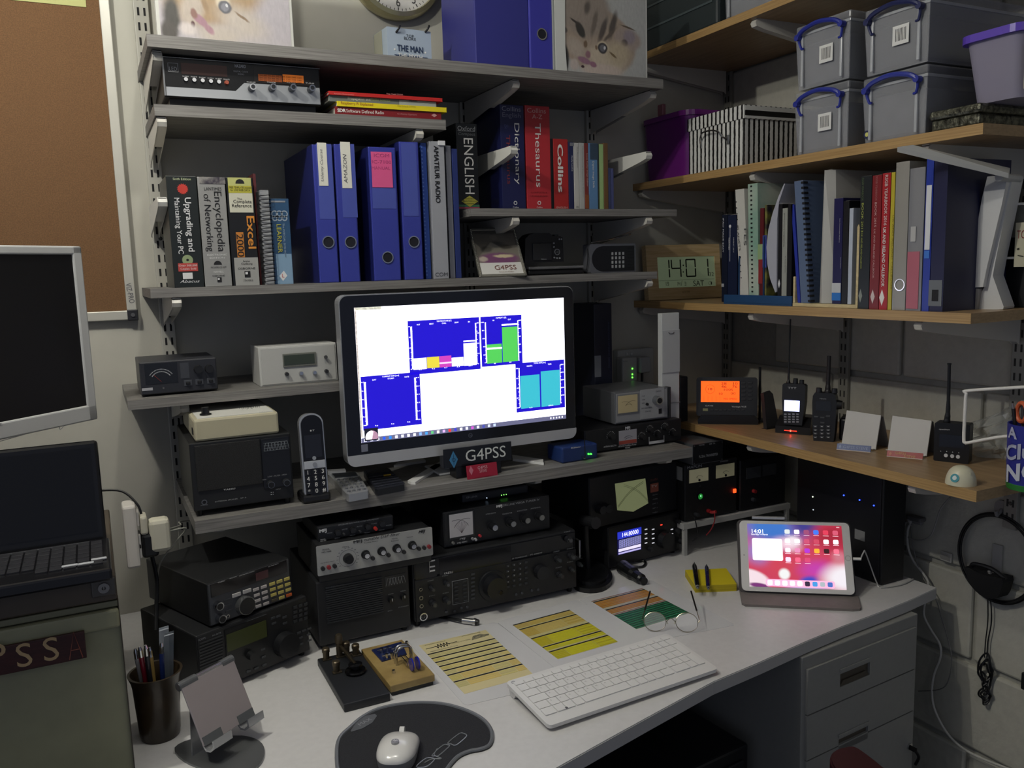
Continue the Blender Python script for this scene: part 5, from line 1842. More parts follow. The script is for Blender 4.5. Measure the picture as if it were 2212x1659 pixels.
# ------------------------------------------------------------------ right stack: display radio and meter
view(1200,760,3.4571)
fR_ = FV(W_(FD(DZ),1325 - 1200 and (1325 - 1200) * 3.4571,(1232 - 760) * 3.4571),math.radians(5))
yR = math.radians(5)
rb = fR_.at(460,1300)[1]
ra1 = fR_.at(925,1400)[0]
ra0 = fR_.at(392,1400)[0]
r = device('display_radio','black radio with a bright blue and white screen on the desk','radio',fR_,ra0,ra1,.008,rb,.16,RB,M('131417',.35),.003,yaw=yR,feet=.008)
q = [fR_.at(*p,.002) for p in ((455,1345),(635,1308),(645,1482),(470,1512))]
dx0,dx1,dy0,dy1 = (q[0][0] + q[3][0]) / 2,(q[1][0] + q[2][0]) / 2,(q[2][1] + q[3][1]) / 2,(q[0][1] + q[1][1]) / 2
dw,dh = dx1 - dx0,dy1 - dy0
d_s = B(fR_).box(dx0,dx1,dy0,dy1,.0015,.0025).out('screen',M('0c0c38',.2,emit=1),r)
def dpart(x0,x1,y0,y1,c,e=1.0,nm='screen_area',z=.0026):
 return B(fR_).box(dx0 + x0 * dw,dx0 + x1 * dw,dy0 + y0 * dh,dy0 + y1 * dh,z,z + .0003).out(nm,M(c,.3,emit=e),d_s)
dpart(.0,1,.68,.98,'2430b0')
dpart(.04,1,.30,.62,'1a1a40')
for i in range(9):
 dpart(.06,.97,.30 + i * .04,.306 + i * .04,'c8c8ff',.9,z=.003)
for i in range(13):
 dpart(.06 + i * .075,.066 + i * .075,.30,.62,'a0a0e0',.8,z=.003)
dpart(.03,.97,.14,.26,'e0d8f8',.9,z=.003)
dpart(.03,.97,.03,.10,'b8b0e8',.8,z=.003)
text(fR_,dx0 + dw * .52,dy0 + dh * .82,dh * .26,'144.80000',M('f4f4ff',.3,emit=1.3),d_s,d=.0032,sx=.82)
for i in range(3):
 for j in range(4):
  if i == 2 and j > 2: continue
  a,b = fR_.at((675,728,868)[i],1325 + j * 34,.0015)
  B(fR_).box(a - .004,a + .004,b - .0012,b + .0012,.0015,.0028).out('lit_key',M('e8e8f0',.4,emit=.5),r)
a,b = fR_.at(790,1292,.0015)
B(fR_).box(a - .003,a + .003,b - .001,b + .001,.0015,.0026).out('red_light',M('ff3020',.3,emit=3),r)
a,b = fR_.at(810,1400,.0015)
B(fR_).knob(a,b,.024,.018,.022,.0015,36).out('tuning_knob',M('17181b',.4),r)
for x,y,ra in ((905,1330,.008),(935,1410,.009),(700,1470,.006),(905,1262,.006)):
 a,b = fR_.at(x,y,.0015)
 B(fR_).knob(a,b,ra,.012,ra * .9,.0015,18).out('knob',KN,r)
# big cross needle tuner above it
fX = FV(fR_.w(ra0,rb + .001,-.01),yR)
xa,xb = fX.at(250,1100)[0],fX.at(905,1000)[0]
xt = fX.at(445,905)[1]
r = device('needle_tuner','black tuner with a tall pale green dial above the display radio','radio',fX,xa,xb,.002,xt,.22,RB,M('121317',.4),.003,yaw=yR)
pq = [fX.at(*p,.0015) for p in ((443,985),(668,945),(690,1130),(578,1193),(460,1182))]
dm = B(fX).poly(pq[::-1],.0015,.003).out('dial',M('a8b080',.3,emit=.18),r)
for c0,c1 in (((462,1160),(650,975)),((684,1115),(505,1000))):
 a,b = fX.at(*c0)
 a2,b2 = fX.at(*c1)
 mx_,my_ = (a + a2) / 2,(b + b2) / 2 + .006
 for o_ in (0,.004):
  B(fX).tube([fX.w(a,b + o_,.0034),fX.w(mx_ + (-.004 if a < a2 else .004),my_ + o_,.0034),fX.w(a2,b2 + o_,.0034)],.0004,4).out('dial_scale',M('55603c'),dm)
rect(fX,708,988,768,1040,M('905040',.4),r,'red_label',d=.0015)
tl(fX,708,960,760,952,12,'LX ATU',M('905040'),r,d=.002)
tl(fX,716,1008,760,1000,14,'TV',M('c8c0b8'),r,d=.003)
for i in range(5):
 tl(fX,725,1070 + i * 33,762,1064 + i * 33,6,('AUTO','TUNE','ANT 1','ANT 2','THRU')[i],GRY,r,d=.002)
for x,y in ((320,1170),(365,1160)):
 a,b = fX.at(x,y)
 B(fX).knob(a,b,.012,.02,.011,.0015,20).out('knob',KN,r)

# white riser with two power supplies
fP = FB(1.775)
rx0 = fP.at(955,1340)[0]
rx1 = fP.at(1755,1170)[0]
rz = fP.at(950,1290)[1]
r = thing('riser_shelf','white riser shelf on the desk under the power supplies','shelf',fP.w((rx0 + rx1) / 2,DZ,-.12))
RW = M('a9a9a7',.5)
B(fP).box(rx0,rx1,rz - .016,rz,-.28,0,.001).out('top',RW,r)
B(fP).box(rx0 + .004,rx0 + .014,DZ,rz - .016,-.012,-.001).box(rx0 + .004,rx0 + .014,DZ,rz - .016,-.27,-.26).out('leg',RW,r)
B(fP).box(rx1 - .014,rx1 - .004,DZ,rz - .016,-.012,-.001).box(rx1 - .014,rx1 - .004,DZ,rz - .016,-.27,-.26).out('leg',RW,r)
B(fP).box(rx0 + .014,rx1 - .014,rz - .03,rz - .016,-.27,-.262).out('back_rail',RW,r)
fZ = FB(1.785)
p0,p1 = fZ.at(965,1100)[0],fZ.at(1352,1050)[0]
pt = fZ.at(960,850)[1]
r = device('power_supply','black bench power supply with two meters and a green lit button','power supply',fZ,p0,p1,rz + .004,pt,.22,M('1f1f20',.5),M('161618',.45),.002,feet=.004)
for x0,y0,x1,y1 in ((998,885,1138,958),(1198,850,1332,922)):
 rect(fZ,x0,y0,x1,y1,M('b5b090',.3,emit=.12 if x0 < 1100 else .05),r,'meter_face',d=.0015,t=.002)
 a,b = fZ.at((x0 + x1) / 2,y1 - 2)
 B(fZ).tube([fZ.w(a + .013 * math.cos(PI * (.2 + .6 * i / 8)),b + .013 * math.sin(PI * (.2 + .6 * i / 8)),.0038) for i in range(9)],.0003,4).tube([fZ.w(a,b,.0038),fZ.w(a - .009,b + .011,.0038)],.0003,4).out('meter_scale',INK,r)
 B(fZ).knob(a,b,.0035,.0025,None,.002,12).out('meter_pivot',INK,r)
tl(fZ,985,868,1092,850,16,'MAPLIN',GRY,r,d=.002)
tl(fZ,1230,822,1290,812,8,'AMPERES',GRY,r,d=.002)
a,b = fZ.at(1076,1078)
B(fZ).ring(a,b,.0105,.0085,.0015,.005,24).out('button_rim',M('50545a',.2,.8),r)
B(fZ).knob(a,b,.0084,.0035,.007,.0015,24).out('green_button',M('2a8a38',.25,emit=.5),r)
B(fZ).box(a - .0008,a + .0008,b - .0005,b + .004,.0045,.0056).out('green_light',M('70ff90',.3,emit=4),r)
a,b = fZ.at(1331,1036)
B(fZ).box(a - .0045,a + .0045,b - .0055,b + .0055,.0015,.006,.001).out('red_rocker',M('ff3a14',.3,emit=3.2),r)
a,b = fZ.at(1074,998)
B(fZ).ring(a,b,.003,.002,.0015,.0025,14).out('jack',STEEL,r)
a,b = fZ.at(1040,1210)
B(fZ).knob(a,b,.006,.014,.005,.0015,14).out('black_terminal',M('2c2e32',.3),r)
a,b = fZ.at(1135,1185)
B(fZ).knob(a,b,.006,.010,.005,.0015,14).out('red_terminal',M('8c1c20',.35),r)
B(fZ).tube([fZ.w(a,b,.0),fZ.w(a + .003,b - .002,.014),fZ.w(a + .008,b + .002,.026)],.0045).out('red_plug',M('9a2428',.4),r)
B(fZ).tube([fZ.w(a + .004,b,.024),fZ.w(a + .002,b - .02,.028),fZ.w(a - .004,b - .045,.022),fZ.w(a - .014,b - .065,.012)],.0016).out('red_lead',M('8a2226',.4),r)
B(fZ).tube([fZ.w(p0 + .022,b - .006,.012),fZ.w(p0 + .024,b - .03,.02),fZ.w(p0 + .03,b - .06,.016),fZ.w(p0 + .02,b - .075,.006)],.0016).out('black_lead',BLACK,r)
B(fZ).box(p0 - .0008,p0 + .0002,pt - .045,pt - .008,-.045,-.01).out('side_sticker',M('9a9a98',.6),r)
p2,p3 = p1 + .012,fZ.at(1715,1000)[0]
r = device('power_supply','second dark power supply in the shade at the right of the riser','power supply',fZ,p2,p3,rz + .004,pt - .012,.2,M('17181b',.5),M('121316',.45),.002,feet=.004)
for x0,y0,x1,y1 in ((1425,868,1532,932),(1545,845,1645,912)):
 rect(fZ,x0,y0,x1,y1,M('3a3c40',.25),r,'meter_face',d=.0015,t=.002)
a,b = fZ.at(1475,1038)
B(fZ).knob(a,b,.006,.010,.005,.0015,14).out('red_terminal',M('802024',.35),r)
a,b = fZ.at(1468,1100)
B(fZ).knob(a,b,.006,.010,.005,.0015,14).out('black_terminal',M('33353a',.3),r)
fY = FB(1.772)
y0_,y1_ = fY.at(1022,750)[0],fY.at(1250,715)[0]
yt = fY.at(1020,692)[1]
yb = max(fY.at(1025,812)[1],pt + .001)
r = device('transverter','small black box with four corner screws on the power supply','radio',fY,y0_,y1_,pt + .001,yt,.11,M('515357',.45),M('0f1012',.4),.001)
for a in (y0_ + .005,y1_ - .005):
 for b in (pt + .006,yt - .005):
  B(fY).knob(a,b,.0018,.0014,None,.0015,10).out('screw',STEEL,r)
tl(fY,1072,787,1212,762,15,'PL 2DxL TRANSVERTER',GRY,r,d=.0018)
tl(fY,1072,700,1112,693,9,'POWER',GRY,r,d=.0018)
tl(fY,1148,690,1192,682,9,'ON  TX',GRY,r,d=.0018)

# ------------------------------------------------------------------ two angled radios at the left
view(320,1180,5.184)
p = FD(DZ).at(1040,1550)
q = FD(DZ).at(1700,1262)
yA = math.atan2(q[1] - p[1],q[0] - p[0])
fA = FV((p[0],p[1],DZ),yA)
la0,la1 = fA.at(540,1100)[0],fA.at(1790,800)[0]
lt = fA.at(530,1015)[1]
r = device('green_display_radio','black radio with an unlit green display under the scanner radio','radio',fA,la0,la1,.010,lt,.22,RB,RP,.003,yaw=yA,feet=.010)
rect(fA,852,940,1350,1180,M('141517',.3),r,'display_rim',d=.0015,t=.0015)
q = [fA.at(*p,.003) for p in ((875,985),(1318,835),(1335,1025),(885,1172))]
B(fA).box((q[0][0] + q[3][0]) / 2,(q[1][0] + q[2][0]) / 2,(q[2][1] + q[3][1]) / 2,(q[0][1] + q[1][1]) / 2,.003,.0036).out('display',M('3e4420',.3),r)
for i in range(9):
 a,b = fA.at(700,1040 + i * 34)
 B(fA).box(a - .024,a + .024,b - .0013,b + .0013,.0015,.0032,.0005).out('louvre_slat',M('26272b',.5),r)
tl(fA,565,1052,640,1028,22,'ICOM',GRY,r,d=.002)
tl(fA,722,1000,815,970,16,'IC-R75',GRY,r,d=.002)
tl(fA,1090,845,1325,765,9,'COMMUNICATIONS RECEIVER',GRY,r,d=.002)
a,b = fA.at(1525,1090,.002)
B(fA).knob(a,b,.026,.02,.0245,.0015,40).out('tuning_knob',M('18191c',.4),r)
a,b = fA.at(1140,1215,.002)
B(fA).knob(a,b,.009,.014,.008,.0015,20).out('knob',M('17181a',.4),r)
for i in range(3):
 for j in range(4):
  a,b = fA.at(1640 + i * 58,680 + j * 52 - i * 18)
  B(fA).box(a - .0045,a + .0045,b - .003,b + .003,.0015,.0036,.0006).out('key',M('2e3034',.4),r)
for x,y in ((1680,965),(1738,940),(1796,920),(1700,1020),(1790,985),(1278,1150),(1285,1235),(1295,1325),(1118,1395),(1205,1360),(1390,800),(1450,780),(1520,790),(1525,858),(1400,860),(1705,1090),(1800,1050)):
 a,b = fA.at(x,y)
 B(fA).box(a - .005,a + .005,b - .0022,b + .0022,.0015,.0032,.0006).out('key',M('3a3c40',.4),r)
# upper one
fE = FV(fA.w(0,lt + .003,-.012),yA)
ua0,ua1 = fE.at(672,650)[0],fE.at(1590,340)[0]
q1_,q2_ = fE.at(650,430)[1],fE.at(700,895)[1]
ut = max(q1_,.06)
r = device('scanner_radio','grey fronted scanner radio with yellow and orange keys at the left','radio',fE,ua0,ua1,.0,ut,.24,M('17181a',.5),M('45474c',.4,.2),.002,yaw=yA)
q = [fE.at(*p,.002) for p in ((690,440),(1540,150),(1560,290),(715,570))]
dz0,dz1 = (q[2][1] + q[3][1]) / 2,(q[0][1] + q[1][1]) / 2
B(fE).box((q[0][0] + q[3][0]) / 2,(q[1][0] + q[2][0]) / 2,dz0,dz1,.0015,.003).out('display_window',M('140f10',.08),r)
a,b = fE.at(1275,325,.003)
B(fE).box(a - .014,a + .014,b - .008,b + .008,.003,.0034).out('window_patch',M('4a2a2e',.15),r)  # small dull red patch set on the display window
tl(fE,780,410,860,385,12,'YAESU',PRINT,r,d=.0035)
tl(fE,912,362,990,340,10,'FRG-9600',PRINT,r,d=.0035)
tl(fE,1020,330,1190,282,9,'COMMUNICATIONS',PRINT,r,d=.0035)
tl(fE,1345,230,1460,195,9,'60-905 MHz',PRINT,r,d=.0035)
for x,y,ra in ((772,660,.0088),(800,800,.0088)):
 a,b = fE.at(x,y,.002)
 k = B(fE).knob(a,b,ra,.012,ra * .92,.0015,20).out('knob',CHROME,r)
 B(fE).knob(a,b,ra * .72,.0126,ra * .7,.0015,20).out('knob_cap',M('1a1a1c',.3),k)
a,b = fE.at(893,785,.002)
B(fE).ring(a,b,.0038,.0025,.0015,.003,16).out('jack',CHROME,r)
a,b = fE.at(1070,650,.002)
k = B(fE).knob(a,b,.0185,.014,.0178,.0015,40).out('tuning_knob',M('8a8c8c',.25,.8),r)
B(fE).knob(a,b,.0165,.0148,None,.0015,40).out('knob_cap',M('1c1d20',.35),k)
for x,y in ((980,540),(1098,498)):
 a,b = fE.at(x,y)
 B(fE).box(a - .0092,a + .0092,b - .0038,b + .0038,.0015,.0045,.001).out('pale_key',M('b5b2b0',.4),r)
for i in range(2):
 for j in range(4):
  x,y = 1198 + i * 88 + j * 9,480 - i * 30 + j * 62
  if i == 0 or True:
   a,b = fE.at(x,y)
   B(fE).box(a - .0065,a + .0065,b - .0030,b + .0030,.0015,.0042,.0008).out('pale_key',M('b5aeac',.4),r)
for i in range(3):
 for j in range(4):
  x,y = 1380 + i * 82 + j * 8,418 - i * 28 + j * 60
  a,b = fE.at(x,y)
  c = 'c8602a' if (i == 2 and j == 3) else ('4a4438' if (i == 0 and j == 3) else 'bcae60')
  B(fE).box(a - .0065,a + .0065,b - .0032,b + .0032,.0015,.0042,.0008).out('number_key',M(c,.4),r)
for j in range(3):
 a,b = fE.at(880 + j * 10,600 + j * 60)
 B(fE).box(a - .0075,a + .0075,b - .0022,b + .0022,.0015,.003,.0005).out('dark_key',M('33353a',.4),r)
# ------------------------------------------------------------------ oak shelves on the block wall
ZB,ZC,ZD,ZA = 1.756,1.410,1.073,2.118        # shelf tops: storage, clock, handhelds, top
CLR = M('b4b6ba',.22,alpha=.34)
CLR2 = M('c4c7ca',.2,alpha=.6)
HBL = M('26318c',.35)


def tub(label,f,a0,a1,z0,z1,dep,group,sticker=True,content='66676b',big=False,hcol=None):
 r = thing('storage_box',label,'storage box',f.w((a0 + a1) / 2,z0,-dep / 2),group)
 tp = .008
 zl = z1 - .024
 b = B(f)
 # thin tapered walls and floor
 t = .002
 for (x0,x1,y0,y1) in ((a0,a1,-t,0),(a0,a1,-dep,-dep + t),(a0,a0 + t,-dep,0),(a1 - t,a1,-dep,0)):
  i0 = tp * .7
  P = []
  for z,s in ((z0,i0),(zl,0)):
   for (x,y) in ((x0,y0),(x1,y0),(x1,y1),(x0,y1)):
    cx_,cy_ = (a0 + a1) / 2,-dep / 2
    P.append(f.w(x + (s if x < cx_ else -s),z,y + (s if y < cy_ else -s)))
  b.hull(P)
 b.box(a0 + tp,a1 - tp,z0,z0 + t,-dep + tp,-tp)
 b.out('body',CLR,r)
 B(f).box(a0 - .002,a1 + .002,zl - .004,zl + .002,-dep - .002,.002,.001).out('rim',CLR2,r)
 B(f).box(a0,a1,zl + .002,z1 - .004,-dep,0,.004).box(a0 + .015,a1 - .015,z1 - .004,z1 - .0005,-dep + .015,-.015,.001).out('lid',CLR,r)
 for x in (a0 + .022,a1 - .022):
  B(f).box(x - .003,x + .003,z0 + .006,zl - .004,-.001,.0035,.001).out('moulded_rib',CLR2,r)
 if content:
  B(f).box(a0 + .012,a1 - .012,z0 + .004,z0 + (zl - z0) * .82,-dep + .014,-.010,.006).out('contents',M(content,.7,noise=.4,scale=22),r)
 w = a1 - a0
 c = (a0 + a1) / 2
 hw_ = w * .40
 hm = hcol or HBL
 zt = zl + .004
 b = B(f)
 pts = [f.w(c - hw_,zt - .010,.010),f.w(c - hw_ * .7,zt + .001,.013),f.w(c,zt + .008,.014),f.w(c + hw_ * .7,zt + .001,.013),f.w(c + hw_,zt - .010,.010)]
 b.tube(pts,.0052,8)
 for s in (-1,1):
  b.tube([f.w(c + s * hw_,zt - .010,.009),f.w(c + s * hw_ * .97,zt - .024,.006),f.w(c + s * hw_ * .90,zt - .036,.004)],.0030,6)
  b.tube([f.w(c + s * hw_ * .90,zt - .036,.004),f.w(c + s * hw_ * .80,zt - .036,.004)],.0026,6)
  b.cone(f.w(c + s * hw_,zt - .011,.002),f.w(c + s * hw_,zt - .011,.015),.0066,.0066,14)
 b.out('handle',hm,r)
 if sticker:
  s_ = B(f).box(c - .006,c + .032,z0 + .045,z0 + .082,.0005,.0012).out('label',M('d8d8d4',.6),r)
  for i in range(8):
   B(f).box(c + .001 + i * .0033,c + .0022 + i * .0033,z0 + .052,z0 + .076,.0012,.0015).out('bar',INK,s_)
 return r


view(1360,0,2.5962)
fb_ = FR(1.488)
GT = 'clear tubs with blue handles on the storage shelf'
aL0,aL1 = fb_.at(922,860)[0],fb_.at(1222,820)[0]
zLm = fb_.at(1060,505)[1]
zLt = fb_.at(1050,105)[1]
hL = (zLt - ZB) / 2
tub('small clear tub with blue handle, under the other small tub beside the striped box',fb_,aL0,aL1,ZB,ZB + hL,.30,GT)
tub('small clear tub with blue handle, on top beside the striped box',fb_,aL0,aL1,ZB + hL + .001,ZB + 2 * hL,.30,GT)
aR0,aR1 = fb_.at(1300,800)[0],fb_.at(1660,740)[0]
zRt = fb_.at(1470,395)[1]
hR = zRt - ZB
r = tub('large clear tub with blue handle, lower one with a round sticker',fb_,aR0,aR1,ZB,ZB + hR,.32,GT,sticker=False)
a,b = fb_.at(1332,755)
s_ = B(fb_).knob(a,b,.0085,.0008,None,.0,20).out('round_sticker',M('1c2448',.5),r)
B(fb_).knob(a,b,.0045,.0012,None,.0,14).out('sticker_centre',M('c8c870',.5),s_)
tub('large clear tub of dark things with navy handle, on top at the right',fb_,aR0,aR1,ZB + hR + .001,ZB + 2 * hR,.32,GT,content='2a3236',hcol=M('1c2350',.35))

# striped box
fs_ = FR(1.493)
view(1360,200,6.914)
a0 = fs_.at(862,1190)[0]
a1 = fs_.at(1700,1060)[0]
z1 = fs_.at(1690,180)[1]
zl = fs_.at(1690,385)[1]
dx = .27
sm_ = bpy.data.materials.new('stripes')
sm_.use_nodes = True
nt = sm_.node_tree
tc = nt.nodes.new('ShaderNodeTexCoord')
sx_ = nt.nodes.new('ShaderNodeSeparateXYZ')
nt.links.new(tc.outputs['Object'],sx_.inputs[0])
ad = nt.nodes.new('ShaderNodeMath')
nt.links.new(sx_.outputs[0],ad.inputs[0])
nt.links.new(sx_.outputs[1],ad.inputs[1])
no = nt.nodes.new('ShaderNodeTexNoise')
no.inputs['Scale'].default_value = 110
nt.links.new(tc.outputs['Object'],no.inputs[0])
mm = nt.nodes.new('ShaderNodeMath')
mm.operation = 'MULTIPLY_ADD'
nt.links.new(no.outputs[0],mm.inputs[0])
mm.inputs[1].default_value = .0035
nt.links.new(ad.outputs[0],mm.inputs[2])
pp = nt.nodes.new('ShaderNodeMath')
pp.operation = 'PINGPONG'
pp.inputs[1].default_value = .0082
nt.links.new(mm.outputs[0],pp.inputs[0])
gt = nt.nodes.new('ShaderNodeMath')
gt.operation = 'GREATER_THAN'
gt.inputs[1].default_value = .0050
nt.links.new(pp.outputs[0],gt.inputs[0])
mx = nt.nodes.new('ShaderNodeMix')
mx.data_type = 'RGBA'
mx.inputs[6].default_value = lin('cfcfca')
mx.inputs[7].default_value = lin('101010')
nt.links.new(gt.outputs[0],mx.inputs[0])
nt.links.new(mx.outputs[2],nt.nodes['Principled BSDF'].inputs['Base Color'])
r = thing('striped_box','black and white striped card box with a metal handle','box',fs_.w((a0 + a1) / 2,ZB,-dx / 2))
B(fs_).box(a0 + .003,a1 - .003,ZB,zl + .002,-dx,-.003,.001).out('body',sm_,r)
B(fs_).box(a0,a1,zl,z1,-dx - .003,0,.001).out('lid',sm_,r)
fe = F((1.493,-a1,0),(1,0,0),(0,0,1))
hz = z1 - zl
B(fe).box(.004,dx,zl + hz * .62,z1 - .002,.0,.0006).box(.004,dx,zl + .001,zl + hz * .22,.0,.0006).out('white_band',M('cfcfca',.5),r)
B(fe).box(.004,dx,zl + hz * .22,zl + hz * .62,.0,.0006).out('black_band',M('141414',.5),r)
hp = [fs_.at(*p_) for p_ in ((1062,760),(1085,690),(1150,600),(1280,570),(1380,590),(1410,660),(1465,690))]
B(fs_).tube([fs_.w(hp[0][0],hp[0][1],.001),fs_.w(hp[1][0],hp[1][1] + .002,.006),fs_.w(hp[2][0],hp[2][1],.012),fs_.w(hp[3][0],hp[3][1],.013),fs_.w(hp[4][0],hp[4][1],.012),fs_.w(hp[5][0],hp[5][1],.006),fs_.w(hp[6][0],hp[6][1],.001)],.0022,8).out('handle',CHROME,r)
for i in (0,6):
 B(fs_).box(hp[i][0] - .003,hp[i][0] + .003,hp[i][1] - .014,hp[i][1] + .010,-.0028,.0008,.0015).out('handle_plate',STEEL,r)

# purple tub in the corner
pa0,pa1 = fs_.at(60,1200)[0],a0 - .004
pa0 = max(pa0,.006)
zp = fs_.at(840,225)[1]
r = thing('storage_box','translucent purple tub with clip handle left of the striped box','storage box',(1.66,-(pa0 + pa1) / 2,ZB))
fz_ = FD(ZB)
xA,xB_ = 1.50,1.80
pl = rr(xA + .010,xB_ - .008,-pa1 + .012,-pa0 - .008,.035,8)
pu = rr(xA,xB_,-pa1,-pa0,.04,8)
b = B()
lo = [b.bm.verts.new((x,y,ZB + .0)) for x,y in pl]
hi = [b.bm.verts.new((x,y,zp - .012)) for x,y in pu]
for i in range(len(lo)):
 j = (i + 1) % len(lo)
 b.bm.faces.new([lo[i],lo[j],hi[j],hi[i]])
b.bm.faces.new(lo[::-1])
b.out('body',M('6c2078',.25,alpha=.85),r,smooth=True)
B(F((0,0,0),(1,0,0),(0,1,0))).poly(rr(xA - .004,xB_ + .003,-pa1 - .003,-pa0 + .002,.042,8),zp - .016,zp - .002).out('rim',M('6a2474',.25),r)
B().bw(xA + .02,xB_ - .02,-pa1 + .09,-pa0 - .02,ZB + .003,zp - .03).out('dark_contents',M('141a26',.6),r)
a,b_ = fs_.at(455,240)
B(fs_).box(a - .012,a + .012,b_ - .02,b_ + .012,-.012,.001,.003).out('clip',M('8c5060',.3,alpha=.75),r)

# metal tray with the purple lidded tub on it
view(1360,0,2.5962)
ft_ = FR(1.49)
a0 = ft_.at(1690,735)[0]
a0 = max(a0,aR1 + .006)
a1 = ft_.at(1962,690)[0]
zt_ = ft_.at(1960,575)[1]
r = thing('metal_tin','dark glittery metal tin with a raised lid under the purple lidded tub','tin',(1.65,-(a0 + a1) / 2,ZB))
TIN = M('6a6a5c',.35,.7,noise=.9,scale=130,bump=1.,col2='2c2c24')
B().bw(1.49,1.82,-a1,-a0,ZB,zt_ - .018,.004).out('body',TIN,r)
B().bw(1.486,1.824,-a1 - .004,-a0 + .004,zt_ - .018,zt_,.006).out('lid',TIN,r)
f = FR(1.50)
z0 = zt_ + .001
c0 = f.at(1875,520)[0]
c1 = a1 - .0
ztub = f.at(1850,250)[1]
r = thing('storage_box','clear tub with a bright purple lid at the far right','storage box',(1.6,-(c0 + c1 + .10) / 2,z0))
cy1 = -(c1 + .07)
b = B()
P0 = rr(1.515,1.78,cy1 + .01,-c0 - .008,.02,4)
P1 = rr(1.50,1.80,cy1,-c0 + .008,.025,4)
lo = [b.bm.verts.new((x,y,z0)) for x,y in P0]
hi = [b.bm.verts.new((x,y,ztub)) for x,y in P1]
for i in range(len(lo)):
 j = (i + 1) % len(lo)
 b.bm.faces.new([lo[i],lo[j],hi[j],hi[i]])
b.bm.faces.new(lo[::-1])
b.out('body',M('a9a4b8',.3,alpha=.6),r,smooth=True)
B(F((0,0,0),(1,0,0),(0,1,0))).poly(rr(1.492,1.808,cy1 - .008,-c0 + .016,.03,5),ztub - .004,ztub + .010).out('lid',M('5a3fb0',.3),r)
fw_ = F((1.53,cy1 + .002,0),(1,0,0),(0,0,1))
lz0,lz1 = z0 + .01,ztub - .008
sheet(fw_,-.028,.16,lz0,lz1,.0035,'picture_label',blobs('tub_label','c2bcae',[(.3,.62,.4,.3,0,.4,'b5ad62'),(.3,.30,.16,.22,10,.5,'b090b4'),(.2,.15,.12,.12,0,.4,'c4b8a8'),(.45,.18,.12,.14,0,.5,'a58ab0'),(.7,.4,.2,.3,0,.5,'c89ab0')],distort=.1),r)
text(fw_,.02,lz0 + (lz1 - lz0) * .66,.045,'Sun',M('2a2440'),r,d=.0048,shear=.2,bold=.01)

# top corner: dark crate and clear sack
f = FR(1.49)
view()
d0,d1 = .01,f.at(1556,40)[0]
r = thing('storage_box','dark grey green crate on the highest oak shelf','storage box',(1.65,-(d0 + d1) / 2,ZA))
G_ = M('2e3638',.4,alpha=.9)
B().bw(1.49,1.81,-d1 + .01,-d0,ZA,ZA + .26,.008).out('body',G_,r)
B().bw(1.483,1.815,-d1 + .003,-d0 + .003,ZA + .23,ZA + .25,.004).out('rim',M('3c4446',.35),r)
for z in (.06,.12,.18):
 B().bw(1.4875,1.4895,-d1 + .03,-d0 - .03,ZA + z,ZA + z + .006,.0008).out('moulded_ridge',M('465052',.35),r)
e0,e1 = f.at(1562,30)[0],f.at(1660,0)[0] + .22
r = tub('clear tub holding grey bags on the highest oak shelf',f,e0,e1,ZA,ZA + .22,.28,None,sticker=False,content='6a6c70')
B().bw(1.55,1.75,-e0 - .30,-e0 - .08,ZA + .03,ZA + .14,.02).out('grey_bag',M('b4b6b8',.5,noise=.5,scale=15),r)

# ------------------------------------------------------------------ digital clock shelf
view(1380,340,2.6587)
fc2 = F((0,-2.14 + 2.075,0))
fcl = FV(fc2.w(fc2.at(55,810)[0],ZC,0),math.radians(-3),.10)
cw_ = fcl.at(470,700)[0]
chh = fcl.at(60,505)[1]
r = thing('digital_clock','wooden framed digital clock showing 14:01','clock',fcl.w(cw_ / 2,0,-.01))
WD = M('d6bd92',.5,noise=.4,scale=6,stretch=(1,30,30),col2='c4a878')
q = [fcl.at(*p) for p in ((108,570),(438,570),(438,745),(108,745))]
l0,l1,l2,l3 = (q[0][0] + q[3][0]) / 2,(q[1][0] + q[2][0]) / 2,(q[2][1] + q[3][1]) / 2,(q[0][1] + q[1][1]) / 2
B(fcl).box(0,cw_,.001,chh,-.022,-.002,.002).box(0,l0,.001,chh,-.002,.002).box(l1,cw_,.001,chh,-.002,.002).box(l0,l1,l3,chh,-.002,.002).box(l0,l1,.001,l2,-.002,.002).out('frame',WD,r)
lcd = B(fcl).box(l0,l1,l2,l3,-.002,-.001).out('display',M('a3b592',.3,emit=.10),r)
SEG = M('1c221c',.5)
SGN = {'0': 'abcdef','1': 'bc','4': 'bcfg','3': 'abcdg','2': 'abdeg','9': 'abcdfg','S': 'acdfg','A': 'abcefg'}


def seg7(f,a,b,w,h,ch,t,m,par,d):
 bq = B(f)
 hh_ = h / 2
 g_ = t * .25
 S = {'a': (a,a + w,b + h - t,b + h),'d': (a,a + w,b,b + t),'g': (a,a + w,b + hh_ - t / 2,b + hh_ + t / 2),
  'f': (a,a + t,b + hh_,b + h),'e': (a,a + t,b,b + hh_),'b': (a + w - t,a + w,b + hh_,b + h),'c': (a + w - t,a + w,b,b + hh_)}
 for k in SGN[ch]:
  x0,x1,y0,y1 = S[k]
  if k in 'adg':
   bq.poly([(x0 + g_ + t * .5,y0),(x1 - g_ - t * .5,y0),(x1 - g_,(y0 + y1) / 2),(x1 - g_ - t * .5,y1),(x0 + g_ + t * .5,y1),(x0 + g_,(y0 + y1) / 2)],d,d + .0004)
  else:
   bq.poly([(x0,y0 + g_ + t * .3),((x0 + x1) / 2,y0 + g_),(x1,y0 + g_ + t * .3),(x1,y1 - g_ - t * .3),((x0 + x1) / 2,y1 - g_),(x0,y1 - g_ - t * .3)],d,d + .0004)
 return bq.out('digit',m,par)


def lx(x,y):
 return fcl.at(x,y,-.001)


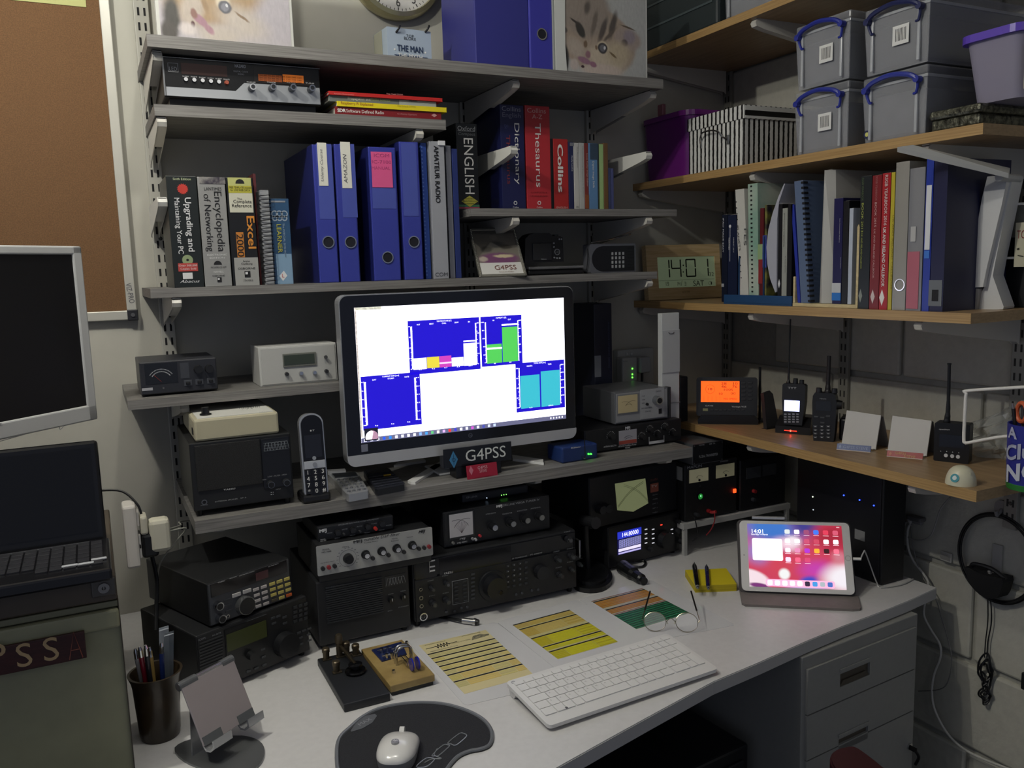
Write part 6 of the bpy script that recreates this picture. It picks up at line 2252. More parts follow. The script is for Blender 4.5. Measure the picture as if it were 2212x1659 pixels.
for ch,x in (('1',122),('4',188),('0',272),('1',345)):
 a,b = lx(x,688)
 a2,b2 = lx(x + 52,583)
 b0q,b1q = lx(270,688)[1],lx(270,583)[1]
 seg7(fcl,a,b0q,a2 - a,b1q - b0q,ch,.0042,SEG,r,-.0009)
for y in (620,658):
 a,b = lx(255,y)
 B(fcl).knob(a,b,.0022,.0005,None,-.0009,10).out('colon_dot',SEG,r)
a,b = lx(275,703)
B(fcl).box(l0 + .003,l1 - .003,b - .0003,b + .0003,-.0009,-.0006).out('line',SEG,r)
for x,ch in ((148,'1'),(162,'9'),(215,'1'),(228,'4'),(262,'3')):
 a,b = lx(x,738)
 seg7(fcl,a,b,.0062,.0118,ch,.0011,SEG,r,-.0009)
tl(fcl,312,724,374,724,26,'SAT',SEG,r,d=-.0008)
tl(fcl,404,672,430,672,18,'32',SEG,r,d=-.0008)
tl(fcl,243,724,250,724,26,'/',SEG,r,d=-.0008)
a,b = lx(410,722)
B(fcl).ring(a,b,.0062,.0056,-.0009,-.0005,20).poly([(a + .0056 * math.cos(t),b + .0056 * math.sin(t)) for t in [-1.2 + .3 * i for i in range(9)]],-.0009,-.0005).out('moon_phase',SEG,r)
tl(fcl,250,773,292,773,10,'ACCTIM',M('8f7a50'),r,d=.0024)

# magazine rack with its contents
fr2 = FR(1.492)
view(1540,360,5.183)
rk0,rk1 = fr2.at(120,1500)[0],fr2.at(880,1540)[0]
zr = fr2.at(500,1410)[1]
zr = ZC + .024
r = thing('magazine_rack','blue plastic magazine rack on the digital clock shelf','rack',fr2.w((rk0 + rk1) / 2,ZC,-.1))
RKM = M('24466e',.4)
B(fr2).box(rk0,rk1,ZC,ZC + .004,-.2,0).box(rk0,rk1,ZC + .004,zr,-.004,0,.001).out('tray',RKM,r)
nd = 5
for i in range(nd + 1):
 a = rk0 + (rk1 - rk0) * i / nd
 a = min(max(a,rk0 + .0015),rk1 - .0015)
 B(fr2).poly([(a - .001,ZC + .004),(a + .001,ZC + .004),(a + .001,zr + 0),(a - .001,zr + 0)],-.0049,-.004).out('divider',RKM,r)
for x,yy in ((287,1000),(566,780)):
 a,b = fr2.at(x,yy)
 B(fr2).poly([(a - .0012,ZC + .004),(a + .0012,ZC + .004),(a + .0012,b - .01),(a,b),(a - .0012,b - .01)],-.0045,-.001).out('tall_divider',RKM,r)
GM = 'magazines standing in the blue rack'
zf = ZC + .0045
fm2 = FR(1.497)


def mag(xl,xr,xt,yt,col,label,cat='magazine',name='magazine',depth=.19,f=None,lean=0,z=None,yb=1400,grp=GM,m=None):
 f = f or fm2
 z = zf if z is None else z
 a0,a1 = f.at(xl,yb)[0],f.at(xr,yb)[0]
 b1 = f.at(xt,yt)[1]
 r = thing(name,label,cat,f.w((a0 + a1) / 2,z,-depth / 2),grp)
 sh = lean * (b1 - z)
 P = []
 g = B(f)
 for (x,y) in ((a0,z),(a1,z),(a1 + sh,b1),(a0 + sh,b1)):
  P += [f.w(x,y,0),f.w(x,y,-depth)]
 g.hull(P)
 g.out('cover',m or M(col,.4),r)
 w_ = (a1 - a0)
 P = []
 for (x,y) in ((a0 + w_ * .15,z + .003),(a1 - w_ * .15,z + .003),(a1 - w_ * .15 + sh,b1 + .0006),(a0 + w_ * .15 + sh,b1 + .0006)):
  P += [f.w(x,y,-.004),f.w(x,y,-depth + .003)]
 B(f).hull(P).out('pages',M('c8c4b8',.8),r)
 return r,f,a0,a1,b1


r,f,*_ = mag(98,158,108,540,'141a2c','dark navy tablet guide magazine, leftmost in the blue rack')
tl(f,120,575,108,960,20,'iPAD MADE EASY',PRINT,r)
rect(f,98,1310,124,1345,GRY,r,'emblem')
r,f,*_ = mag(164,268,168,545,'18203a','dark blue night sky weather book with a white pin drawing')
tl(f,182,792,176,935,14,'WEATHER',PRINT,r)
tl(f,236,792,226,962,14,'NIGHT SKY',PRINT,r)
a,b = f.at(193,668)
B(f).knob(a,b,.0042,.0006).box(a - .0005,a + .0005,b - .09,b,0,.0005).out('pin_drawing',PRINT,r)
r,f,a0,a1,b1 = mag(306,404,232,262,'c8c6be','cream spine of the planets file with punched holes',lean=-.075)
tl(f,272,660,300,940,30,'PLANETS',M('4a4a4c'),r,d=.001)
for y in (395,462,525,592,1015,1105,1175,1245):
 a,b = f.at(262 + (y - 395) * .066,y)
 B(f).knob(a,b,.0016 if y != 1015 else .0034,.0008,None,0,10).out('punched_hole',INK,r)
r,f,a0,a1,b1 = mag(408,514,378,200,'9cae9c','pale green comb bound book with black comb teeth',lean=-.03,m=M('b8beb0',.5,noise=.6,scale=5,col2='3f8f78'))
bq = B(f)
for i in range(26):
 t = i / 25
 a = a0 + .012 - .03 * (b1 - zf) * t
 bq.box(a - .002,a + .003,zf + .006 + (b1 - zf - .012) * t - .0018,zf + .006 + (b1 - zf - .012) * t + .0018,0,.0018)
bq.out('comb_teeth',INK,r,kind='stuff')
tl(f,355,690,362,880,40,'FES',M('4a4c4c'),r,d=.001)
r,f,*_ = mag(520,560,500,470,'5a1c20','dark red and green magazine behind the rack divider')
rect(f,505,870,556,1040,M('8fa878',.5),r,'cover_photo')
rect(f,515,1040,556,1310,M('8a2a2c',.5),r,'cover_photo',t=.0012)
r,f,*_ = mag(572,598,585,430,'3c3830','magazine with a yellow green photo cover in the rack',m=M('7a7838',.5,noise=.9,scale=45,col2='221f2a'))
rect(f,560,770,600,1130,M('4450a0',.5,noise=.5,scale=80),r,'cover_photo')
# curved silver wallet
f = fm2
r = thing('plastic_wallet','pale grey plastic wallet bulging outwards in the rack','folder',f.w(f.at(680,1400)[0],zf,-.06),GM)
cv = [f.at(*p_) for p_ in ((800,190),(735,340),(672,520),(625,700),(602,900),(612,1090),(645,1260),(700,1408))]
cv2 = [f.at(*p_) for p_ in ((716,1400),(718,1000),(722,600),(742,400),(812,190))]
B(f).poly(cv + cv2,-.16,.001).out('wallet',M('a9aab4',.25),r)
r,f,*_ = mag(724,764,742,420,'16161a','black yearbook with a white diamond in the rack')
a,b = f.at(742,1310)
B(f).poly([(a - .0036,b),(a,b + .011),(a + .0036,b),(a,b - .011)],0,.0006).out('diamond_print',PRINT,r)
r,f,*_ = mag(768,822,772,470,'9a9c94','pale grey spined antenna manual in the rack')
tl(f,790,520,800,895,14,'SHORTWAVE OPERATING',M('4c4c48'),r)
tl(f,805,1000,812,1185,12,'Ian Poole G3YWX',M('4c4c48'),r)
r,f,*_ = mag(828,876,830,420,'141418','black slim book, rightmost in the blue rack')

# pale wood book box with its contents
view(1540,360,5.183)
w0 = rk1 + .003
w1 = fr2.at(1555,1540)[0]
view(1380,340,2.6587)
w1 = fr2.at(1254,850)[0]
wzt = fr2.at(1245,385)[1]
r = thing('book_trough','pale wooden book trough right of the blue rack','rack',fr2.w((w0 + w1) / 2,ZC,-.1))
PW = M('cdbb8e',.5,noise=.2,scale=6,stretch=(1,8,30))
B(fr2).box(w0,w1,ZC,ZC + .008,-.2,0,.001).out('floor_board',PW,r)
B(fr2).poly([(w1 - .006,ZC + .008),(w1,ZC + .008),(w1,wzt - .006),(w1 - .003,wzt),(w1 - .006,wzt - .006)],-.2,-.001).out('end_board',PW,r)
B(fr2).box(w0,w0 + .006,ZC + .008,ZC + .07,-.2,-.001,.001).out('end_board',PW,r)
view(1540,360,5.183)
zw = ZC + .0085
GW = 'books standing in the wooden trough'
kw = dict(z=zw,yb=1500,grp=GW)
r,f,a0,a1,b1 = mag(950,982,830,430,'2a3898','blue spiral bound book leaning in the wooden trough',lean=-.115,m=M('2a3898',.35),**kw)
r,f,a0,a1,b1 = mag(988,1086,880,170,'66748c','grey blue comb bound book leaning with a black comb',lean=-.10,m=M('5c6c88',.4),**kw)
bq = B(f)
for i in range(24):
 t = i / 23
 z_ = zw + .005 + (b1 - zw - .010) * t
 a = a1 - .10 * (b1 - zw) * t
 bq.box(a - .0045,a + .0035,z_ - .0024,z_ + .0024,-.012,.0022,.0005)
bq.out('comb_binding',INK,r,kind='stuff')
r,f,a0,a1,b1 = mag(1092,1148,980,175,'aaa890','cream folder behind the comb bound book',f=FR(1.53),lean=-.05,m=M('aeac96',.6),**kw)
f = FR(1.50)
r = thing('box_file','tall white ridged box file in the wooden trough','box',f.w(f.at(1235,1500)[0],zw,-.1),GW)
q = [f.at(*p_) for p_ in ((1152,1500),(1215,1505),(1280,35),(1222,35))]
q2 = f.at(1318,1490)
B(f).hull([f.w(q[0][0],zw,-.012),f.w(q[1][0],zw,0),f.w(q2[0],zw,-.02),f.w(q[0][0],zw,-.17),f.w(q2[0],zw,-.17),
  f.w(q[3][0] - .004,q[3][1],-.012),f.w((q[2][0] + q[3][0]) / 2,q[2][1],0),f.w(q[2][0] + .006,q[2][1],-.02),f.w(q[3][0] - .004,q[3][1],-.17),f.w(q[2][0] + .006,q[2][1],-.17)]).out('case',M('b9b8b2',.55),r)
B(f).hull([f.w((q[2][0] + q[3][0]) / 2 - .003,q[2][1],-.006),f.w((q[2][0] + q[3][0]) / 2 + .003,q[2][1],-.006),f.w((q[2][0] + q[3][0]) / 2,q[2][1] + .003,-.10),f.w((q[2][0] + q[3][0]) / 2,q[2][1] + .003,-.02)]).out('tab',M('c8c7c2',.5),r)
r,f,*_ = mag(1334,1432,1334,362,'1c1a4a','indigo book with a white and blue foot band',f=FR(1.505),**kw)
rect(f,1334,1302,1430,1412,M('c2c4c6'),r,'band')
rect(f,1334,1412,1430,1500,M('2470c0'),r,'band')
tl(f,1412,580,1424,850,9,'Radio Communication Handbook',PRINT,r)
tl(f,1426,1020,1432,1140,8,'Fourth Edition',PRINT,r)
r,f,*_ = mag(1438,1500,1440,390,'131316','black book right of the indigo one in the trough',f=FR(1.505),**kw)
r,f,*_ = mag(1506,1548,1515,470,'b4bcc8','thin pale blue booklet at the right end of the trough',f=FR(1.50),**kw)

view(1380,340,2.6587)
GY = 'callbooks on the digital clock shelf'
kw = dict(z=ZC,yb=858,grp=GY,f=FR(1.494))
r,f,*_ = mag(1256,1318,1272,112,'1a2022','black green 2013 callbook with a yellow band title',cat='book',name='book',**kw)
tl(f,1287,118,1284,250,14,'RSGB YEARBOOK',M('5c6c48'),r)
tl(f,1286,262,1280,430,15,'BOOK 2013',M('b0b858'),r)
tl(f,1280,436,1275,640,11,'UK AND IRELAND CALLBOOK',M('a4ac50'),r)
tx_ = f.at(1273,795)
B(f).poly([(tx_[0] - .005,tx_[1]),(tx_[0],tx_[1] + .015),(tx_[0] + .005,tx_[1]),(tx_[0],tx_[1] - .015)],0,.0006).out('diamond_print',M('8a9088'),r)
r,f,*_ = mag(1322,1374,1348,105,'7a1e22','dark red 2015 callbook',cat='book',name='book',**kw)
tl(f,1366,110,1362,250,13,'RSGB YEARBOOK',M('a87070'),r)
tl(f,1361,258,1356,400,14,'BOOK 2015',M('d8b8b4'),r)
tl(f,1354,412,1345,695,11,'UK AND IRELAND CALLBOOK',M('d0aca8'),r)
tx_ = f.at(1343,800)
B(f).poly([(tx_[0] - .0055,tx_[1]),(tx_[0],tx_[1] + .015),(tx_[0] + .0055,tx_[1]),(tx_[0],tx_[1] - .015)],0,.0006).out('diamond_print',M('d8c8c4'),r)
r,f,*_ = mag(1378,1424,1408,92,'a81e24','bright red 2016 callbook with large white title',cat='book',name='book',**kw)
tl(f,1426,100,1412,390,20,'RSGB YEARBOOK 2016',M('d8c0bc'),r,bold=.02)
tl(f,1411,402,1400,742,20,'UK AND IRELAND CALLBOOK',WHITE,r,bold=.02)
tx_ = f.at(1396,805)
B(f).poly([(tx_[0] - .0065,tx_[1]),(tx_[0],tx_[1] + .017),(tx_[0] + .0065,tx_[1]),(tx_[0],tx_[1] - .017)],0,.0006).out('diamond_print',WHITE,r)
r,f,*_ = mag(1428,1449,1462,85,'b8a830','thin yellow callbook beside the bright red one',cat='book',name='book',**kw)
tl(f,1462,330,1446,760,12,'UK AND IRELAND CALLBOOK',M('7a6a10'),r)
# clear lever arch files, pink and blue
r,f,a0,a1,b1 = mag(1453,1528,1482,30,'9a9890','translucent grey lever arch file with a finger ring',cat='binder',name='binder',m=M('9d9a92',.25,alpha=.85),**kw)
a,b = f.at(1500,732)
B(f).ring(a,b,.0125,.0105,0,.002,24).out('finger_ring',CHROME,r)
r,f,a0,a1,b1 = mag(1532,1618,1600,60,'8c6a70','translucent lever arch file with pink papers inside',cat='binder',name='binder',m=M('8f9094',.25,alpha=.75),**kw)
q0,q1 = f.at(1535,858),f.at(1615,540)
B(f).box(q0[0],q1[0],ZC + .004,q1[1],.0004,.0012).out('pink_sheet',M('b0606e',.4),r)
B(f).box(q0[0] + .006,q1[0] - .01,q1[1] + .02,q1[1] + .05,.0012,.0018).out('label',M('b0b0ae',.5),r)
r,f,a0,a1,b1 = mag(1624,1664,1668,10,'1f2f90','narrow blue file with a long white label',cat='binder',name='binder',m=M('243a9c',.35),**kw)
for x0,y0,x1,y1,c in ((1652,160,1702,530,'d4d6d8'),(1648,535,1680,580,'3a74c8')):
 ca_,cb_ = f.at((x0 + x1) / 2,(y0 + y1) / 2)
 ha_ = (a1 - a0) * .36
 hb_ = abs(f.at(1660,y0)[1] - f.at(1660,y1)[1]) / 2
 B(f).box((a0 + a1) / 2 - ha_,(a0 + a1) / 2 + ha_,cb_ - hb_,cb_ + hb_,.0004,.0012).out('label',M(c,.5),r)
r,f,a0,a1,b1 = mag(1668,1744,1700,10,'15183a','wide navy file with a barcode label near its foot',cat='binder',name='binder',m=M('171a3e',.4),**kw)
rect(f,1668,705,1738,855,M('6a6e72',.5),r,'barcode_label')
for i in range(6):
 rect(f,1685 + i * 6,760,1688 + i * 6,825,INK,r,'bar',d=.001)

# white reading lamp
view(1960,380,5.1825)
p,q = FD(ZC).at(560,1490),FD(ZC).at(1040,1500)
yl = math.atan2(q[1] - p[1],q[0] - p[0])
fl2 = FV((p[0],p[1],ZC),yl)
q = fl2.at
r = thing('reading_lamp','white folding reading lamp standing on the digital clock shelf','lamp',fl2.w(q(800,1400)[0],0,-.03),yaw=yl)
LW = M('cfcfcd',.35)
B(fl2).poly([q(560,1480),q(770,1508),q(805,1262),q(622,1250),q(575,1270)],-.06,0).out('base',M('8c8a88',.4),r)
B(fl2).poly([q(768,1508),q(1040,1495),q(1048,1470),q(925,1120),q(960,930),q(1145,20),q(1120,-10),q(860,1200),q(800,1300)],-.06,-.012).out('side_arm',LW,r)
B(fl2).poly([q(615,1255),q(850,1245),q(900,1000),q(1060,330),q(1125,20),q(1090,-15),q(900,10),q(840,250),q(760,700),q(655,1220)],-.012,.002).out('front_arm',LW,r)
h0,h1,h2,h3 = q(-100,-318),q(40,-360),q(1105,-60),q(1090,-5)
h0,h1,h2,h3 = q(-108,-322,.11),q(60,-345,.06),q(1150,-88,.01),q(1135,-30,.04)
hp_ = [W_(FR(1.40),-112,-322),W_(FR(1.425),62,-348),fl2.w(*h2,.01),fl2.w(*h3,.04)]
B(fl2).hull(hp_ + [p_ - Vector((0,0,.009)) for p_ in hp_]).out('lamp_head',M('b0b0ac',.4),r)
B(fl2).cone(fl2.w(*q(1120,20),-.05),fl2.w(*q(1120,20),.035),.008,None,16).out('hinge',M('bcbcba',.3),r)
B(fl2).tube([fl2.w(*q(570,1360),-.02),fl2.w(*q(520,1365),-.02),fl2.w(*q(495,1400),-.02),fl2.w(*q(525,1450),-.03)],.0018).out('power_lead',WHITE,r)
B(fl2).box(q(575,1370)[0] - .008,q(575,1370)[0],q(575,1385)[1],q(575,1350)[1],-.026,-.014,.001).out('power_plug',WHITE,r)
tl(fl2,588,1372,672,1380,16,'Aura',M('3c3c3e'),r,d=.0008)

# white wire stand, black boxed set and small tag at the right end
fv2 = FR(1.69)
q = fv2.at
r = thing('wire_rack','white wire book stand behind the reading lamp','rack',fv2.w(q(560,1400)[0],ZC,0))
B(fv2).tube([fv2.w(q(540,1450)[0],ZC + .002,0),fv2.w(*q(620,560),0)],.0022).out('upright_wire',WHITE,r)
B(fv2).tube([fv2.w(*q(715,900),.03),fv2.w(*q(735,480),.03),fv2.w(*q(750,350),.03),fv2.w(*q(800,318),.03),fv2.w(*q(1306,318),.03),fv2.w(q(1306,318)[0] + .08,q(1306,318)[1],.03)],.0026).out('front_loop',WHITE,r)
B(fv2).tube([fv2.w(*q(960,925),.03),fv2.w(q(1306,910)[0] + .08,q(1306,910)[1],.03)],.0026).out('cross_wire',WHITE,r)
f = FR(1.685)
q = f.at
x0,x1 = q(610,1400)[0],q(1306,1400)[0] + .06
zt = q(640,350)[1]
r = device('boxed_set','black boxed set with a pale band of lettering behind the lamp','box',f,x0,x1,ZC,zt,.13,M('141518',.5),None,.002)
zb2 = q(640,715)[1]
B(f).box(x0 + .001,x1 - .001,zb2,zt - .001,0,.0008).out('title_band',M('8f9086',.6,noise=.3,scale=40),r)
tl(f,660,500,850,495,90,'Love',M('2c2c2c'),r,d=.0012)
tl(f,1055,490,1185,490,36,'ann',M('2c2c2c'),r,d=.0012)
tl(f,650,640,850,640,60,'ER',M('2c2c2c'),r,d=.0012)
tl(f,1010,605,1080,605,60,'LE',M('2c2c2c'),r,d=.0012)
tl(f,1000,680,1170,680,34,'EXCURSION',M('2c2c2c'),r,d=.0012)
f = FR(1.655)
q = f.at
r = thing('picture_card','cream card with dark red lettering at the right edge','card',f.w(q(1250,1000)[0],q(1250,1020)[1],0))
c0,c1,c2,c3 = q(1190,1020)[0],q(1306,1020)[0] + .03,q(1190,1020)[1],q(1210,525)[1]
B(f).box(c0,c1,c2,c3,-.002,0).out('card',M('b9b49c',.6),r)
tl(f,1228,660,1330,660,90,'TO',M('7a1c1c'),r,d=.0006)
B(f).tube([f.w(*q(1235,820),.001),f.w(*q(1255,815),.001)],.002).tube([f.w(*q(1240,890),.001),f.w(*q(1300,900),.001)],.001).out('drawing',M('3c3c30'),r)
f = FR(1.53)
a,b = f.at(1300,1400)
r = thing('plant_pot','small dark green trailing plant at the right edge of the clock shelf','plant',(1.56,-a - .02,ZC))
B().cone((1.56,-a - .02,ZC),(1.56,-a - .02,ZC + .02),.016,.02,16).out('pot',M('33322c',.6),r)
bq = B()
for i in range(26):
 t = i * 2.4
 rd = .008 + .022 * random.random()
 c = Vector((1.56 + rd * math.cos(t),-a - .02 + rd * math.sin(t),ZC + .022 + .045 * random.random()))
 bq.hull([c + Vector((random.uniform(-.008,.008),random.uniform(-.008,.008),random.uniform(-.006,.006))) for _ in range(6)])
bq.out('leaves',M('4c5a34',.5),r,kind='stuff')

# ------------------------------------------------------------------ handheld radio shelf
view(1400,660,2.7241)


def stand(z,x0,y0,x1,y1,lean=0,flip=True):
 p,q = FD(z).at(x0,y0),FD(z).at(x1,y1)
 ya = math.atan2(q[1] - p[1],q[0] - p[0])
 return FV((p[0],p[1],z),ya,lean),ya,math.hypot(q[0] - p[0],q[1] - p[1])


f,ya,wd = stand(ZD,300,692,640,697)
h_ = f.at(300,422)[1]
r = thing('weather_station','black weather station with a glowing orange display','display',f.w(wd / 2,0,-.02),yaw=ya)
B(f).poly([(-.002,0),(wd + .002,0),(wd + .004,.010),(wd - .006,.024),(.006,.024),(-.004,.010)],-.07,.012).out('base',M('141416',.35),r)
fw2 = FV(f.w(0,.020,.0),ya,.16)
hh = fw2.at(300,422)[1]
g0,g1 = fw2.at(284,560)[0],fw2.at(644,560)[0]
B(fw2).poly(rr(g0,g1,0,hh,.008),-.03,0).out('housing',M('1d1d1f',.4),r)
q = [fw2.at(*p_) for p_ in ((312,443),(538,446),(537,572),(310,566))]
o = ((q[0][0] + q[3][0]) / 2,(q[1][0] + q[2][0]) / 2,(q[2][1] + q[3][1]) / 2,(q[0][1] + q[1][1]) / 2)
B(fw2).box(*o,0,.0012).out('display',M('ff5a14',.4,emit=1.1),r)
OD = M('a03c08',.4)
for x0,y0,x1,y1,hh_,s in ((350,492,375,492,14,'18'),(430,460,462,460,16,'28'),(430,478,462,478,16,'46'),(498,460,524,460,16,'10'),(495,478,524,478,16,'76'),(445,496,498,496,14,'1005'),(415,520,436,520,14,'10'),(486,518,514,518,14,'00'),(445,548,522,550,10,'NO SPEED')):
 tl(fw2,x0,y0,x1,y1,hh_,s,OD,r,d=.0018)
a,b = fw2.at(365,492)
B(fw2).ring(a,b,.0125,.0119,.0012,.0016,24).out('compass_ring',OD,r)
bq = B(fw2)
for i in range(5):
 bq.box(o[0] + .008 + i * .011,o[0] + .0084 + i * .011,o[2] + .002,o[2] + .016,.0012,.0016)
bq.out('grid_lines',OD,r)
tl(fw2,338,590,382,590,8,'DAVIS',PRINT,r,d=.0006)
tl(fw2,492,594,578,597,9,'Vantage VUE',PRINT,r,d=.0006)
rect(fw2,322,605,352,620,M('8a8a60'),r,'badge',d=.0003)
for j in range(5):
 for i in range(2):
  a,b = fw2.at(562 + i * 38,455 + j * 24)
  B(fw2).box(a - .0058,a + .0058,b - .003,b + .003,0,.002,.0008).out('key',M('2a2a2c',.4),r)
for i in range(8):
 a,b = fw2.at(375 + i * 26,615)
 B(fw2).box(a - .004,a + .004,b - .0022,b + .0022,0,.0018,.0006).out('key',M('2c2c2e',.4),r)
# the stick aerial beside it with its bracket
f0 = FB(1.62)
f0,ya,wd = stand(ZD,655,690,740,690)
r = thing('stub_aerial','black stub aerial standing right of the weather station','aerial',f0.w(.01,0,-.02))
B(f0).tube([f0.w(f0.at(663,600)[0],.0,-.02),f0.w(f0.at(664,400)[0],f0.at(664,362,-.02)[1],-.02)],.0036,10,smooth=False).box(0,.03,0,.008,-.035,0,.002).out('rod',BLACK,r)
f0 = FB(1.63)
f0 = FV((f0.at(690,660)[0],f0.w(0,0,0).y + .05,ZD),0,.25)
q = f0.at
r = thing('phone_holder','dark leaning plastic holder behind the first handheld radio','holder',f0.w(.02,0,-.02))
B(f0).poly([(q(690,675)[0],0),(q(765,675)[0],0),q(735,520),q(715,500),q(680,515)],-.012,0).out('plate',M('28282a',.5),r)
B(f0).box(q(690,675)[0],q(760,675)[0],0,.006,-.04,.0,.001).out('foot',M('28282a',.5),r)

# first handheld in its charging dock
f,ya,wd = stand(ZD,748,748,955,765)
r = thing('charging_dock','black charging dock glowing red under the handheld radio','dock',f.w(wd / 2,0,-.03),yaw=ya)
hd = f.at(760,655)[1]
B(f).hull([f.w(*p_) for p_ in ((0,0,0),(wd,0,0),(0,0,-.07),(wd,0,-.07),(0,hd * .45,0),(wd,hd * .45,0),(.004,hd,-.025),(wd - .004,hd,-.025),(.004,hd,-.07),(wd - .004,hd,-.07))]).out('body',M('131316',.3),r)
a,b = f.at(838,737)
B(f).box(a - .016,a + .016,b - .001,b + .001,-.002,.0008).out('light_bar',M('ff3020',.3,emit=2.),r)
B(f).knob(a,b,.0028,.0016,.002,-.001,12).out('red_light',M('ff3020',.3,emit=28.),r)
RH = M('18181b',.4)
fh = FV(f.w(0,hd * .55,.0015),ya,.06)
q = fh.at
x0,x1,zt = q(785,640)[0],q(920,640)[0],q(800,458)[1]
r = thing('handheld_radio','handheld radio with a lit white display and long whip aerial','radio',fh.w((x0 + x1) / 2,0,-.01),yaw=ya)
xm,xn = q(800,715)[0],q(905,715)[0]
B(fh).poly([(xm,.001),(xn,.001),(x1 - .003,.03),(x1,.06),(x1,zt - .004),(x1 - .004,zt),(x0 + .004,zt),(x0,zt - .004),(x0,.06),(x0 + .003,.03)],-.0225,0).out('body',RH,r)
tl(fh,822,486,872,487,12,'TYT',PRINT,r,d=.0006)
a0,a1,b0,b1 = fh.r(803,556,890,625)
B(fh).box(a0,a1,b0,b1,0,.0012).out('display',M('a8b0ff',.3,emit=3.4),r)
for i in range(4):
 for j in range(4):
  a,b = q(808 + i * 24,640 + j * 15)
  B(fh).box(a - .0034,a + .0034,b - .0018,b + .0018,0,.0016,.0005).out('key',M('8a8a92',.4),r)
a,b = q(818,458)
at = q(819,80)
B(fh).tube([fh.w(a,b,-.012),fh.w(a,b + (at[1] - b) * .18,-.012),fh.w(a,at[1],-.012)],[.0055,.0042,.0030,.0024,.0020,.0019,.0019,.0019],10,smooth=True).out('aerial',BLACK,r)
for x,hgt in ((860,32),(897,24)):
 a,b = q(x,458)
 B(fh).cone(fh.w(a,zt,-.012),fh.w(a,zt + hgt * .00042,-.012),.0062,.0056,16).out('top_knob',RH,r)

# second handheld
f,ya,wd = stand(ZD,965,795,1098,805)
fh = FV(f.w(0,0,-.0),ya,.03)
q = fh.at
zt = q(975,512)[1]
r = thing('handheld_radio','handheld radio with an unlit display and thick aerial','radio',fh.w(wd / 2,0,-.01),yaw=ya)
B(fh).poly([(.003,0),(wd - .003,0),(wd,.03),(wd + .002,zt * .8),(wd - .002,zt - .003),(wd - .008,zt),(.004,zt),(-.001,zt - .008),(-.002,zt * .8),(0,.03)],-.03,0).out('body',RH,r)
rect(fh,988,560,1075,622,M('26282c',.1),r,'display',d=.0003)
tl(fh,1010,548,1048,549,8,'Hytera',GRY,r,d=.0006)
for i in range(3):
 for j in range(4):
  a,b = q(985 + i * 38,712 + j * 21)
  B(fh).box(a - .0048,a + .0048,b - .0026,b + .0026,0,.0016,.0006).out('key',M('33353a',.4),r)
  B(fh).box(a - .0022,a + .0022,b - .0006,b + .0006,.0016,.002).out('key_mark',PRINT,r)
for x,y in ((988,655),(1060,652),(1026,690),(1026,660)):
 a,b = q(x,y)
 B(fh).box(a - .005,a + .005,b - .002,b + .002,0,.0014,.0005).out('key',M('3a3c40',.4),r)
a,b = q(1052,510)
at = q(1056,298)
B(fh).tube([fh.w(a,zt,-.012),fh.w(a,zt + .02,-.012),fh.w(a + .001,at[1],-.012)],[.0078,.0065,.0052,.0046,.0046],12).out('aerial',M('171213',.5),r)
for x in (1000,1092):
 a,b = q(x,510)
 B(fh).cone(fh.w(a,zt,-.012),fh.w(a,zt + .011,-.012),.0075,.0066,16).out('top_knob',RH,r)
a,b = q(1128,588)
B(fh).cone(fh.w(wd + .001,b,-.012),fh.w(wd + .013,b,-.012),.012,.010,18).out('side_cap',BLACK,r)
f2b = FV(f.w(wd + .004,0,-.03),ya)
rq = thing('charging_dock','black empty looking dock behind the second handheld radio','dock',f2b.w(.015,0,-.02),yaw=ya)
zq = f2b.at(1130,665)[1]
B(f2b).box(0,.034,0,zq,-.05,0,.005).box(.004,.030,zq - .001,zq + .004,-.045,-.005,.002).out('body',M('151517',.35),rq)
B(f2b).box(.006,.028,.004,.012,0,.001).out('front_strip',M('2c2c30',.35),rq)

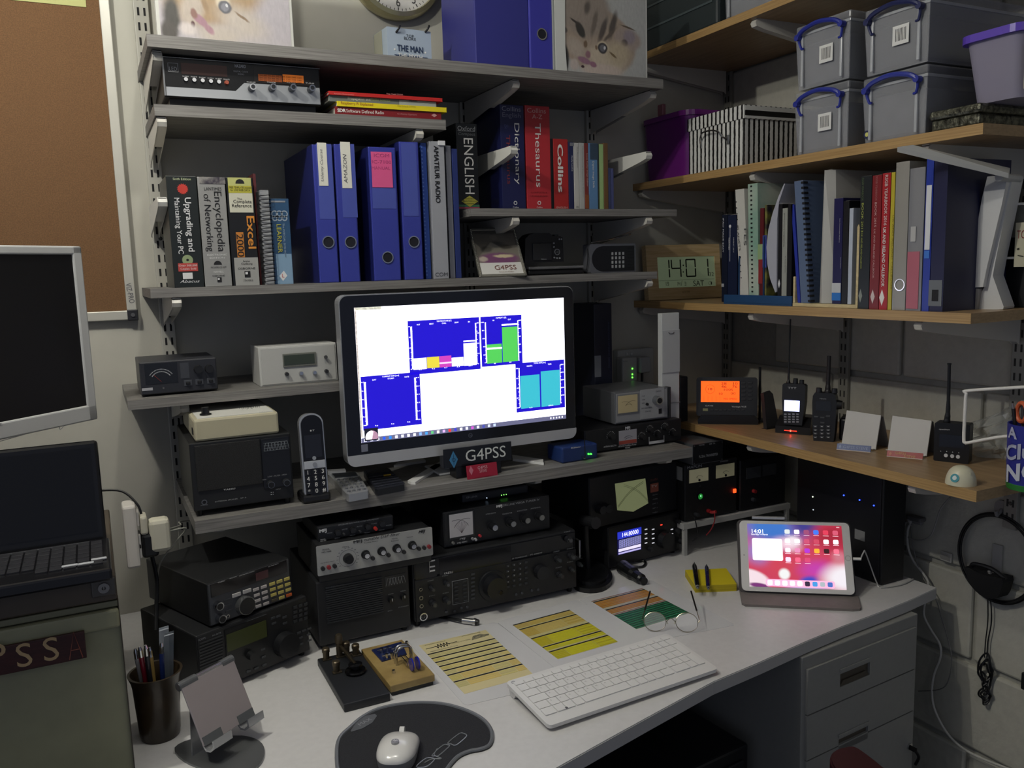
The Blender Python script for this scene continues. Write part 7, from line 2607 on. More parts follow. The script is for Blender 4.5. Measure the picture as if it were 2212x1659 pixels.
# two card holders with name blocks
for (p0,p1,tlc,trc,nb,lab,blab,ncol,words) in (
  ((1140,812),(1340,850),(1160,622),(1378,640),((1108,848),(1308,866),(1120,812),(1318,826)),'white slanted card holder, left one of the pair','blue name block before the left card holder','24407c','G4PSS STEVE'),
  ((1410,852),(1640,890),(1440,655),(1678,672),((1403,888),(1615,908),(1412,850),(1622,872)),'white slanted card holder, right one of the pair','red name block before the right card holder','9c2a2c','G4PSS')):
 f,ya,wd = stand(ZD,*p0,*p1,lean=.20)
 q = f.at
 h = (q(*tlc)[1] + q(*trc)[1]) / 2
 w2 = (q(*trc)[0] + wd) / 2
 r = thing('card_holder',lab,'card holder',f.w(wd / 2,0,-.02),'white card holders on the handheld radio shelf',yaw=ya)
 CH = M('c9c7c2',.5)
 B(f).box(0,wd,0,h,-.0015,.0015,.0008).out('front_panel',CH,r)
 B(f).hull([f.w(0,h,.0015),f.w(wd,h,.0015),f.w(0,h - .002,-.010),f.w(wd,h - .002,-.010)]).out('top_fold',CH,r)
 fbk = FV(f.w(0,h * .98,-.010),ya,-.32)
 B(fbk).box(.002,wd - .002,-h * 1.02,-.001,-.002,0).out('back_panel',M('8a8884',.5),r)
 B(f).box(0,wd,0,.002,.0,.010,.0006).out('front_lip',CH,r)
 fn2,yn,wn = stand(ZD,*nb[0],*nb[1],lean=.5)
 hn = (fn2.at(*nb[2])[1] + fn2.at(*nb[3])[1]) / 2
 r = thing('name_block',blab,'name plate',fn2.w(wn / 2,0,-.004),'name blocks before the card holders',yaw=yn)
 B(fn2).box(0,wn,0,hn,-.003,0,.0004).out('plate',M(ncol,.4),r)
 B(fn2).box(0,wn,0,.0014,0,.0006).out('edge',M('c8b8b0'),r)
 if 'blue' in blab:
  text(fn2,wn * .55,hn * .5,.009,words,M('8a98b8'),r,sx=1.1)
 else:
  text(fn2,wn * .38,hn * .66,.008,words,M('c8a060'),r,sx=1.1)
  text(fn2,wn * .64,hn * .28,.008,'STEVE',M('c8a060'),r,sx=1.1)
 B(fn2).poly([(wn * .06,hn * .5),(wn * .10,hn * .85),(wn * .14,hn * .5),(wn * .10,hn * .15)],0,.0005).out('diamond_badge',M('8090b0' if 'blue' in blab else 'c07860'),r)

# hotspot with a short aerial
f,ya,wd = stand(ZD,1678,912,1885,935)
q = f.at
h = (q(1688,690)[1] + q(1895,700)[1]) / 2
r = thing('radio_hotspot','black square box with an aerial and three white buttons','radio',f.w(wd / 2,0,-.015),yaw=ya)
B(f).poly(rr(0,wd,.0,h,.004),-.034,0).out('case',M('121214',.35),r)
a0,a1,b0,b1 = f.r(1715,755,1860,845)
B(f).box(a0,a1,b0,b1,0,.0008).out('display',M('1b1d24',.1),r)
tl(f,1712,727,1775,733,8,'openSPOT',PRINT,r,d=.0008)
for x,y in ((1753,882),(1790,886),(1824,890)):
 a,b = q(x,y)
 B(f).knob(a,b,.0042,.002,.0038,0,16).out('white_button',M('d0d0d0',.4),r)
for x,y in ((1722,856),(1757,858),(1792,862),(1828,866)):
 a,b = q(x,y)
 B(f).poly([(a - .0012,b - .001),(a + .0012,b - .001),(a,b + .0012)],0,.0006).out('printed_mark',PRINT,r)
a = q(1748,690)[0]
t_ = q(1763,352)
B(f).tube([f.w(a,h,-.015),f.w(a + .0015,h + (t_[1] - h) * .25,-.015),f.w(t_[0],t_[1],-.015)],[.0068,.006,.0046,.0036,.0034,.0034],12).out('aerial',BLACK,r)
B(f).cone(f.w(t_[0],t_[1],-.015),f.w(t_[0],t_[1] + .003,-.015),.0042,.0042,12).out('aerial_tip',BLACK,r)

# white wire loop at the right
f = FR(1.62)
q = f.at
r = thing('wire_rack','white wire loop standing by the blue mug','rack',f.w(q(1860,810)[0],ZD,0))
B(f).tube([f.w(q(2212,455)[0] + .05,q(2212,455)[1],0),f.w(*q(1895,500),0),f.w(*q(1872,520),0),f.w(*q(1866,600),0),f.w(*q(1858,780),0),f.w(*q(1866,806),0),f.w(*q(1890,806),0),f.w(*q(2100,770),0),f.w(q(2212,750)[0] + .04,q(2212,750)[1],0)],.0034,10).out('loop',WHITE,r)
B(f).tube([f.w(q(2212,455)[0] + .05,q(2212,455)[1],0),f.w(q(2212,455)[0] + .05,ZD,0)],.0034,10).out('upright_wire',WHITE,r)
# crumpled clear bag behind it
c = W_(FR(1.74),2060,760)
r = thing('plastic_bag','crumpled clear plastic bag behind the white wire loop','bag',(1.74,c.y,ZD))
bq = B()
random.seed(3)


def bagf(u,v):
 x = c.y + .14 - .30 * u
 k = math.sin(PI * min(1,max(0,u)))
 z = ZD + .001 + v * (.04 + .17 * u)
 return Vector((1.79 - .05 * (1 - v) * k + .012 * math.sin(17 * u + 9 * v) + .008 * math.sin(31 * u - 13 * v),x + .006 * math.sin(23 * v),z))


bq.grid(bagf,24,14)
bq.out('film',M('b9bcb8',.15,alpha=.5),r)

# mug with pens and scissors
f = FR(1.57)
q = f.at
yc = -q(2212,900)[0] - .008
xc = 1.58
pl_ = W_(FD(ZD),2110,965)
c = Vector((xc,yc,ZD))
rm_ = .043
hm_ = q(2110,690)[1] - ZD + .004
r = thing('pen_mug','blue patterned pen pot with a green base and white lettering','pot',c)
B().lathe([(rm_ * .90,.0),(rm_ * .94,.012),(rm_ * .99,hm_),(rm_ * .93,hm_),(rm_ * .86,.014),(.002,.012)],c,n=40,cap=False).out('cup',M('262c88',.4),r,smooth=True)
B().lathe([(rm_ * .92,0),(rm_ * .955,.011),(rm_ * .93,.012),(rm_ * .88,0)],c,n=40).out('green_base',M('2c7a34',.4),r,smooth=True)
tow = (EYE - c)
ang = math.atan2(tow.y,tow.x)


def wraptext(s,zc,size,t0,mat,slant=0):
 cu = bpy.data.curves.new('t','FONT')
 cu.body = s
 cu.size = size
 cu.resolution_u = 3
 cu.offset = .03 * size
 o = bpy.data.objects.new('t',cu)
 me = bpy.data.meshes.new_from_object(o)
 bpy.data.objects.remove(o)
 inv = rootmat(r).inverted()
 for v in me.vertices:
  x,y = v.co.x,v.co.y
  y += x * slant
  t = ang + t0 + x / rm_
  rad = rm_ * (.955 + .04 * ((zc + y) / hm_)) + .0016
  v.co = inv @ Vector((c.x + rad * math.cos(t),c.y + rad * math.sin(t),ZD + zc + y))
 me.materials.clear()
 me.materials.append(mat)
 ob = bpy.data.objects.new('lettering',me)
 COL.objects.link(ob)
 ob.parent = r


wraptext('Club',hm_ * .44,.040,-1.25,M('a8acc0'),.25)
wraptext('NO1',hm_ * .10,.046,-1.2,M('c4c8d4'),.30)
wraptext('A',hm_ * .80,.03,-1.1,M('a8acc0'),.0)
for i,(dx_,dy_,h2,col,nm,lb) in enumerate(((-.02,.022,.05,'1c1c1e','pen','black pen leaning left in the blue pen pot'),(-.012,.012,.062,'3a3a3e','pen','dark grey marker behind the black pen in the pot'),(.004,.015,.07,'b8bcc0','ruler','clear plastic ruler in the blue pen pot'))):
 t_ = thing(nm,lb,'pen',(c.x + dx_ * .4,c.y + dy_ * .4,ZD + .014),'pens in the blue pen pot')
 B().tube([(c.x + dx_ * .5,c.y + dy_ * .5,ZD + .016),(c.x + dx_ * 1.0,c.y + dy_ * 1.25,ZD + hm_ + h2 * .55)],.0036,8,smooth=False).out('barrel',M(col,.35),t_)
 B().tube([(c.x + dx_ * 1.0,c.y + dy_ * 1.25,ZD + hm_ + h2 * .55),(c.x + dx_ * 1.05,c.y + dy_ * 1.32,ZD + hm_ + h2 * .55 + .010)],.0026,8,smooth=False).out('tip',M('8a8a8c',.3,.5),t_)
t_ = thing('scissors','scissors with orange handles in the blue pen pot','scissors',(c.x,c.y,ZD + .014))
for s in (-1,1):
 cc = Vector((c.x - .018,c.y - .004 + s * .016,ZD + hm_ + .022))
 B().tube([cc + Vector((.004 * math.cos(t),.012 * math.cos(t),.018 * math.sin(t))) for t in [i * PI / 6 for i in range(12)]],.0042,8,closed=True).out('handle',M('c8603a',.4),t_)
B().hull([Vector(p_) for p_ in ((c.x - .02,c.y - .012,ZD + hm_ + .006),(c.x - .02,c.y + .006,ZD + hm_ + .006),(c.x - .016,c.y - .002,ZD + .02),(c.x - .018,c.y - .002,ZD + hm_ + .006))]).out('blades',STEEL,t_)

# white dome gadget
p = W_(FD(ZD),1898,1062)
rx = .5 * (FD(ZD).at(1992,1060)[0] - FD(ZD).at(1805,1060)[0])
rd = math.hypot(FD(ZD).at(1992,1062)[0] - FD(ZD).at(1805,1055)[0],FD(ZD).at(1992,1062)[1] - FD(ZD).at(1805,1055)[1]) / 2
c = Vector((p.x,p.y + rd * .75,ZD))
r = thing('dome_gadget','small cream dome with a round blue emblem near the shelf corner','gadget',c)
hd_ = rd * 1.32
B().lathe([(rd * math.cos(t) ** .8,hd_ * math.sin(t)) for t in [i * PI / 2 / 14 for i in range(14)]] + [(.0005,hd_)],c,n=40).out('shell',M('cfcbb0',.35),r,smooth=True)
dv = (EYE - c)
dv.z = 0
dv.normalize()
sd = Vector((-dv.y,dv.x,0))
nn = (dv * .9 - sd * .42 + Vector((0,0,.35))).normalized()
pc_ = c + Vector((nn.x * rd * .93,nn.y * rd * .93,hd_ * .42))
B().cone(pc_ - nn * .004,pc_ + nn * .0012,rd * .30,None,24).out('emblem_ring',M('2f8a94',.4),r)
B().cone(pc_ - nn * .004,pc_ + nn * .002,rd * .15,None,20).out('emblem_centre',M('d0dcd8',.4),r)
B().tube([c + Vector((sd.x,sd.y,0)) * rd * .62 + dv * rd * .62 + Vector((0,0,hd_ * .25)),c + (sd * .55 + dv * .5) * rd + Vector((0,0,hd_ * .72))],.0022,6).out('side_rib',M('bdb99f',.4),r)

# ------------------------------------------------------------------ tablet in its cover
view(1580,1100,5.267)
p,q = FD(DZ + .012).at(120,925),FD(DZ + .012).at(1408,975)
ya = math.atan2(q[1] - p[1],q[0] - p[0])
iw = math.hypot(q[0] - p[0],q[1] - p[1])
best = None
for k in range(0,60):
 f = FV((p[0],p[1],DZ + .012),ya,math.radians(k))
 a,b = f.at(92,125)
 a2,b2 = f.at(1335,160)
 e = abs(a) + abs(a2 - iw) + abs(b - b2) * .5
 if best is None or e < best[0]:
  best = (e,k,f,(b + b2) / 2)
_,lean_,fi,ih = best
r = thing('tablet','white tablet showing a red and blue home screen on its stand cover','tablet',(p[0] / 2 + q[0] / 2,p[1] / 2 + q[1] / 2,DZ + .008),yaw=ya)
B(fi).poly(rr(0,iw,0,ih,.011),-.007,0).out('body',M('d8d6d2',.3),r)
x0,x1,y0,y1 = iw * .071,iw * .93,ih * .062,ih * .955
wall_ = blobs('tablet_wallpaper','d43c5c',[
 (.25,.95,.55,.45,-20,.8,'3a78d0'),(.62,1.0,.22,.25,0,.8,'3c3890'),(.92,.82,.35,.35,0,.8,'b01c38'),(.12,.55,.25,.30,0,.8,'9a80c8'),(.42,.68,.22,.16,-30,.9,'ffd8e8'),(.48,.74,.12,.12,0,.8,'fff0f8'),
 (.35,.35,.25,.22,20,.8,'d84058'),(.70,.30,.28,.22,20,.9,'cc3cb0'),(.62,.12,.14,.10,20,.7,'4048c8'),(1.0,.18,.34,.32,20,.7,'fff8ff'),(.02,.12,.24,.16,-30,.3,'ffe8f0'),(.10,.02,.14,.05,-10,.5,'7c2c78'),
 (.37,.21,.075,.11,0,.5,'ffffff'),(.95,.5,.12,.16,0,.9,'d88090'),(.60,.02,.35,.06,0,.8,'b8b0e8')],emit=.8)
sc_ = sheet(fi,x0,x1,y0,y1,.0,'screen',wall_,r)
sw_,sh_ = x1 - x0,y1 - y0


def ip(u0,u1,v0,v1,c,e=1.0,nm='app_icon',d=.0009,rad=0):
 a0,a1,b0,b1 = x0 + u0 * sw_,x0 + u1 * sw_,y0 + v0 * sh_,y0 + v1 * sh_
 m = M(c,.3,emit=e)
 if rad:
  return B(fi).poly(rr(a0,a1,b0,b1,rad,3),d,d + .0003).out(nm,m,sc_)
 return B(fi).box(a0,a1,b0,b1,d,d + .0003).out(nm,m,sc_)


ip(.045,.365,.415,.765,'fff4f6',1.1,'widget',rad=.004)
ip(.045,.365,.59,.594,'f0d0d8',1.0,'widget_line',d=.0014)
for i in range(2):
 ip(.08,.33,.50 - i * .03,.506 - i * .03,'f0d8dc',1.0,'widget_line',d=.0014)
cols = [['c8d0d0','f8f0f8','8c4468','3c6cd8','c83850','c05068'],['f8e8f4','f8e8f4','b84868','b84058','f4ecec','f8f4f4'],['f0d8e8','d080a8','a030c0','f0a030','301418','e06880'],['e0c8f0','d85878','c04068']]
for j,row in enumerate(cols):
 for i,c in enumerate(row):
  u = .425 + i * .101 - j * .002
  v = .885 - j * .148 - i * .0
  ip(u - .028,u + .028,v - .036,v + .036,c,.95,rad=.0028)
  ip(u - .03,u + .03,v - .056,v - .051,'f8e0e8',1.0,'icon_caption')
a,b = x0 + sw_ * .93,y0 + sh_ * .737
ip(.17,.885,.012,.125,'e8a8c8',.9,'dock_bar',rad=.005)
for i,c in enumerate(('fff0f0','f0f4f8','fff4f6','f8dce8','f0f4fc','2c2038','3c88c8','9aa4ac','4060a8')):
 u = .215 + i * .0775
 ip(u - .026,u + .026,.032,.106,c,.95,rad=.0028,d=.0014)
text(fi,x0 + .107 * sw_,y0 + .875 * sh_,.0145,'14:01',M('ffffff',.3,emit=1.2),sc_,d=.0014)
text(fi,x0 + .128 * sw_,y0 + .828 * sh_,.0052,'Saturday 14 March',M('ffffff',.3,emit=1.1),sc_,d=.0014)
text(fi,x0 + .96 * sw_,y0 + .972 * sh_,.0036,'100%',M('ffffff',.3,emit=1.0),sc_,d=.0014)
B(fi).ring(iw * .965,ih * .5,.0065,.0056,0,.0005,24).out('home_button',M('a8a29c',.3,.5),r)
B(fi).knob(iw * .031,ih * .5,.0011,.0003,None,0,10).out('lens',INK,r)
# cover: back board, front flap and rear leg
r2 = thing('tablet_cover','brown grey folded tablet cover under and behind the tablet','cover',(p[0] / 2 + q[0] / 2,p[1] / 2 + q[1] / 2,DZ),yaw=ya)
CVM = M('77706c',.7,noise=.1,scale=60)
B(fi).poly(rr(-.006,iw + .004,-.003,ih + .004,.012),-.0115,-.0078).out('back_board',M('3c3838',.6),r2)
fd0 = FD(DZ + .006)
q4 = [fd0.at(*c) for c in ((90,905),(1440,985),(1475,1115),(1460,1130),(1380,1135),(160,1080),(118,1060))]
B(FD(DZ)).poly(q4[::-1],0,.006).out('front_flap',CVM,r2)
top_ = fi.w(iw * .5,ih * .62,-.012)
bl_,br_2 = fi.w(0,ih * .62,-.0125),fi.w(iw,ih * .62,-.0125)
nb_ = Vector((fi.n.x,fi.n.y,0)).normalized() * -1
g0 = Vector((bl_.x,bl_.y,DZ + .001)) + nb_ * .02
g1 = Vector((br_2.x,br_2.y,DZ + .001)) + nb_ * .02
B().hull([bl_,br_2,g0,g1,bl_ + nb_ * .003,br_2 + nb_ * .003,g0 + nb_ * .003,g1 + nb_ * .003]).out('rear_leg',M('4a4644',.7),r2)
pt = fi.w(iw * .12,ih + .007,-.004)
pt2 = fi.w(iw * .42,ih + .007,-.004)
r3 = thing('stylus','silver stylus resting along the top edge of the tablet','pen',(pt + pt2) / 2 - Vector((0,0,.005)))
B().tube([pt + Vector((0,0,.002)),pt2 + Vector((0,0,.002))],.0042,12,smooth=False).out('barrel',M('d0d0d2',.2,.6),r3)
B().tube([pt2 + Vector((0,0,.002)),pt2 + (pt2 - pt).normalized() * .006 + Vector((0,0,.002))],[.0042,.002],12,smooth=False).out('tip',M('6a6a6c',.4),r3)
# charging cable
ce = fi.w(iw + .001,ih * .5,-.004)
r3 = thing('charging_cable','white charging cable running from the tablet along the desk','cable',(ce.x + .1,ce.y,DZ))
w1_ = [Vector(c) for c in ((1.64,ce.y - .01,DZ + .003),(1.645,-.79,DZ + .003),(1.70,-.80,DZ + .003),(1.752,-.79,DZ + .003))]
B().tube([ce + fi.u * .002,ce + fi.u * .020],.0035,10,smooth=False).out('connector',WHITE,r3)
B().tube([ce + fi.u * .019,ce + fi.u * .026 + Vector((0,0,.018)),ce + fi.u * .036 + Vector((.004,.01,.010)),Vector((w1_[0].x,w1_[0].y,DZ + .01)),w1_[1],w1_[2],w1_[3]],.0016,8).out('wire',M('b4b4b0',.4),r3)

# ------------------------------------------------------------------ yellow note pad and two pens
view(1200,1060,2.1858)
th = .018
f = FD(DZ + th)
q = [f.at(*c) for c in ((612,374),(806,366),(855,440),(660,448))]
r = thing('note_pad','thick yellow sticky note pad beside the tablet','note pad',((q[0][0] + q[2][0]) / 2,(q[0][1] + q[2][1]) / 2,DZ))
B(f).poly(q[::-1],-.001,0).out('top_sheet',M('d8c422',.6),r)
for k in range(3):
 B(f).poly(q[::-1],-th + k * (th - .001) / 3,-th + (k + 1) * (th - .001) / 3 - .0004).out('sheet_stack',M('c4b01c',.7,noise=.3,scale=6,stretch=(1,1,200)),r)


def pen(label,x0,y0,x1,y1,col,z,rad=.005,clip=True,cat='pen'):
 p0,p1 = W_(FD(z),x0,y0),W_(FD(z),x1,y1)
 d = (p1 - p0)
 L = d.length
 d.normalize()
 r = thing('pen',label,cat,(p0 + p1) / 2 - Vector((0,0,rad)),'pens lying on the yellow note pad')
 B().tube([p0,p0 + d * L * .08,p0 + d * L * .5,p0 + d * L * .82,p1 - d * .004],[rad * .7,rad,rad,rad * .95,rad * .5],14,smooth=False).out('barrel',M(col,.2),r)
 B().tube([p1 - d * .012,p1],[rad * .8,rad * .25],12,smooth=False).out('tip',M('8a8a86',.3,.4),r)
 B().tube([p0 + d * .002,p0 + d * .004 + Vector((0,0,rad * 1.3)),p0 + d * L * .32 + Vector((0,0,rad * 1.35))],.0012,6,smooth=False).out('clip',STEEL,r)
 B().lathe([(rad * 1.03,0),(rad * 1.03,.003)],p0 + d * L * .45,d,14).out('band',CHROME,r)
 return r


pen('thick black pen, left one on the yellow note pad',655,350,672,462,'121214',DZ + th + .0065,.0062)
pen('slim dark blue pen, right one on the yellow note pad',713,358,722,466,'1a2050',DZ + th + .0055,.0052)

# ------------------------------------------------------------------ three laminated sheets
view(880,1220,2.9105)
fd0 = FD(DZ)


def lam(label,corners,dz):
 q = [fd0.at(*c) for c in corners]          # TL TR BR BL
 r = thing('laminated_sheet',label,'paper sheet',((q[0][0] + q[2][0]) / 2,(q[0][1] + q[2][1]) / 2,DZ),'laminated band plan sheets before the radios')
 P = []
 for i in range(4):
  c,a,b = q[i],q[i - 1],q[(i + 1) % 4]
  P.append((c[0] + (a[0] - c[0]) * .025,c[1] + (a[1] - c[1]) * .025))
  P.append((c[0] + (b[0] - c[0]) * .025,c[1] + (b[1] - c[1]) * .025))
 B(fd0).poly(P[::-1],dz,dz + .0008).out('laminate',M('d2d2d3',.12),r)
 return r,q,dz + .0008


def qbox(q,s0,s1,t0,t1,z,col,r,nm,m=None,h=.0003):
 P = [bil(q,s,t) for s,t in ((s0,t1),(s1,t1),(s1,t0),(s0,t0))]
 return B(fd0).poly(P,z,z + h).out(nm,m or M(col,.3),r)


Q1 = ((0,478),(556,360),(1030,730),(362,888))
Q2 = ((562,362),(1066,222),(1640,520),(945,668))
Q3 = ((1078,218),(1530,95),(2065,380),(1500,490))
r,q,z = lam('laminated band plan with cream and yellow rows, leftmost of three',Q1,.0)
PT = [fd0.at(*c) for c in ((72,510),(492,412),(795,695),(360,815))]
qbox(PT,0,1,0,1,z,'d8cc9c',r,'printed_area')
ph_ = lambda s,t: bil(PT,s,t)
# header with a coil drawing and a car drawing
cw1 = []
for i in range(41):
 u = .17 + .22 * i / 40
 a,b = bil(PT,u,.105)
 cw1.append((a,b + .0085 * math.sin(i * PI / 4) * (1 if 4 < i < 37 else .2),DZ + z + .0008))
B().tube(cw1,.0009,5,smooth=False).tube([(*bil(PT,.04,.105),DZ + z + .0008),cw1[0]],.0005,5).tube([cw1[-1],(*bil(PT,.50,.10),DZ + z + .0008)],.0005,5).out('coil_drawing',INK,r)
a,b = bil(PT,.84,.105)
B(fd0).poly([(a - .022,b - .008),(a + .02,b - .004),(a + .023,b + .002),(a + .012,b + .005),(a + .006,b + .012),(a - .012,b + .009),(a - .018,b + .001)],z + .0003,z + .0006).out('car_drawing',M('55544a',.4,noise=.8,scale=180,col2='a09878'),r)
yaws = math.atan2(PT[1][1] - PT[0][1],PT[1][0] - PT[0][0])
fsh = FD(DZ)


def ftext(u,v,sz,s,q_,r_,z_,m=INK):
 a,b = bil(q_,u,v)
 text(fsh,a,b,sz,s,m,r_,rot=math.degrees(yaws),d=z_ + .0006)


ftext(.22,.03,.0055,'www.hamradio.co.uk',PT,r,z)
ftext(.76,.02,.0055,'www.bandplans.org',PT,r,z)
ftext(.55,.115,.0048,'Courtesy of the RSGB',PT,r,z)
ftext(.26,.175,.0048,'ABRIDGED BAND PLAN 2018',PT,r,z)
ts = (.20,.29,.375,.46,.55,.64,.77,.895)
for k in range(7):
 t0,t1 = ts[k],ts[k + 1]
 qbox(PT,0,1,t0 + .004,t0 + .022,z + .0004,'1c1c22',r,'heading_bar',h=.0002)
 n = max(2,int((t1 - t0 - .03) / .024))
 for j in range(n):
  a0_,a1_ = t0 + .03 + (t1 - t0 - .035) * j / n,t0 + .03 + (t1 - t0 - .035) * (j + .8) / n
  cc = ('cbc184','d6cd90','d2c682','d9c97e','d9c47a','d6be70','d8c070')[k]
  qbox(PT,0,.16,a0_,a1_,z + .0004,'ccbe70' if k % 2 else 'c4bb80',r,'table_cell',h=.0002)
  qbox(PT,.17,.62,a0_,a1_,z + .0004,cc,r,'table_cell',h=.0002)
  qbox(PT,.63,.86,a0_,a1_,z + .0004,'cabf84' if j % 2 else 'd2c880',r,'table_cell',h=.0002)
  qbox(PT,.87,1,a0_,a1_,z + .0004,cc,r,'table_cell',h=.0002)
r,q,z = lam('laminated band plan with bright yellow rows, middle of three',Q2,.0009)
PT = [fd0.at(*c) for c in ((662,384),(1018,288),(1325,490),(948,600))]
qbox(PT,0,1,0,1,z,'c9c08a',r,'printed_area')
for t0,t1,c,c2 in ((0,.13,'c8ae58','bda55c'),(.145,.37,'cdb768','c2a84e'),(.42,.66,'d2cc22','c0b420'),(.67,.78,'d0cc28','c4bc22'),(.80,1.0,'d0cc1c','bfb61c')):
 qbox(PT,0,1,t0,t0 + .02,z + .0004,'1c1c22',r,'heading_bar',h=.0002)
 n = max(2,int((t1 - t0 - .02) / .03))
 for j in range(n):
  a0_,a1_ = t0 + .026 + (t1 - t0 - .03) * j / n,t0 + .026 + (t1 - t0 - .03) * (j + .82) / n
  qbox(PT,0,.22,a0_,a1_,z + .0004,c2,r,'table_cell',h=.0002)
  qbox(PT,.23,.70,a0_,a1_,z + .0004,c,r,'table_cell',h=.0002)
  qbox(PT,.71,1,a0_,a1_,z + .0004,c if j % 2 else c2,r,'table_cell',h=.0002)
r,q,z = lam('laminated band plan with orange and green rows under the spectacles',Q3,.0)
PT = [fd0.at(*c) for c in ((1155,232),(1478,150),(1775,306),(1440,408))]
qbox(PT,0,1,0,1,z,'b9b4a4',r,'printed_area')
qbox(PT,0,1,.0,.015,z + .0004,'8a5858',r,'heading_bar',h=.0002)
qbox(PT,0,1,.04,.062,z + .0004,'1c1c22',r,'heading_bar',h=.0002)
for j in range(5):
 qbox(PT,0,1,.07 + j * .042,.104 + j * .042,z + .0004,'b87c30' if j % 2 else 'c08634',r,'table_row',h=.0002)
qbox(PT,0,1,.33,.352,z + .0004,'1c1c22',r,'heading_bar',h=.0002)
for j in range(3):
 qbox(PT,0,1,.36 + j * .04,.392 + j * .04,z + .0004,'b87a30',r,'table_row',h=.0002)
qbox(PT,0,1,.50,.512,z + .0004,'7a3038',r,'heading_bar',h=.0002)
for j in range(9):
 t = .53 + j * .052
 qbox(PT,0,1,t,t + .016,z + .0004,'16302a',r,'heading_bar',h=.0002)
 qbox(PT,0,1,t + .018,t + .048,z + .0004,'2c8058' if j % 2 else '2a7450',r,'table_row',h=.0002)

# spectacles
view(1200,1060,2.1858)
zl_ = DZ + .004


def onz(x,y,z):
 return W_(FD(z),x,y)


lc,rc = onz(470,618,DZ + .020),onz(620,622,DZ + .020)
fg_ = (rc - lc)
fg_.z = 0
fg_.normalize()
back = Vector((-fg_.y,fg_.x,0))
upv = (Vector((0,0,1)) * .88 + back * .45).normalized()
r = thing('spectacles','gold rimmed spectacles lying on the orange and green sheet','spectacles',((lc.x + rc.x) / 2,(lc.y + rc.y) / 2,DZ + .001))
GLD = M('b0a890',.2,.9)
rw,rh = .0235,.020
for nm,c in (('left_rim',lc),('right_rim',rc)):
 el = [c + fg_ * rw * math.cos(t) + upv * rh * math.sin(t) for t in [i * PI / 10 for i in range(20)]]
 o = B().tube(el,.0008,6,closed=True).out('rim',GLD,r)
 b = B()
 vs = [b.bm.verts.new(c + (e - c) * .97) for e in el]
 vs2 = [b.bm.verts.new(c + (e - c) * .97 + Vector((0,0,.001))) for e in el]
 b.bm.faces.new(vs)
 b.bm.faces.new(vs2)
 b.out('lens',M('ffffff',.02,alpha=.12),r)
m_ = (lc + rc) / 2
B().tube([lc + fg_ * rw,m_ + upv * .004 - upv * 0 + Vector((0,0,.004)),rc - fg_ * rw],.0009,6).out('bridge',GLD,r)
for c,s,tx0,ty0,tx1,ty1 in ((lc,-1,400,605,447,475),(rc,1,692,640,640,475)):
 h0 = c + fg_ * s * (rw + .004) + upv * .004
 e_ = onz(tx1,ty1,DZ + .045)
 B().tube([c + fg_ * s * rw,h0,h0 + (e_ - h0) * .35],.0010,6,smooth=False).out('temple_arm',GLD,r)
 B().tube([h0 + (e_ - h0) * .34,h0 + (e_ - h0) * .7,e_,],.0020,8).out('temple_tip',M('1c1614',.3),r)
for s in (-1,1):
 B().tube([m_ + fg_ * s * .009,m_ + fg_ * s * .007 + Vector((0,0,-.004))],.0018,6,smooth=False).out('nose_pad',M('c8c4b8',.3),r)

# ------------------------------------------------------------------ keyboard
view(880,1220,2.9105)
kf = FD(DZ + .018)
kq = [kf.at(*c) for c in ((640,758),(1660,448),(1918,640),(875,1012))]
kc = bil(kq,.5,.5)
yk = math.atan2(kq[1][1] - kq[0][1],kq[1][0] - kq[0][0])
kwid = (math.hypot(kq[1][0] - kq[0][0],kq[1][1] - kq[0][1]) + math.hypot(kq[2][0] - kq[3][0],kq[2][1] - kq[3][1])) / 2
kdep = (math.hypot(kq[3][0] - kq[0][0],kq[3][1] - kq[0][1]) + math.hypot(kq[2][0] - kq[1][0],kq[2][1] - kq[1][1])) / 2
# the top slopes from 26 mm at the back to 12 mm at the front
sl = math.atan2(.014,kdep)
ku = Vector((math.cos(yk),math.sin(yk),0))
kvh = Vector((-math.sin(yk),math.cos(yk),0))
kv = kvh * math.cos(sl) + Vector((0,0,1)) * math.sin(sl)
kb = F(Vector((kc[0],kc[1],DZ + .020)),ku,kv)
r = thing('keyboard','white wireless keyboard at the front of the desk','keyboard',(kc[0],kc[1],DZ),yaw=yk)
KW = M('d9d8d6',.35)
B(kb).poly(rr(-kwid / 2,kwid / 2,-kdep / 2,kdep / 2,.009),-.007,0).out('case',KW,r)
for s in (-1,1):
 B(kb).hull([kb.w(s * (kwid / 2 - .004),kdep / 2 - .004,-.007),kb.w(s * (kwid / 2 - .030),kdep / 2 - .004,-.007),kb.w(s * (kwid / 2 - .004),kdep / 2 - .034,-.007),kb.w(s * (kwid / 2 - .030),kdep / 2 - .034,-.007)] +
   [Vector((p_.x,p_.y,DZ + .0005)) for p_ in (kb.w(s * (kwid / 2 - .006),kdep / 2 - .006,0),kb.w(s * (kwid / 2 - .028),kdep / 2 - .006,0),kb.w(s * (kwid / 2 - .006),kdep / 2 - .02,0),kb.w(s * (kwid / 2 - .028),kdep / 2 - .02,0))]).out('rear_foot',KW,r)
kx0,kx1 = -kwid / 2 + .009,kwid / 2 - .009
kt = kdep / 2 - .010
KK = M('dedddb',.4)
rowh = (kdep - .020) / 6.35
u_ = (kx1 - kx0) / 18.6
rows = [[1.05] * 12 + [1.0] * 6,[1] * 13 + [1.7],[1.5] + [1] * 12 + [1.2],[1.8] + [1] * 11 + [1.9],[1.3] + [1] * 11 + [2.4],[1.3,1,1,1,5.2,1,1,1,1,1.2]]
y = kt
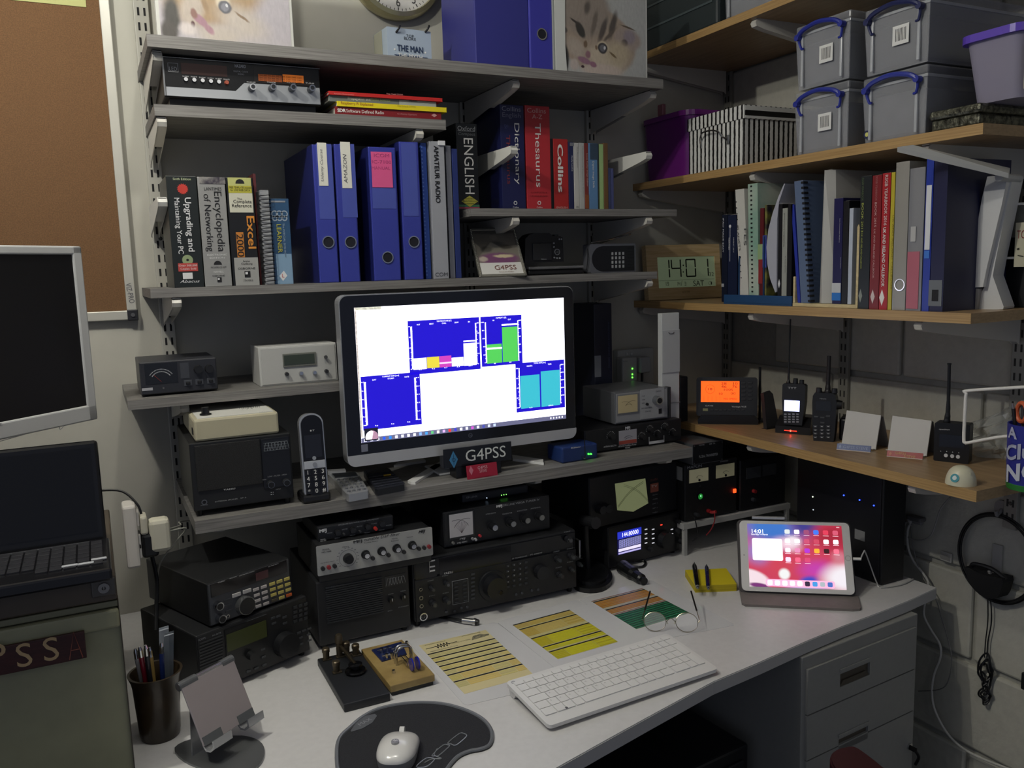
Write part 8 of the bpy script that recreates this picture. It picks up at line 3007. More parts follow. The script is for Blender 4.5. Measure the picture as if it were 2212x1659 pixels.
for j,row in enumerate(rows):
 h = rowh * (.62 if j == 0 else 1)
 x = kx0
 tot = sum(row)
 full = (kx1 - kx0) if j == 0 else u_ * 14.7
 for i,w_ in enumerate(row):
  wd_ = w_ / tot * full
  B(kb).poly(rr(x + .0009,x + wd_ - .0009,y - h + .0009,y - .0009,.0016,2),0,.0022).out('key',KK,r)
  if 0 < j < 5 and 0 < i < 12:
   s_ = (None,'1234567890-=','QWERTYUIOP[]',"ASDFGHJKL;'",'ZXCVBNM,./?')[j]
   if i - 1 < len(s_):
    text(kb,x + wd_ * .35,y - h * .35,.0048,s_[i - 1],M('8c8c8c',.5),r,d=.0025)
  x += wd_
 if j > 0:
  xn_ = kx1 - 3.75 * u_
  for i in range(4):
   if (j in (3,5) and i == 3): continue
   hh2 = h * (2 if (j in (2,4) and i == 3) else 1)
   if j == 5 and i == 1: continue
   ww = u_ * (1.87 if (j == 5 and i == 0) else .93)
   B(kb).poly(rr(xn_ + i * u_ * .937 + .0008,xn_ + i * u_ * .937 + ww - .0008,y - hh2 + .0009,y - .0009,.0016,2),0,.0022).out('key',KK,r)
 y -= h
a,b = kb.at(1000,905)
B(kb).box(a - .0022,a - .0002,b - .0022,b - .0002,.0022,.0026).box(a + .0002,a + .0022,b - .0022,b - .0002,.0022,.0026).box(a - .0022,a - .0002,b + .0002,b + .0022,.0022,.0026).box(a + .0002,a + .0022,b + .0002,b + .0022,.0022,.0026).out('window_mark',M('5a5a5c'),r)
a,b = -kwid / 2 + .012,kdep / 2 - .0085
B(kb).ring(a,b,.0042,.0034,0,.0004,20).out('maker_badge',M('8a8a8c',.3,.4),r)
text(kb,a,b,.0055,'hp',M('8a8a8c',.3,.4),r,shear=.3)

# ------------------------------------------------------------------ mouse mat and mouse
view(640,1200,3.3515)
ft0 = FD(DZ + .003)
out_ = [ft0.at(*c) for c in ((278,1430),(300,1320),(380,1240),(470,1165),(590,1105),(750,1070),(920,1058),(1090,1072),(1250,1120),(1360,1180),(1420,1250),(1432,1320),(1405,1380),(1340,1410),(1260,1425),(1180,1462),(1110,1540))]
ex = [(ft0.at(1080,1600)),ft0.at(1040,1720),ft0.at(900,1830),ft0.at(650,1840),ft0.at(420,1760),ft0.at(300,1600)]
P = out_ + ex
n_ = len(P)


def smooth_loop(P,k=4):
 R = []
 n = len(P)
 for i in range(n):
  p0,p1,p2,p3 = [Vector(P[(i + d) % n]) for d in (-1,0,1,2)]
  for j in range(k):
   t = j / k
   R.append(tuple(.5 * ((2 * p1) + (p2 - p0) * t + (2 * p0 - 5 * p1 + 4 * p2 - p3) * t * t + (3 * p1 - p0 - 3 * p2 + p3) * t ** 3)))
 return R


PS = smooth_loop(P)
cm = Vector((sum(p_[0] for p_ in PS) / len(PS),sum(p_[1] for p_ in PS) / len(PS)))
r = thing('mouse_mat','black kidney shaped mouse mat with a grey rim','mouse mat',(cm.x,cm.y,DZ))
B(FD(DZ)).poly(PS[::-1],0,.0026).out('base',M('1a1b1e',.5),r)
pin = []
for i,p_ in enumerate(PS):
 a_ = Vector(PS[i - 1])
 b_ = Vector(PS[(i + 1) % len(PS)])
 t_ = (b_ - a_).normalized()
 nr = Vector((t_.y,-t_.x))
 if (cm - Vector(p_)).dot(nr) < 0: nr = -nr
 pin.append(tuple(Vector(p_) + nr * .0075))
B(FD(DZ)).poly(pin[::-1],.0026,.0034).out('cloth',M('15161a',.75,noise=.5,scale=700,bump=.5,col2='202228'),r)
B().tube([(p_[0] + (q_[0] - p_[0]) * .45,p_[1] + (q_[1] - p_[1]) * .45,DZ + .0030) for p_,q_ in zip(PS,pin)],.0034,8,smooth=False,closed=True).out('rim',M('6e7176',.35),r,smooth=True)
tb = [ft0.at(*c) for c in ((395,1270),(440,1205),(500,1165),(570,1150),(585,1165),(550,1215),(480,1255),(400,1280))]
B(FD(DZ)).poly(tb[::-1],.0030,.0042).out('badge_tab',M('5c5f64',.35),r)
a,b = ft0.at(497,1210)
text(FD(DZ),a,b,.013,'MAX',M('9a9da0',.4),r,rot=22,d=.0046)
LNM = M('8c9094',.25,.3)
for loop in (((1100,1355),(1180,1290),(1215,1290),(1232,1310),(1160,1372),(1120,1365)),((985,1445),(1060,1375),(1098,1372),(1105,1385),(1030,1450),(1005,1452)),((870,1530),(930,1475),(970,1465),(1000,1480),(940,1530))):
 B().tube([W_(FD(DZ + .0040),*c) for c in loop],.0011,6,closed=True).out('printed_loop',LNM,r)
B().tube([W_(FD(DZ + .0040),*c) for c in ((1020,1400),(1000,1445),(1050,1470),(980,1475),(930,1500))],.0011,6).out('printed_loop',LNM,r)

mp = [FD(DZ + .012).at(*c) for c in ((585,1440),(890,1290),(760,1255))]
c0 = FD(DZ + .02).at(735,1390)
base = Vector((c0[0],c0[1],DZ + .0045))
pf,pb = FD(DZ + .02).at(770,1250),FD(DZ + .02).at(680,1560)
dirm = Vector((pf[0] - pb[0],pf[1] - pb[1],0)).normalized()
sid = Vector((dirm.y,-dirm.x,0))
r = thing('mouse','white computer mouse with a round grey badge on the mat','mouse',(base.x,base.y,DZ + .004))
hl,hw2 = .054,.033


def ms(zs,sc,top):
 def fn(u,v):
  t = 2 * PI * u
  cx_,sx2 = math.cos(t),math.sin(t)
  ex_ = .72
  x = hw2 * abs(sx2) ** ex_ * (1 if sx2 > 0 else -1) * (1.0 + .06 * cx_)
  y = hl * abs(cx_) ** ex_ * (1 if cx_ > 0 else -1)
  if top:
   k = math.cos(v * PI / 2)
   h = .014 + .022 * math.sin(v * PI / 2) * (1 - .18 * (y * k / hl + .2) ** 2)
   return base + sid * x * k + dirm * y * k + Vector((0,0,h - .008 * (y * k / hl) * (1 if y > 0 else .6)))
  k = sc[0] + (sc[1] - sc[0]) * v
  return base + sid * x * k + dirm * y * k + Vector((0,0,zs[0] + (zs[1] - zs[0]) * v - (.008 * (y * k / hl) * (1 if y > 0 else .6)) * v))
 return fn


B().grid(ms((0,.0138),(.93,1.0),False),48,3).out('skirt',M('8f8f8e',.4),r,smooth=True)
B().grid(ms((0,0),(1,1),True),48,14).out('shell',M('dcdbd8',.22,coat=.4),r,smooth=True)
bc = base + dirm * -.020 + Vector((0,0,.0385))
nrm = Vector((0,0,1))
B().cone(bc - nrm * .004,bc + nrm * .0006,.0062,None,24).out('badge',M('a9a9a9',.25,.5),r)
fbk = F(bc + Vector((0,0,.001)),sid,dirm)
text(fbk,0,0,.0075,'hp',M('dcdcdc',.4),r,shear=.3)
B().cone(base + dirm * (hl * .86) + Vector((0,0,.017)) - sid * .004,base + dirm * (hl * .86) + Vector((0,0,.017)) + sid * .004,.0075,None,18).out('wheel',M('d8d8d6',.3),r)

# ------------------------------------------------------------------ morse key and paddle
zb = DZ + .016
kf = FD(zb)
qk = [kf.at(*c) for c in ((128,752),(420,690),(680,995),(345,1080))]
yk = math.atan2(qk[2][1] - qk[3][1],qk[2][0] - qk[3][0])
ck = bil(qk,.5,.5)
r = thing('morse_key','black straight morse key with brass terminals on a dark slab','morse key',(ck[0],ck[1],DZ),yaw=yk)
wk = math.hypot(qk[2][0] - qk[3][0],qk[2][1] - qk[3][1])
fk2 = FD(zb,(qk[3][0],qk[3][1]),yk)
dk2 = fk2.at(128,752)[1]
B(fk2).box(0,wk,0,dk2,-.016,0,.002).out('base',M('202226',.45,noise=.1,scale=60),r)
BRS = M('5c5242',.4,.7)
for x,y,hgt in ((218,736,.022),(432,706,.022),(292,830,.022),(315,716,.045),(365,702,.026)):
 a,b = fk2.at(x,y + 18)
 B(fk2).box(a - .008,a + .010,b - .006,b + .006,0,.003,.0006).out('terminal_plate',BRS,r)
 B(fk2).lathe([(.0062,0),(.0068,hgt * .6),(.0078,hgt * .62),(.0078,hgt * .92),(.006,hgt)],fk2.w(a,b,.003),(0,0,1),18).out('terminal',BRS,r,smooth=True)
ka,kb2 = fk2.at(430,845)
ra_,rb_ = fk2.at(318,735)
B(fk2).tube([fk2.w(ra_,rb_,.024),fk2.w((ra_ + ka) / 2,(rb_ + kb2) / 2,.022),fk2.w(ka,kb2,.016)],.004,8,smooth=False).out('lever_arm',M('4a4234',.3,.7),r)
B(fk2).lathe([(.019,0),(.021,.002),(.019,.0045),(.008,.006),(.008,.010),(.0135,.012),(.0135,.0155),(.008,.017)],fk2.w(ka,kb2,.002),(0,0,1),28).out('key_knob',M('0c0c0e',.15),r,smooth=True)

zb = DZ + .022
kf = FD(zb)
yk = math.atan2(kf.at(1003,860)[1] - kf.at(682,945)[1],kf.at(1003,860)[0] - kf.at(682,945)[0])
o_ = kf.at(682,945)
fk3 = FD(zb,o_,yk)
wp = fk3.at(1003,860)[0]
dp = fk3.at(480,675)[1]
r = thing('morse_paddle','chrome morse paddle with blue finger pieces on a gold wooden base','morse key',fk3.w(wp / 2,dp / 2,-.022),yaw=yk)
B(fk3).box(.003,wp - .003,.003,dp - .003,-.0215,-.014).out('under_base',BLACK,r)
B(fk3).box(0,wp,0,dp,-.014,0,.0015).out('base',M('a38c58',.3,noise=.3,scale=30,col2='8f7848'),r)
a0,b0 = fk3.at(620,770)
a1,b1 = fk3.at(790,640)
pa = [fk3.at(*c) for c in ((545,690),(760,632),(800,720),(620,772))]
B(fk3).poly(pa[::-1],0,.0025).out('blue_plate',M('1c2650',.3),r)
ca_,cb_ = fk3.at(800,800)
hgt = .034
for s in (0,.010):
 B(fk3).tube([fk3.w(ca_ - .016,cb_ + .012 + s,.0),fk3.w(ca_ - .016,cb_ + .012 + s,hgt * .7),fk3.w(ca_ - .008,cb_ + .012 + s,hgt),fk3.w(ca_ + .008,cb_ + .012 + s,hgt),fk3.w(ca_ + .016,cb_ + .012 + s,hgt * .7),fk3.w(ca_ + .016,cb_ + .012 + s,0)],.0026,10).out('chrome_hoop',CHROME,r)
for x,y in ((620,700),(660,690),(655,740),(690,735),(720,690)):
 a,b = fk3.at(x,y + 12)
 B(fk3).knob(a,b,.0032,.012,None,0,14).out('post',CHROME,r)
 B(fk3).cone(fk3.w(a - .009,b,.009),fk3.w(a + .009,b,.009),.0016,None,10).out('contact_screw',CHROME,r)
for s in (-1,1):
 B(fk3).box(ca_ - .001 + s * .004,ca_ + .001 + s * .004,cb_ - .016,cb_ + .025,.008,.014).out('paddle_arm',CHROME,r)
 B(fk3).cone(fk3.w(ca_ + .006 + s * .0062,cb_ - .024,.013),fk3.w(ca_ + .006 + s * .0062 + .003,cb_ - .024,.013),.0125,None,24).out('finger_piece',M('1c2498',.15,coat=.5),r)
for x,y in ((705,850),(800,640)):
 a,b = fk3.at(x,y)
 B(fk3).knob(a,b,.0035,.006,.003,0,14).out('thumb_screw',CHROME,r)

# connector plug lying before the transceiver
f = FD(DZ + .008)
p0,p1 = W_(f,1205,470),W_(f,1320,484)
d = (p1 - p0).normalized()
r = thing('connector','chrome cable connector lying before the transceiver','connector',((p0 + p1) / 2 - Vector((0,0,.008))))
L = (p1 - p0).length
B().cone(p0,p0 + d * L * .70,.0068,None,20).out('sleeve',CHROME,r)
B().cone(p0 + d * L * .70,p0 + d * L * .84,.0085,None,20).out('locking_ring',CHROME,r)
B().cone(p0 + d * L * .84,p1,.0072,.006,20).out('cable_end',BLACK,r)
B().tube([p0 + d * .002,p0 - d * .015,p0 - d * .05 + Vector((0,.02,-.004))],.0035,8).out('lead',BLACK,r)

# ------------------------------------------------------------------ pen pot and phone stand at the left
view(0,1040,2.6797)
pb_ = FD(DZ).at(925,1525)
cpt = Vector((pb_[0] + .004,pb_[1] + .034,DZ))
fpp = FV(cpt,0)
rp0 = .036
hp_ = .118
r = thing('pen_holder','brown glazed pottery pen holder beside the cabinet','pot',cpt)
B().lathe([(rp0 * .86,0),(rp0 * .93,.01),(rp0 * 1.06,hp_ * .8),(rp0 * 1.12,hp_ * .9),(rp0 * 1.24,hp_),(rp0 * 1.12,hp_),(rp0 * .95,hp_ * .8),(rp0 * .8,.01),(.001,.008)],cpt,n=40,cap=False).out('pot',M('3c3020',.3,noise=.5,scale=18,col2='2a2218',coat=.15),r,smooth=True)
random.seed(11)
for i,(dx_,dy_,h2,c,lb) in enumerate(((-.018,-.006,.052,'8a1c30','red barrelled pen in the pottery holder'),(-.010,-.012,.056,'2c2c30','black pen with chrome top in the pottery holder'),(-.024,.004,.045,'a8a8a8','silver ballpoint at the left of the pottery holder'),(-.004,.008,.04,'a88c50','wooden pencil in the middle of the pottery holder'),
          (.018,.010,.070,'b8c0c8','clear plastic ruler at the right of the pottery holder'),(.024,.000,.064,'6c747c','grey translucent rule in the pottery holder'),(.012,-.004,.05,'1c2c60','dark blue pen in the pottery holder'))):
 t_ = thing('pen',lb,'pen',(cpt.x + dx_ * .5,cpt.y + dy_ * .5,DZ + .012),'pens in the pottery holder')
 a_ = cpt + Vector((dx_ * .55,dy_ * .55,.014))
 e_ = cpt + Vector((dx_ * 1.15,dy_ * 1.3,hp_ + h2))
 if 'rule' in lb:
  ax = (e_ - a_)
  sd2 = Vector((.008,.002,0))
  B().hull([a_ - sd2,a_ + sd2,e_ - sd2,e_ + sd2,a_ - sd2 + Vector((0,.0016,0)),a_ + sd2 + Vector((0,.0016,0)),e_ - sd2 + Vector((0,.0016,0)),e_ + sd2 + Vector((0,.0016,0))]).out('blade',M(c,.1,alpha=.6),t_)
  B().hull([e_ - sd2 - (e_ - a_) * .02,e_ + sd2 - (e_ - a_) * .02,e_ - sd2 - (e_ - a_) * .03,e_ + sd2 - (e_ - a_) * .03,e_ - (e_ - a_) * .02 + Vector((0,-.001,0)),e_ - (e_ - a_) * .03 + Vector((0,-.001,0))]).out('scale_mark',M('e0e4e8',.3),t_)
 else:
  B().tube([a_,e_ - (e_ - a_) * .12],.0042,10,smooth=False).out('barrel',M(c,.25),t_)
  B().tube([e_ - (e_ - a_) * .12,e_ - (e_ - a_) * .04,e_],[.0040,.0036,.002],10,smooth=False).out('cap',CHROME,t_)

# metal phone stand
fdz = FD(DZ + .004)
bo = [fdz.at(*c) for c in ((1010,1540),(1110,1490),(1250,1480),(1400,1470),(1500,1500),(1532,1560),(1500,1640),(1400,1680),(1200,1665),(1060,1610))]
bo = smooth_loop(bo,3)
cb0 = Vector((sum(p_[0] for p_ in bo) / len(bo),sum(p_[1] for p_ in bo) / len(bo),DZ))
r = thing('phone_stand','brushed metal phone stand with a pink grey back plate','stand',cb0)
ALU = M('9c9ea0',.3,.8)
B(FD(DZ)).poly(bo[::-1],0,.004).out('base',M('7c7e80',.35,.7),r)
ys = math.radians(50)
best = None
for yy in range(20,75,2):
 for k in range(5,50,2):
  fs3 = FV((cb0.x,cb0.y,DZ + .035),math.radians(yy),math.radians(k))
  TL_,TR_,BR_,BL_ = fs3.at(1050,1195),fs3.at(1345,1015),fs3.at(1480,1350),fs3.at(1180,1535)
  e = abs(TL_[0] - BL_[0]) + abs(TR_[0] - BR_[0]) + abs(TL_[1] - TR_[1]) + abs(BL_[1] - BR_[1])
  if best is None or e < best[0]:
   best = (e,yy,k,fs3,(TL_[0] + BL_[0]) / 2,(TR_[0] + BR_[0]) / 2,(BL_[1] + BR_[1]) / 2,(TL_[1] + TR_[1]) / 2)
_,yy,k,fs3,a0,a1,b0,b1 = best
print('stand',yy,k,a0,a1,b0,b1,lean_,iw,ih,kwid,kdep)
B(fs3).box(a0,a1,b0,b1,-.003,0,.001).out('back_plate',M('a39a9a',.45,.3),r)
B(fs3).cone(fs3.w(a0 - .002,b1,-.006),fs3.w(a1 + .002,b1,-.006),.006,None,16).out('hinge_rod',M('c8c8ca',.2,.9),r)
wv = a1 - a0
for x0_,x1_ in ((a0 - .001,a0 + wv * .3),(a1 - wv * .22,a1 + .001)):
 B(fs3).cone(fs3.w(x0_,b1,-.006),fs3.w(x1_,b1,-.006),.0075,None,16).out('hinge_sleeve',M('6c6e70',.4,.5),r)
for x0_,x1_ in ((a0 + .002,a0 + wv * .36),(a1 - wv * .32,a1 - .001)):
 B(fs3).box(x0_,x1_,b0,b0 + .014,0,.0012).out('rubber_pad',M('55585a',.7),r)
 pr = [(0,-.003),(-.006,.0),(-.009,.008),(-.006,.018),(.004,.022),(.004,.025),(-.009,.021),(-.0125,.008),(-.009,-.003),(0,-.006)]
 b = B(fs3)
 lo = [b.bm.verts.new(fs3.w(x0_,b0 + pz,pd)) for pz,pd in pr]
 hi = [b.bm.verts.new(fs3.w(x1_,b0 + pz,pd)) for pz,pd in pr]
 for i in range(len(pr)):
  j = (i + 1) % len(pr)
  b.bm.faces.new([lo[i],lo[j],hi[j],hi[i]])
 b.bm.faces.new(lo)
 b.bm.faces.new(hi[::-1])
 b.out('front_hook',M('b4b6b8',.25,.7),r)
mid = fs3.w((a0 + a1) / 2,b1 - .004,-.012)
ft_b = fs3.w((a0 + a1) / 2,b0,-.03)
nb3 = Vector((fs3.n.x,fs3.n.y,0)).normalized()
lowp = Vector((cb0.x,cb0.y,DZ + .003)) - nb3 * .035
B().hull([mid + fs3.u * wv * .30,mid - fs3.u * wv * .30,mid + fs3.u * wv * .30 - Vector((0,0,.006)),mid - fs3.u * wv * .30 - Vector((0,0,.006)),lowp + fs3.u * .034,lowp - fs3.u * .034,lowp + fs3.u * .034 - nb3 * .004,lowp - fs3.u * .034 - nb3 * .004]).out('support_plate',ALU,r)

# ------------------------------------------------------------------ dark things between radios: microphone base and handset
view()
p = W_(FD(DZ),1275,1268)
f = FD(DZ)
P = [f.at(*c) for c in ((1238,1268),(1262,1281),(1300,1279),(1322,1262),(1318,1240),(1295,1222),(1262,1215),(1240,1228))]
P = smooth_loop(P,3)
r = thing('desk_microphone','black desk microphone base right of the big transceiver','microphone',(p.x,p.y,DZ))
B(f).poly(P[::-1],0,.012).out('base',M('111214',.4),r)
cm2 = Vector((sum(x_[0] for x_ in P) / len(P),sum(x_[1] for x_ in P) / len(P)))
PI2 = [(cm2.x + (x_[0] - cm2.x) * .8,cm2.y + (x_[1] - cm2.y) * .8) for x_ in P]
B(f).poly(PI2[::-1],.012,.020).out('upper_base',M('17181b',.35),r)
B().tube([(cm2.x,cm2.y + .02,DZ + .018),(cm2.x - .004,cm2.y + .02,DZ + .09),(cm2.x - .01,cm2.y + .01,DZ + .15)],.007,12).out('neck',BLACK,r)
B().tube([(cm2.x - .012,cm2.y + .02,DZ + .15),(cm2.x - .008,cm2.y - .035,DZ + .155)],[.013,.015,.015],16,smooth=False).out('head',M('1c1d20',.5),r)
p0,p1 = W_(FD(DZ + .014),1345,1225),W_(FD(DZ + .012),1392,1256)
r = thing('hand_microphone','black hand microphone lying before the display radio','microphone',((p0 + p1) / 2 - Vector((0,0,.013))))
B().tube([p0,p0 + (p1 - p0) * .3,p0 + (p1 - p0) * .8,p1],[.019,.018,.014,.010],14).out('body',M('131416',.4),r)
B().tube([p0 + Vector((.0,.02,.004)),p0 + Vector((.05,.05,-.006)),p0 + Vector((.09,.03,-.010)),p0 + Vector((.06,.0,-.011)),p0 + Vector((.03,.03,-.010)),p0 + Vector((.05,.07,-.008))],.0035,8).out('coiled_lead',BLACK,r)

# ------------------------------------------------------------------ dark rack behind the tablet with blue lights
f = FR(1.655)
a0,a1 = f.at(1720,1150)[0],f.at(1905,1200)[0]
r = thing('equipment_case','black equipment case with three blue lights behind the tablet','equipment',f.w((a0 + a1) / 2,DZ,-.04))
B(f).box(a0,a1,DZ + .001,1.02,-.08,0,.003).out('case',M('0d0e12',.45),r)
B(f).box(a0 + .006,a1 - .006,DZ + .02,1.01,0,.002,.0008).out('front_panel',M('111217',.35),r)
for x,y,c,e in ((1823,1070,'2038ff',7),(1857,1080,'2038ff',7),(1888,1092,'2038ff',7),(1756,1073,'d0e0c0',2),(1757,1101,'b0b8c0',1)):
 a,b = f.at(x,y,.002)
 B(f).knob(a,b,.0018,.0012,None,.002,10).out('indicator_light',M(c,.3,emit=e),r)
rect(f,1847,1142,1868,1170,M('8a8a8a',.6),r,'rating_label',d=.002)

# ------------------------------------------------------------------ right wall under the shelf: hooks, coil, headset, leads
fwl = FR(XW - .001)
q = fwl.at
HK = M('b8b6b0',.4)
r = thing('wall_hook','white adhesive hook nearest the corner of the desk','hook',fwl.w(*q(1915,1180),.005))
x0,x1,z0,z1 = fwl.r(1938,1172,1962,1190)
B(fwl).box(x0,x1,z0,z1,0,.006,.002).out('plate',M('6c6a66',.5),r)
B(fwl).tube([fwl.w((x0 + x1) / 2,z0 + .006,.005),fwl.w((x0 + x1) / 2,z0,.016),fwl.w((x0 + x1) / 2,z0 + .012,.020)],.003).out('hook',M('6c6a66',.5),r)
r = thing('cable_plug','grey plug block with white leads on the block wall','adapter',fwl.w(*q(1975,1120),.01))
x0,x1,z0,z1 = fwl.r(1960,1112,1990,1130,.02)
B(fwl).box(x0,x1,z0,z1,0,.025,.004).out('body',M('6a6866',.5),r)
B(fwl).box(x0 + .004,x1 - .004,z0 - .008,z0 + .002,.006,.018,.002).out('socket_row',M('8a8886',.5),r)
for (nm,lb,pts_,th_,c) in (
  ('cable','white cable looping up from the wall plug to the oak shelf',((1962,1122),(1952,1140),(1958,1158),(1985,1168),(2010,1158),(2022,1130),(2032,1100),(2052,1075)),.0024,'9a9892'),
  ('cable','white cable hanging from the wall plug behind the desk corner',((1966,1128),(1960,1150),(1962,1185),(1975,1215),(1995,1240),(2005,1262),(1998,1300),(1996,1330),(2012,1362),(2030,1392),(2031,1420),(2018,1455),(2013,1490),(2018,1530),(2042,1578),(2074,1612),(2120,1638),(2190,1665)),.0030,'c4c2ba'),
  ('cable','thin grey cable bowing against the block wall',((1968,1128),(1972,1180),(1990,1240),(2018,1285),(2034,1334),(2050,1390),(2056,1432),(2046,1476),(2026,1490),(1984,1493)),.0014,'7c7a76')):
 t_ = thing(nm,lb,'cable',fwl.w(*q(*pts_[-1]),.006),None)
 B().tube([W_(fwl,*c_,.022 if i else .012) for i,c_ in enumerate(pts_)],th_,8).out('wire',M(c,.5),t_)
 B().cone(W_(fwl,*pts_[0],.018),W_(fwl,pts_[0][0] + 1,pts_[0][1] + 6,.022),th_ * 2,th_ * 1.3,10).out('strain_relief',M(c,.5),t_)
r = thing('wall_hook','white clip hook on the block wall right of the plug','hook',fwl.w(*q(2046,1205),.005))
x0,x1,z0,z1 = fwl.r(2029,1190,2052,1218,.01)
B(fwl).box(x0,x1,z0,z1,0,.006,.002).out('plate',HK,r)
B(fwl).hull([fwl.w(x0 + .002,z0 + .004,.006),fwl.w(x1 - .002,z0 + .004,.006),fwl.w(x0 + .004,z1 - .006,.016),fwl.w(x1 - .004,z1 - .006,.016),fwl.w(x0 + .002,z0 + .012,.006),fwl.w(x1 - .002,z0 + .012,.006)]).out('hook',HK,r)
r = thing('wall_hook','white oval hook under the oak shelf carrying a black coil','hook',fwl.w(*q(2160,1118),.005))
x0,x1,z0,z1 = fwl.r(2146,1078,2176,1120,.01)
B(fwl).poly(rr(x0,x1,z0,z1,(x1 - x0) * .45),0,.006).out('plate',M('8c8a86',.5),r)
B(fwl).tube([fwl.w((x0 + x1) / 2,z0 + .016,.005),fwl.w((x0 + x1) / 2,z0 + .004,.020),fwl.w((x0 + x1) / 2,z0 + .016,.026)],.004).out('hook',M('8c8a86',.5),r)
cc = q(2175,1190)
zt0 = z0 + .006
R0 = .105
r = thing('cable_coil','large black cable coil hanging on the oval wall hook','cable',fwl.w((x0 + x1) / 2,zt0 - 2 * R0,.01))
for k in range(3):
 B(fwl).tube([fwl.w((x0 + x1) / 2 + (R0 - .004 * k) * math.sin(t) * .92,zt0 - R0 + (R0 - .003 * k) * math.cos(t),.013 + .004 * (k % 2) + .001 * k) for t in [i * PI / 12 for i in range(24)]],.0024,8,closed=True).out('turn',M('141414',.5),r)
r = thing('wall_hook','long white strip hook carrying the headset','hook',fwl.w(*q(2150,1235),.005))
x0,x1,z0,z1 = fwl.r(2143,1174,2160,1240,.008)
B(fwl).box(x0,x1,z0,z1,0,.006,.001).out('strip',M('a4a29c',.5),r)
B(fwl).tube([fwl.w((x0 + x1) / 2,z0 + .006,.005),fwl.w((x0 + x1) / 2,z0 - .004,.022),fwl.w((x0 + x1) / 2,z0 + .008,.030)],.004).out('hook',M('a4a29c',.5),r)
r = thing('headset','black headset hanging on the strip hook with a knotted lead','headset',fwl.w(*q(2140,1520),.01))
P = [q(*c,.02) for c in ((2100,1220),(2125,1232),(2150,1240),(2180,1246),(2178,1266),(2168,1288),(2142,1286),(2122,1272),(2106,1250))]
B(fwl).poly(smooth_loop(P,2)[::-1],.006,.045).out('ear_cups',M('101011',.6),r)
B(fwl).tube([fwl.w(*q(2104,1228,.02),.03),fwl.w(*q(2112,1216,.02),.034),fwl.w(*q(2150,1226,.02),.034),fwl.w(*q(2180,1250,.02),.03)],.005).out('headband',M('161617',.5),r)
for o_ in (0,5):
 B(fwl).tube([fwl.w(*q(2136 + o_,1284,.01),.014),fwl.w(*q(2134 + o_ * 1.6,1340,.01),.010),fwl.w(*q(2129 + o_,1385,.01),.010),fwl.w(*q(2128 + o_,1420,.01),.012)],.0014,6).out('lead',BLACK,r)
for dx_,w2,h1,h2 in ((0,15,1412,1500),(2,11,1425,1492),(-3,12,1435,1480),(3,13,1428,1470),(-1,13,1485,1521),(0,9,1490,1515)):
 cx_,cy_ = 2129 + dx_,(h1 + h2) / 2
 B(fwl).tube([fwl.w(*q(cx_ + w2 * math.cos(t) * (1 - .35 * (math.sin(t) < 0)),cy_ - (h2 - h1) / 2 * math.sin(t),.012),.012 + .004 * math.sin(3 * t)) for t in [i * PI / 8 for i in range(16)]],.0022,6,closed=True).out('lead_loop',BLACK,r)
# black item at the right border
r = thing('hanging_strap','black strap hanging on the block wall at the right border','strap',fwl.w(*q(2210,1485),.01))
x0,z1 = q(2206,1452,.01)
B(fwl).box(x0,x0 + .02,z1 - .04,z1,.002,.010,.002).out('strap',M('141414',.6),r)
B(fwl).tube([fwl.w(x0 + .01,z1,.006),fwl.w(x0 + .012,z1 + .02,.006),fwl.w(x0 + .014,z1 + .035,.004)],.0015).out('cord',BLACK,r)

# chair arm at the lower right
view(1640,1140,3.1958)
za = .66
f = FD(za)
P = [f.at(*c) for c in ((490,1575),(520,1530),(600,1505),(660,1505),(740,1555),(860,1650),(1000,1780),(880,1900),(700,1800),(540,1680),(495,1620))]
P = smooth_loop(P,3)
c_ = Vector((sum(x_[0] for x_ in P) / len(P),sum(x_[1] for x_ in P) / len(P)))
r = thing('desk_chair','dark red brown chair arm showing at the bottom of the view','chair',(c_.x,c_.y,0))
B(f).poly(P[::-1],-.030,-.004).out('arm_rest',M('34181a',.35),r)
P2 = [(c_.x + (x_[0] - c_.x) * .93,c_.y + (x_[1] - c_.y) * .93) for x_ in P]
B(f).poly(P2[::-1],-.004,.0).out('arm_pad',M('361a1b',.4),r)
B().cone((c_.x,c_.y,.04),(c_.x,c_.y,za - .03),.014,None,16).out('arm_post',M('1c1c1e',.4),r)
B().bw(c_.x - .22,c_.x + .22,c_.y - .03,c_.y + .03,0,.04,.01).out('foot_bar',M('1c1c1e',.4),r)
view()
# ------------------------------------------------------------------ right part of the binder shelf: photo frame, camera, radio


def fitq(o,TL,TR,BR,BL,yr=(-40,40),lr=(0,50)):
 best = None
 for yy in range(yr[0],yr[1] + 1,2):
  for k in range(lr[0],lr[1] + 1,2):
   f = FV(o,math.radians(yy),math.radians(k))
   t,u,v,w = f.at(*TL),f.at(*TR),f.at(*BR),f.at(*BL)
   e = abs(t[0] - w[0]) + abs(u[0] - v[0]) + abs(t[1] - u[1]) + abs(w[1] - v[1])
   if best is None or e < best[0]:
    best = (e,f,(t[0] + w[0]) / 2,(u[0] + v[0]) / 2,(t[1] + u[1]) / 2,yy)
 return best[1:]


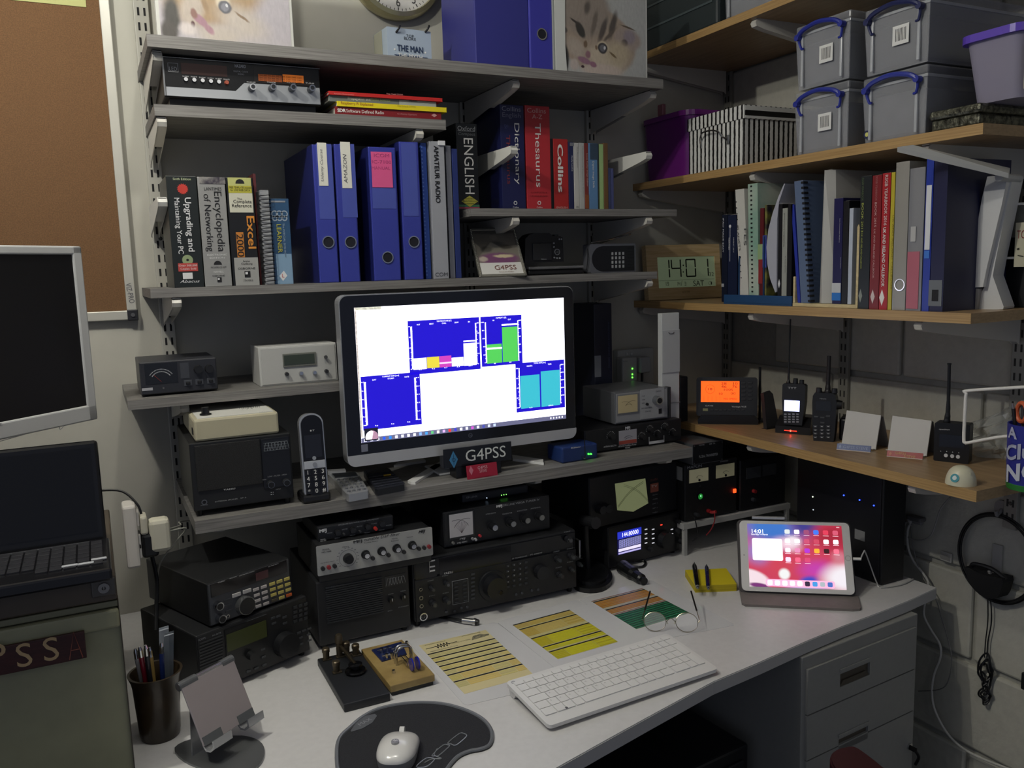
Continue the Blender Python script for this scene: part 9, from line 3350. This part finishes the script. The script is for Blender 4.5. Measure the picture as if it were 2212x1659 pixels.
view(960,160,3.4556)
o = W_(FB(1.862),262,1515)
ff,a0,a1,b1,yy = fitq((o.x,o.y,S3Z + .001),(180,1150),(525,1150),(620,1505),(262,1515))
r = thing('photo_frame','silver photo frame with a call sign card, leaning on the binder shelf','photo frame',(o.x + .05,o.y + .03,S3Z),yaw=math.radians(yy))
SF = M('a8a69c',.25,.7)
w_ = .0075
B(ff).box(a0,a0 + w_,0,b1,-.008,.002,.002).box(a1 - w_,a1,0,b1,-.008,.002,.002).box(a0,a1,0,w_,-.008,.002,.002).box(a0,a1,b1 - w_,b1,-.008,.002,.002).out('frame',SF,r)
bq = B(ff)
for i in range(30):
 bq.knob(a0 + w_ / 2,.006 + i * (b1 - .012) / 29,.0016,.001,.0008,.002,8).knob(a1 - w_ / 2,.006 + i * (b1 - .012) / 29,.0016,.001,.0008,.002,8)
bq.out('beading',M('d0ccb4',.2,.8),r,kind='stuff')
pw,ph2 = a1 - a0 - 2 * w_,b1 - 2 * w_
B(ff).box(a0 + w_,a1 - w_,w_,w_ + ph2 * .26,-.004,-.001).out('white_card',M('c9c8c4',.4),r)
sheet(ff,a0 + w_,a1 - w_,w_ + ph2 * .26,b1 - w_,-.004,'photo_print',blobs('frame_photo','6c675e',[
 (.5,.12,.6,.22,0,.4,'6a3f62'),(.62,.2,.3,.07,0,.5,'b8ac8c'),(.5,.55,.3,.14,0,.6,'4c4a48'),(.25,.42,.2,.12,10,.5,'46443f'),(.72,.48,.2,.1,0,.5,'504c44'),(.48,.78,.12,.12,0,.5,'7a746a'),(.12,.12,.14,.1,0,.5,'a89c90'),(.5,.96,.8,.1,0,.5,'55524c')],distort=.06),r,t=.003)
text(ff,(a0 + a1) / 2 + .01,w_ + ph2 * .14,.021,'G4PSS',M('6e4038'),r,d=0)
text(ff,(a0 + a1) / 2 + .01,w_ + ph2 * .05,.006,'Amateur Radio',M('8a7a70'),r,d=0)
bk = ff.w((a0 + a1) / 2,b1 * .8,-.009)
B().hull([bk,bk + ff.u * .02,Vector((bk.x,bk.y + .03,S3Z + .001)),Vector((bk.x,bk.y + .03,S3Z + .001)) + ff.u * .03,bk + Vector((0,.002,0)),Vector((bk.x,bk.y + .033,S3Z + .001))]).out('rear_strut',BLACK,r)

f = FB(1.91)
q = f.at
r = thing('camera_dock','silver edged black dock tray under the camera','dock',f.w(q(830,1450)[0],S3Z,-.04))
x0,x1,zt = q(625,1450)[0],q(1040,1440)[0],S3Z + .022
B(f).box(x0,x1,S3Z,zt - .008,-.10,.0,.004).out('base',M('15161a',.4),r)
B(f).box(x0,x1,zt - .008,zt,-.10,.004,.003).out('silver_top',M('8c8e92',.25,.6),r)
r = thing('camera','black digital camera seen from behind on the dock tray','camera',f.w(q(750,1400)[0],zt,-.03))
z0 = zt + .001
sc2 = lambda x,y: (q(x,y)[0],max(q(x,y)[1],z0))
B(f).poly([sc2(608,1410),sc2(900,1400),sc2(892,1220),sc2(870,1208),sc2(820,1208),sc2(790,1185),sc2(680,1185),sc2(640,1200),sc2(612,1230)],-.045,-.006).out('body',M('121316',.45),r)
a0,a1,b0,b1 = f.r(655,1262,800,1390,-.006)
B(f).box(a0,a1,b0,b1,-.006,-.003,.001).out('screen',M('1a1c22',.15),r)
B(f).cone(f.w(*q(730,1290),-.045),f.w(*q(730,1290),-.10),.030,.027,28).out('lens_barrel',M('18181a',.35),r)
a,b = q(847,1328)
B(f).ring(a,b,.0082,.0058,-.006,-.003,24).out('control_ring',M('7c7e84',.3,.5),r)
B(f).knob(a,b,.0036,.004,None,-.006,16).out('centre_button',M('4a4c50',.3,.5),r)
for x,y in ((822,1262),(822,1290),(826,1370),(846,1374),(866,1374),(862,1232),(878,1232)):
 a,b = q(x,y)
 B(f).knob(a,b,.002,.0035,None,-.006,10).out('button',M('9a9ca0',.4),r)
B(f).cone(f.w(*q(870,1212),-.03),f.w(q(870,1212)[0],q(870,1212)[1] + .006,-.03),.009,.008,18).out('mode_dial',M('26272a',.4),r)
tl(f,722,1382,762,1382,8,'Nikon',GRY,r,d=-.0025)

f = FB(1.90)
q = f.at
x0,x1 = q(1088,1400)[0],q(1428,1400)[0]
zt = q(1100,1268)[1]
r = thing('portable_radio','small silver portable radio with a telescopic aerial on the binder shelf','radio',f.w((x0 + x1) / 2,S3Z,-.02))
B(f).poly(rr(x0,x1,S3Z,zt,.006),-.035,0).out('case',M('6f7178',.35,.4),r)
xm = q(1100,1400)[0]
xe = q(1415,1400)[0]
hz = (zt - S3Z)
P = [(xe,S3Z + hz * .06),(xe,zt - hz * .08)] + [(xm + .030 - .030 * math.cos(t - PI / 2) if False else xm + .034 * (1 - math.sin(t)),S3Z + hz * .49 + hz * .43 * math.cos(t)) for t in [i * PI / 10 for i in range(11)]]
B(f).poly(P,0,.0015).out('black_face',M('16171c',.3),r)
for i in range(4):
 for j in range(4):
  a0 = q(1245 + i * 27,1400)[0]
  b0 = q(1250,1330 + j * 32)[1]
  B(f).box(a0,a0 + .0056,b0 - .0075,b0,.0015,.0022).out('scale_window',M('a2a4a6',.35),r)
bq = B(f)
for i in range(5):
 for j in range(7):
  bq.knob(q(1368 + i * 10,1400)[0],q(1370,1300 + j * 24)[1],.0010,.0006,None,.0015,6)
bq.out('speaker_holes',M('0a0a0c',.6),r,kind='stuff')
B(f).tube([f.w(q(1110,1268)[0],zt + .003,-.012),f.w(*q(1250,1234),-.012),f.w(*q(1398,1196),-.012)],[.0022,.0020,.0013,.0012],8,smooth=False).out('aerial',CHROME,r)
B(f).cone(f.w(*q(1392,1198),-.012),f.w(*q(1408,1192),-.012),.0024,None,10).out('aerial_tip',CHROME,r)
B(f).cone(f.w(x1 - .001,q(1430,1350)[1],-.015),f.w(x1 + .004,q(1430,1350)[1],-.015),.009,.008,18).out('tuning_wheel',M('3a3c40',.35),r)
B(f).tube([f.w(x0 - .001,zt - .012,-.01),f.w(x0 - .006,S3Z + hz * .5,-.002),f.w(x0 - .005,S3Z + .01,-.01)],.0012,6).out('wrist_strap',BLACK,r)
view()
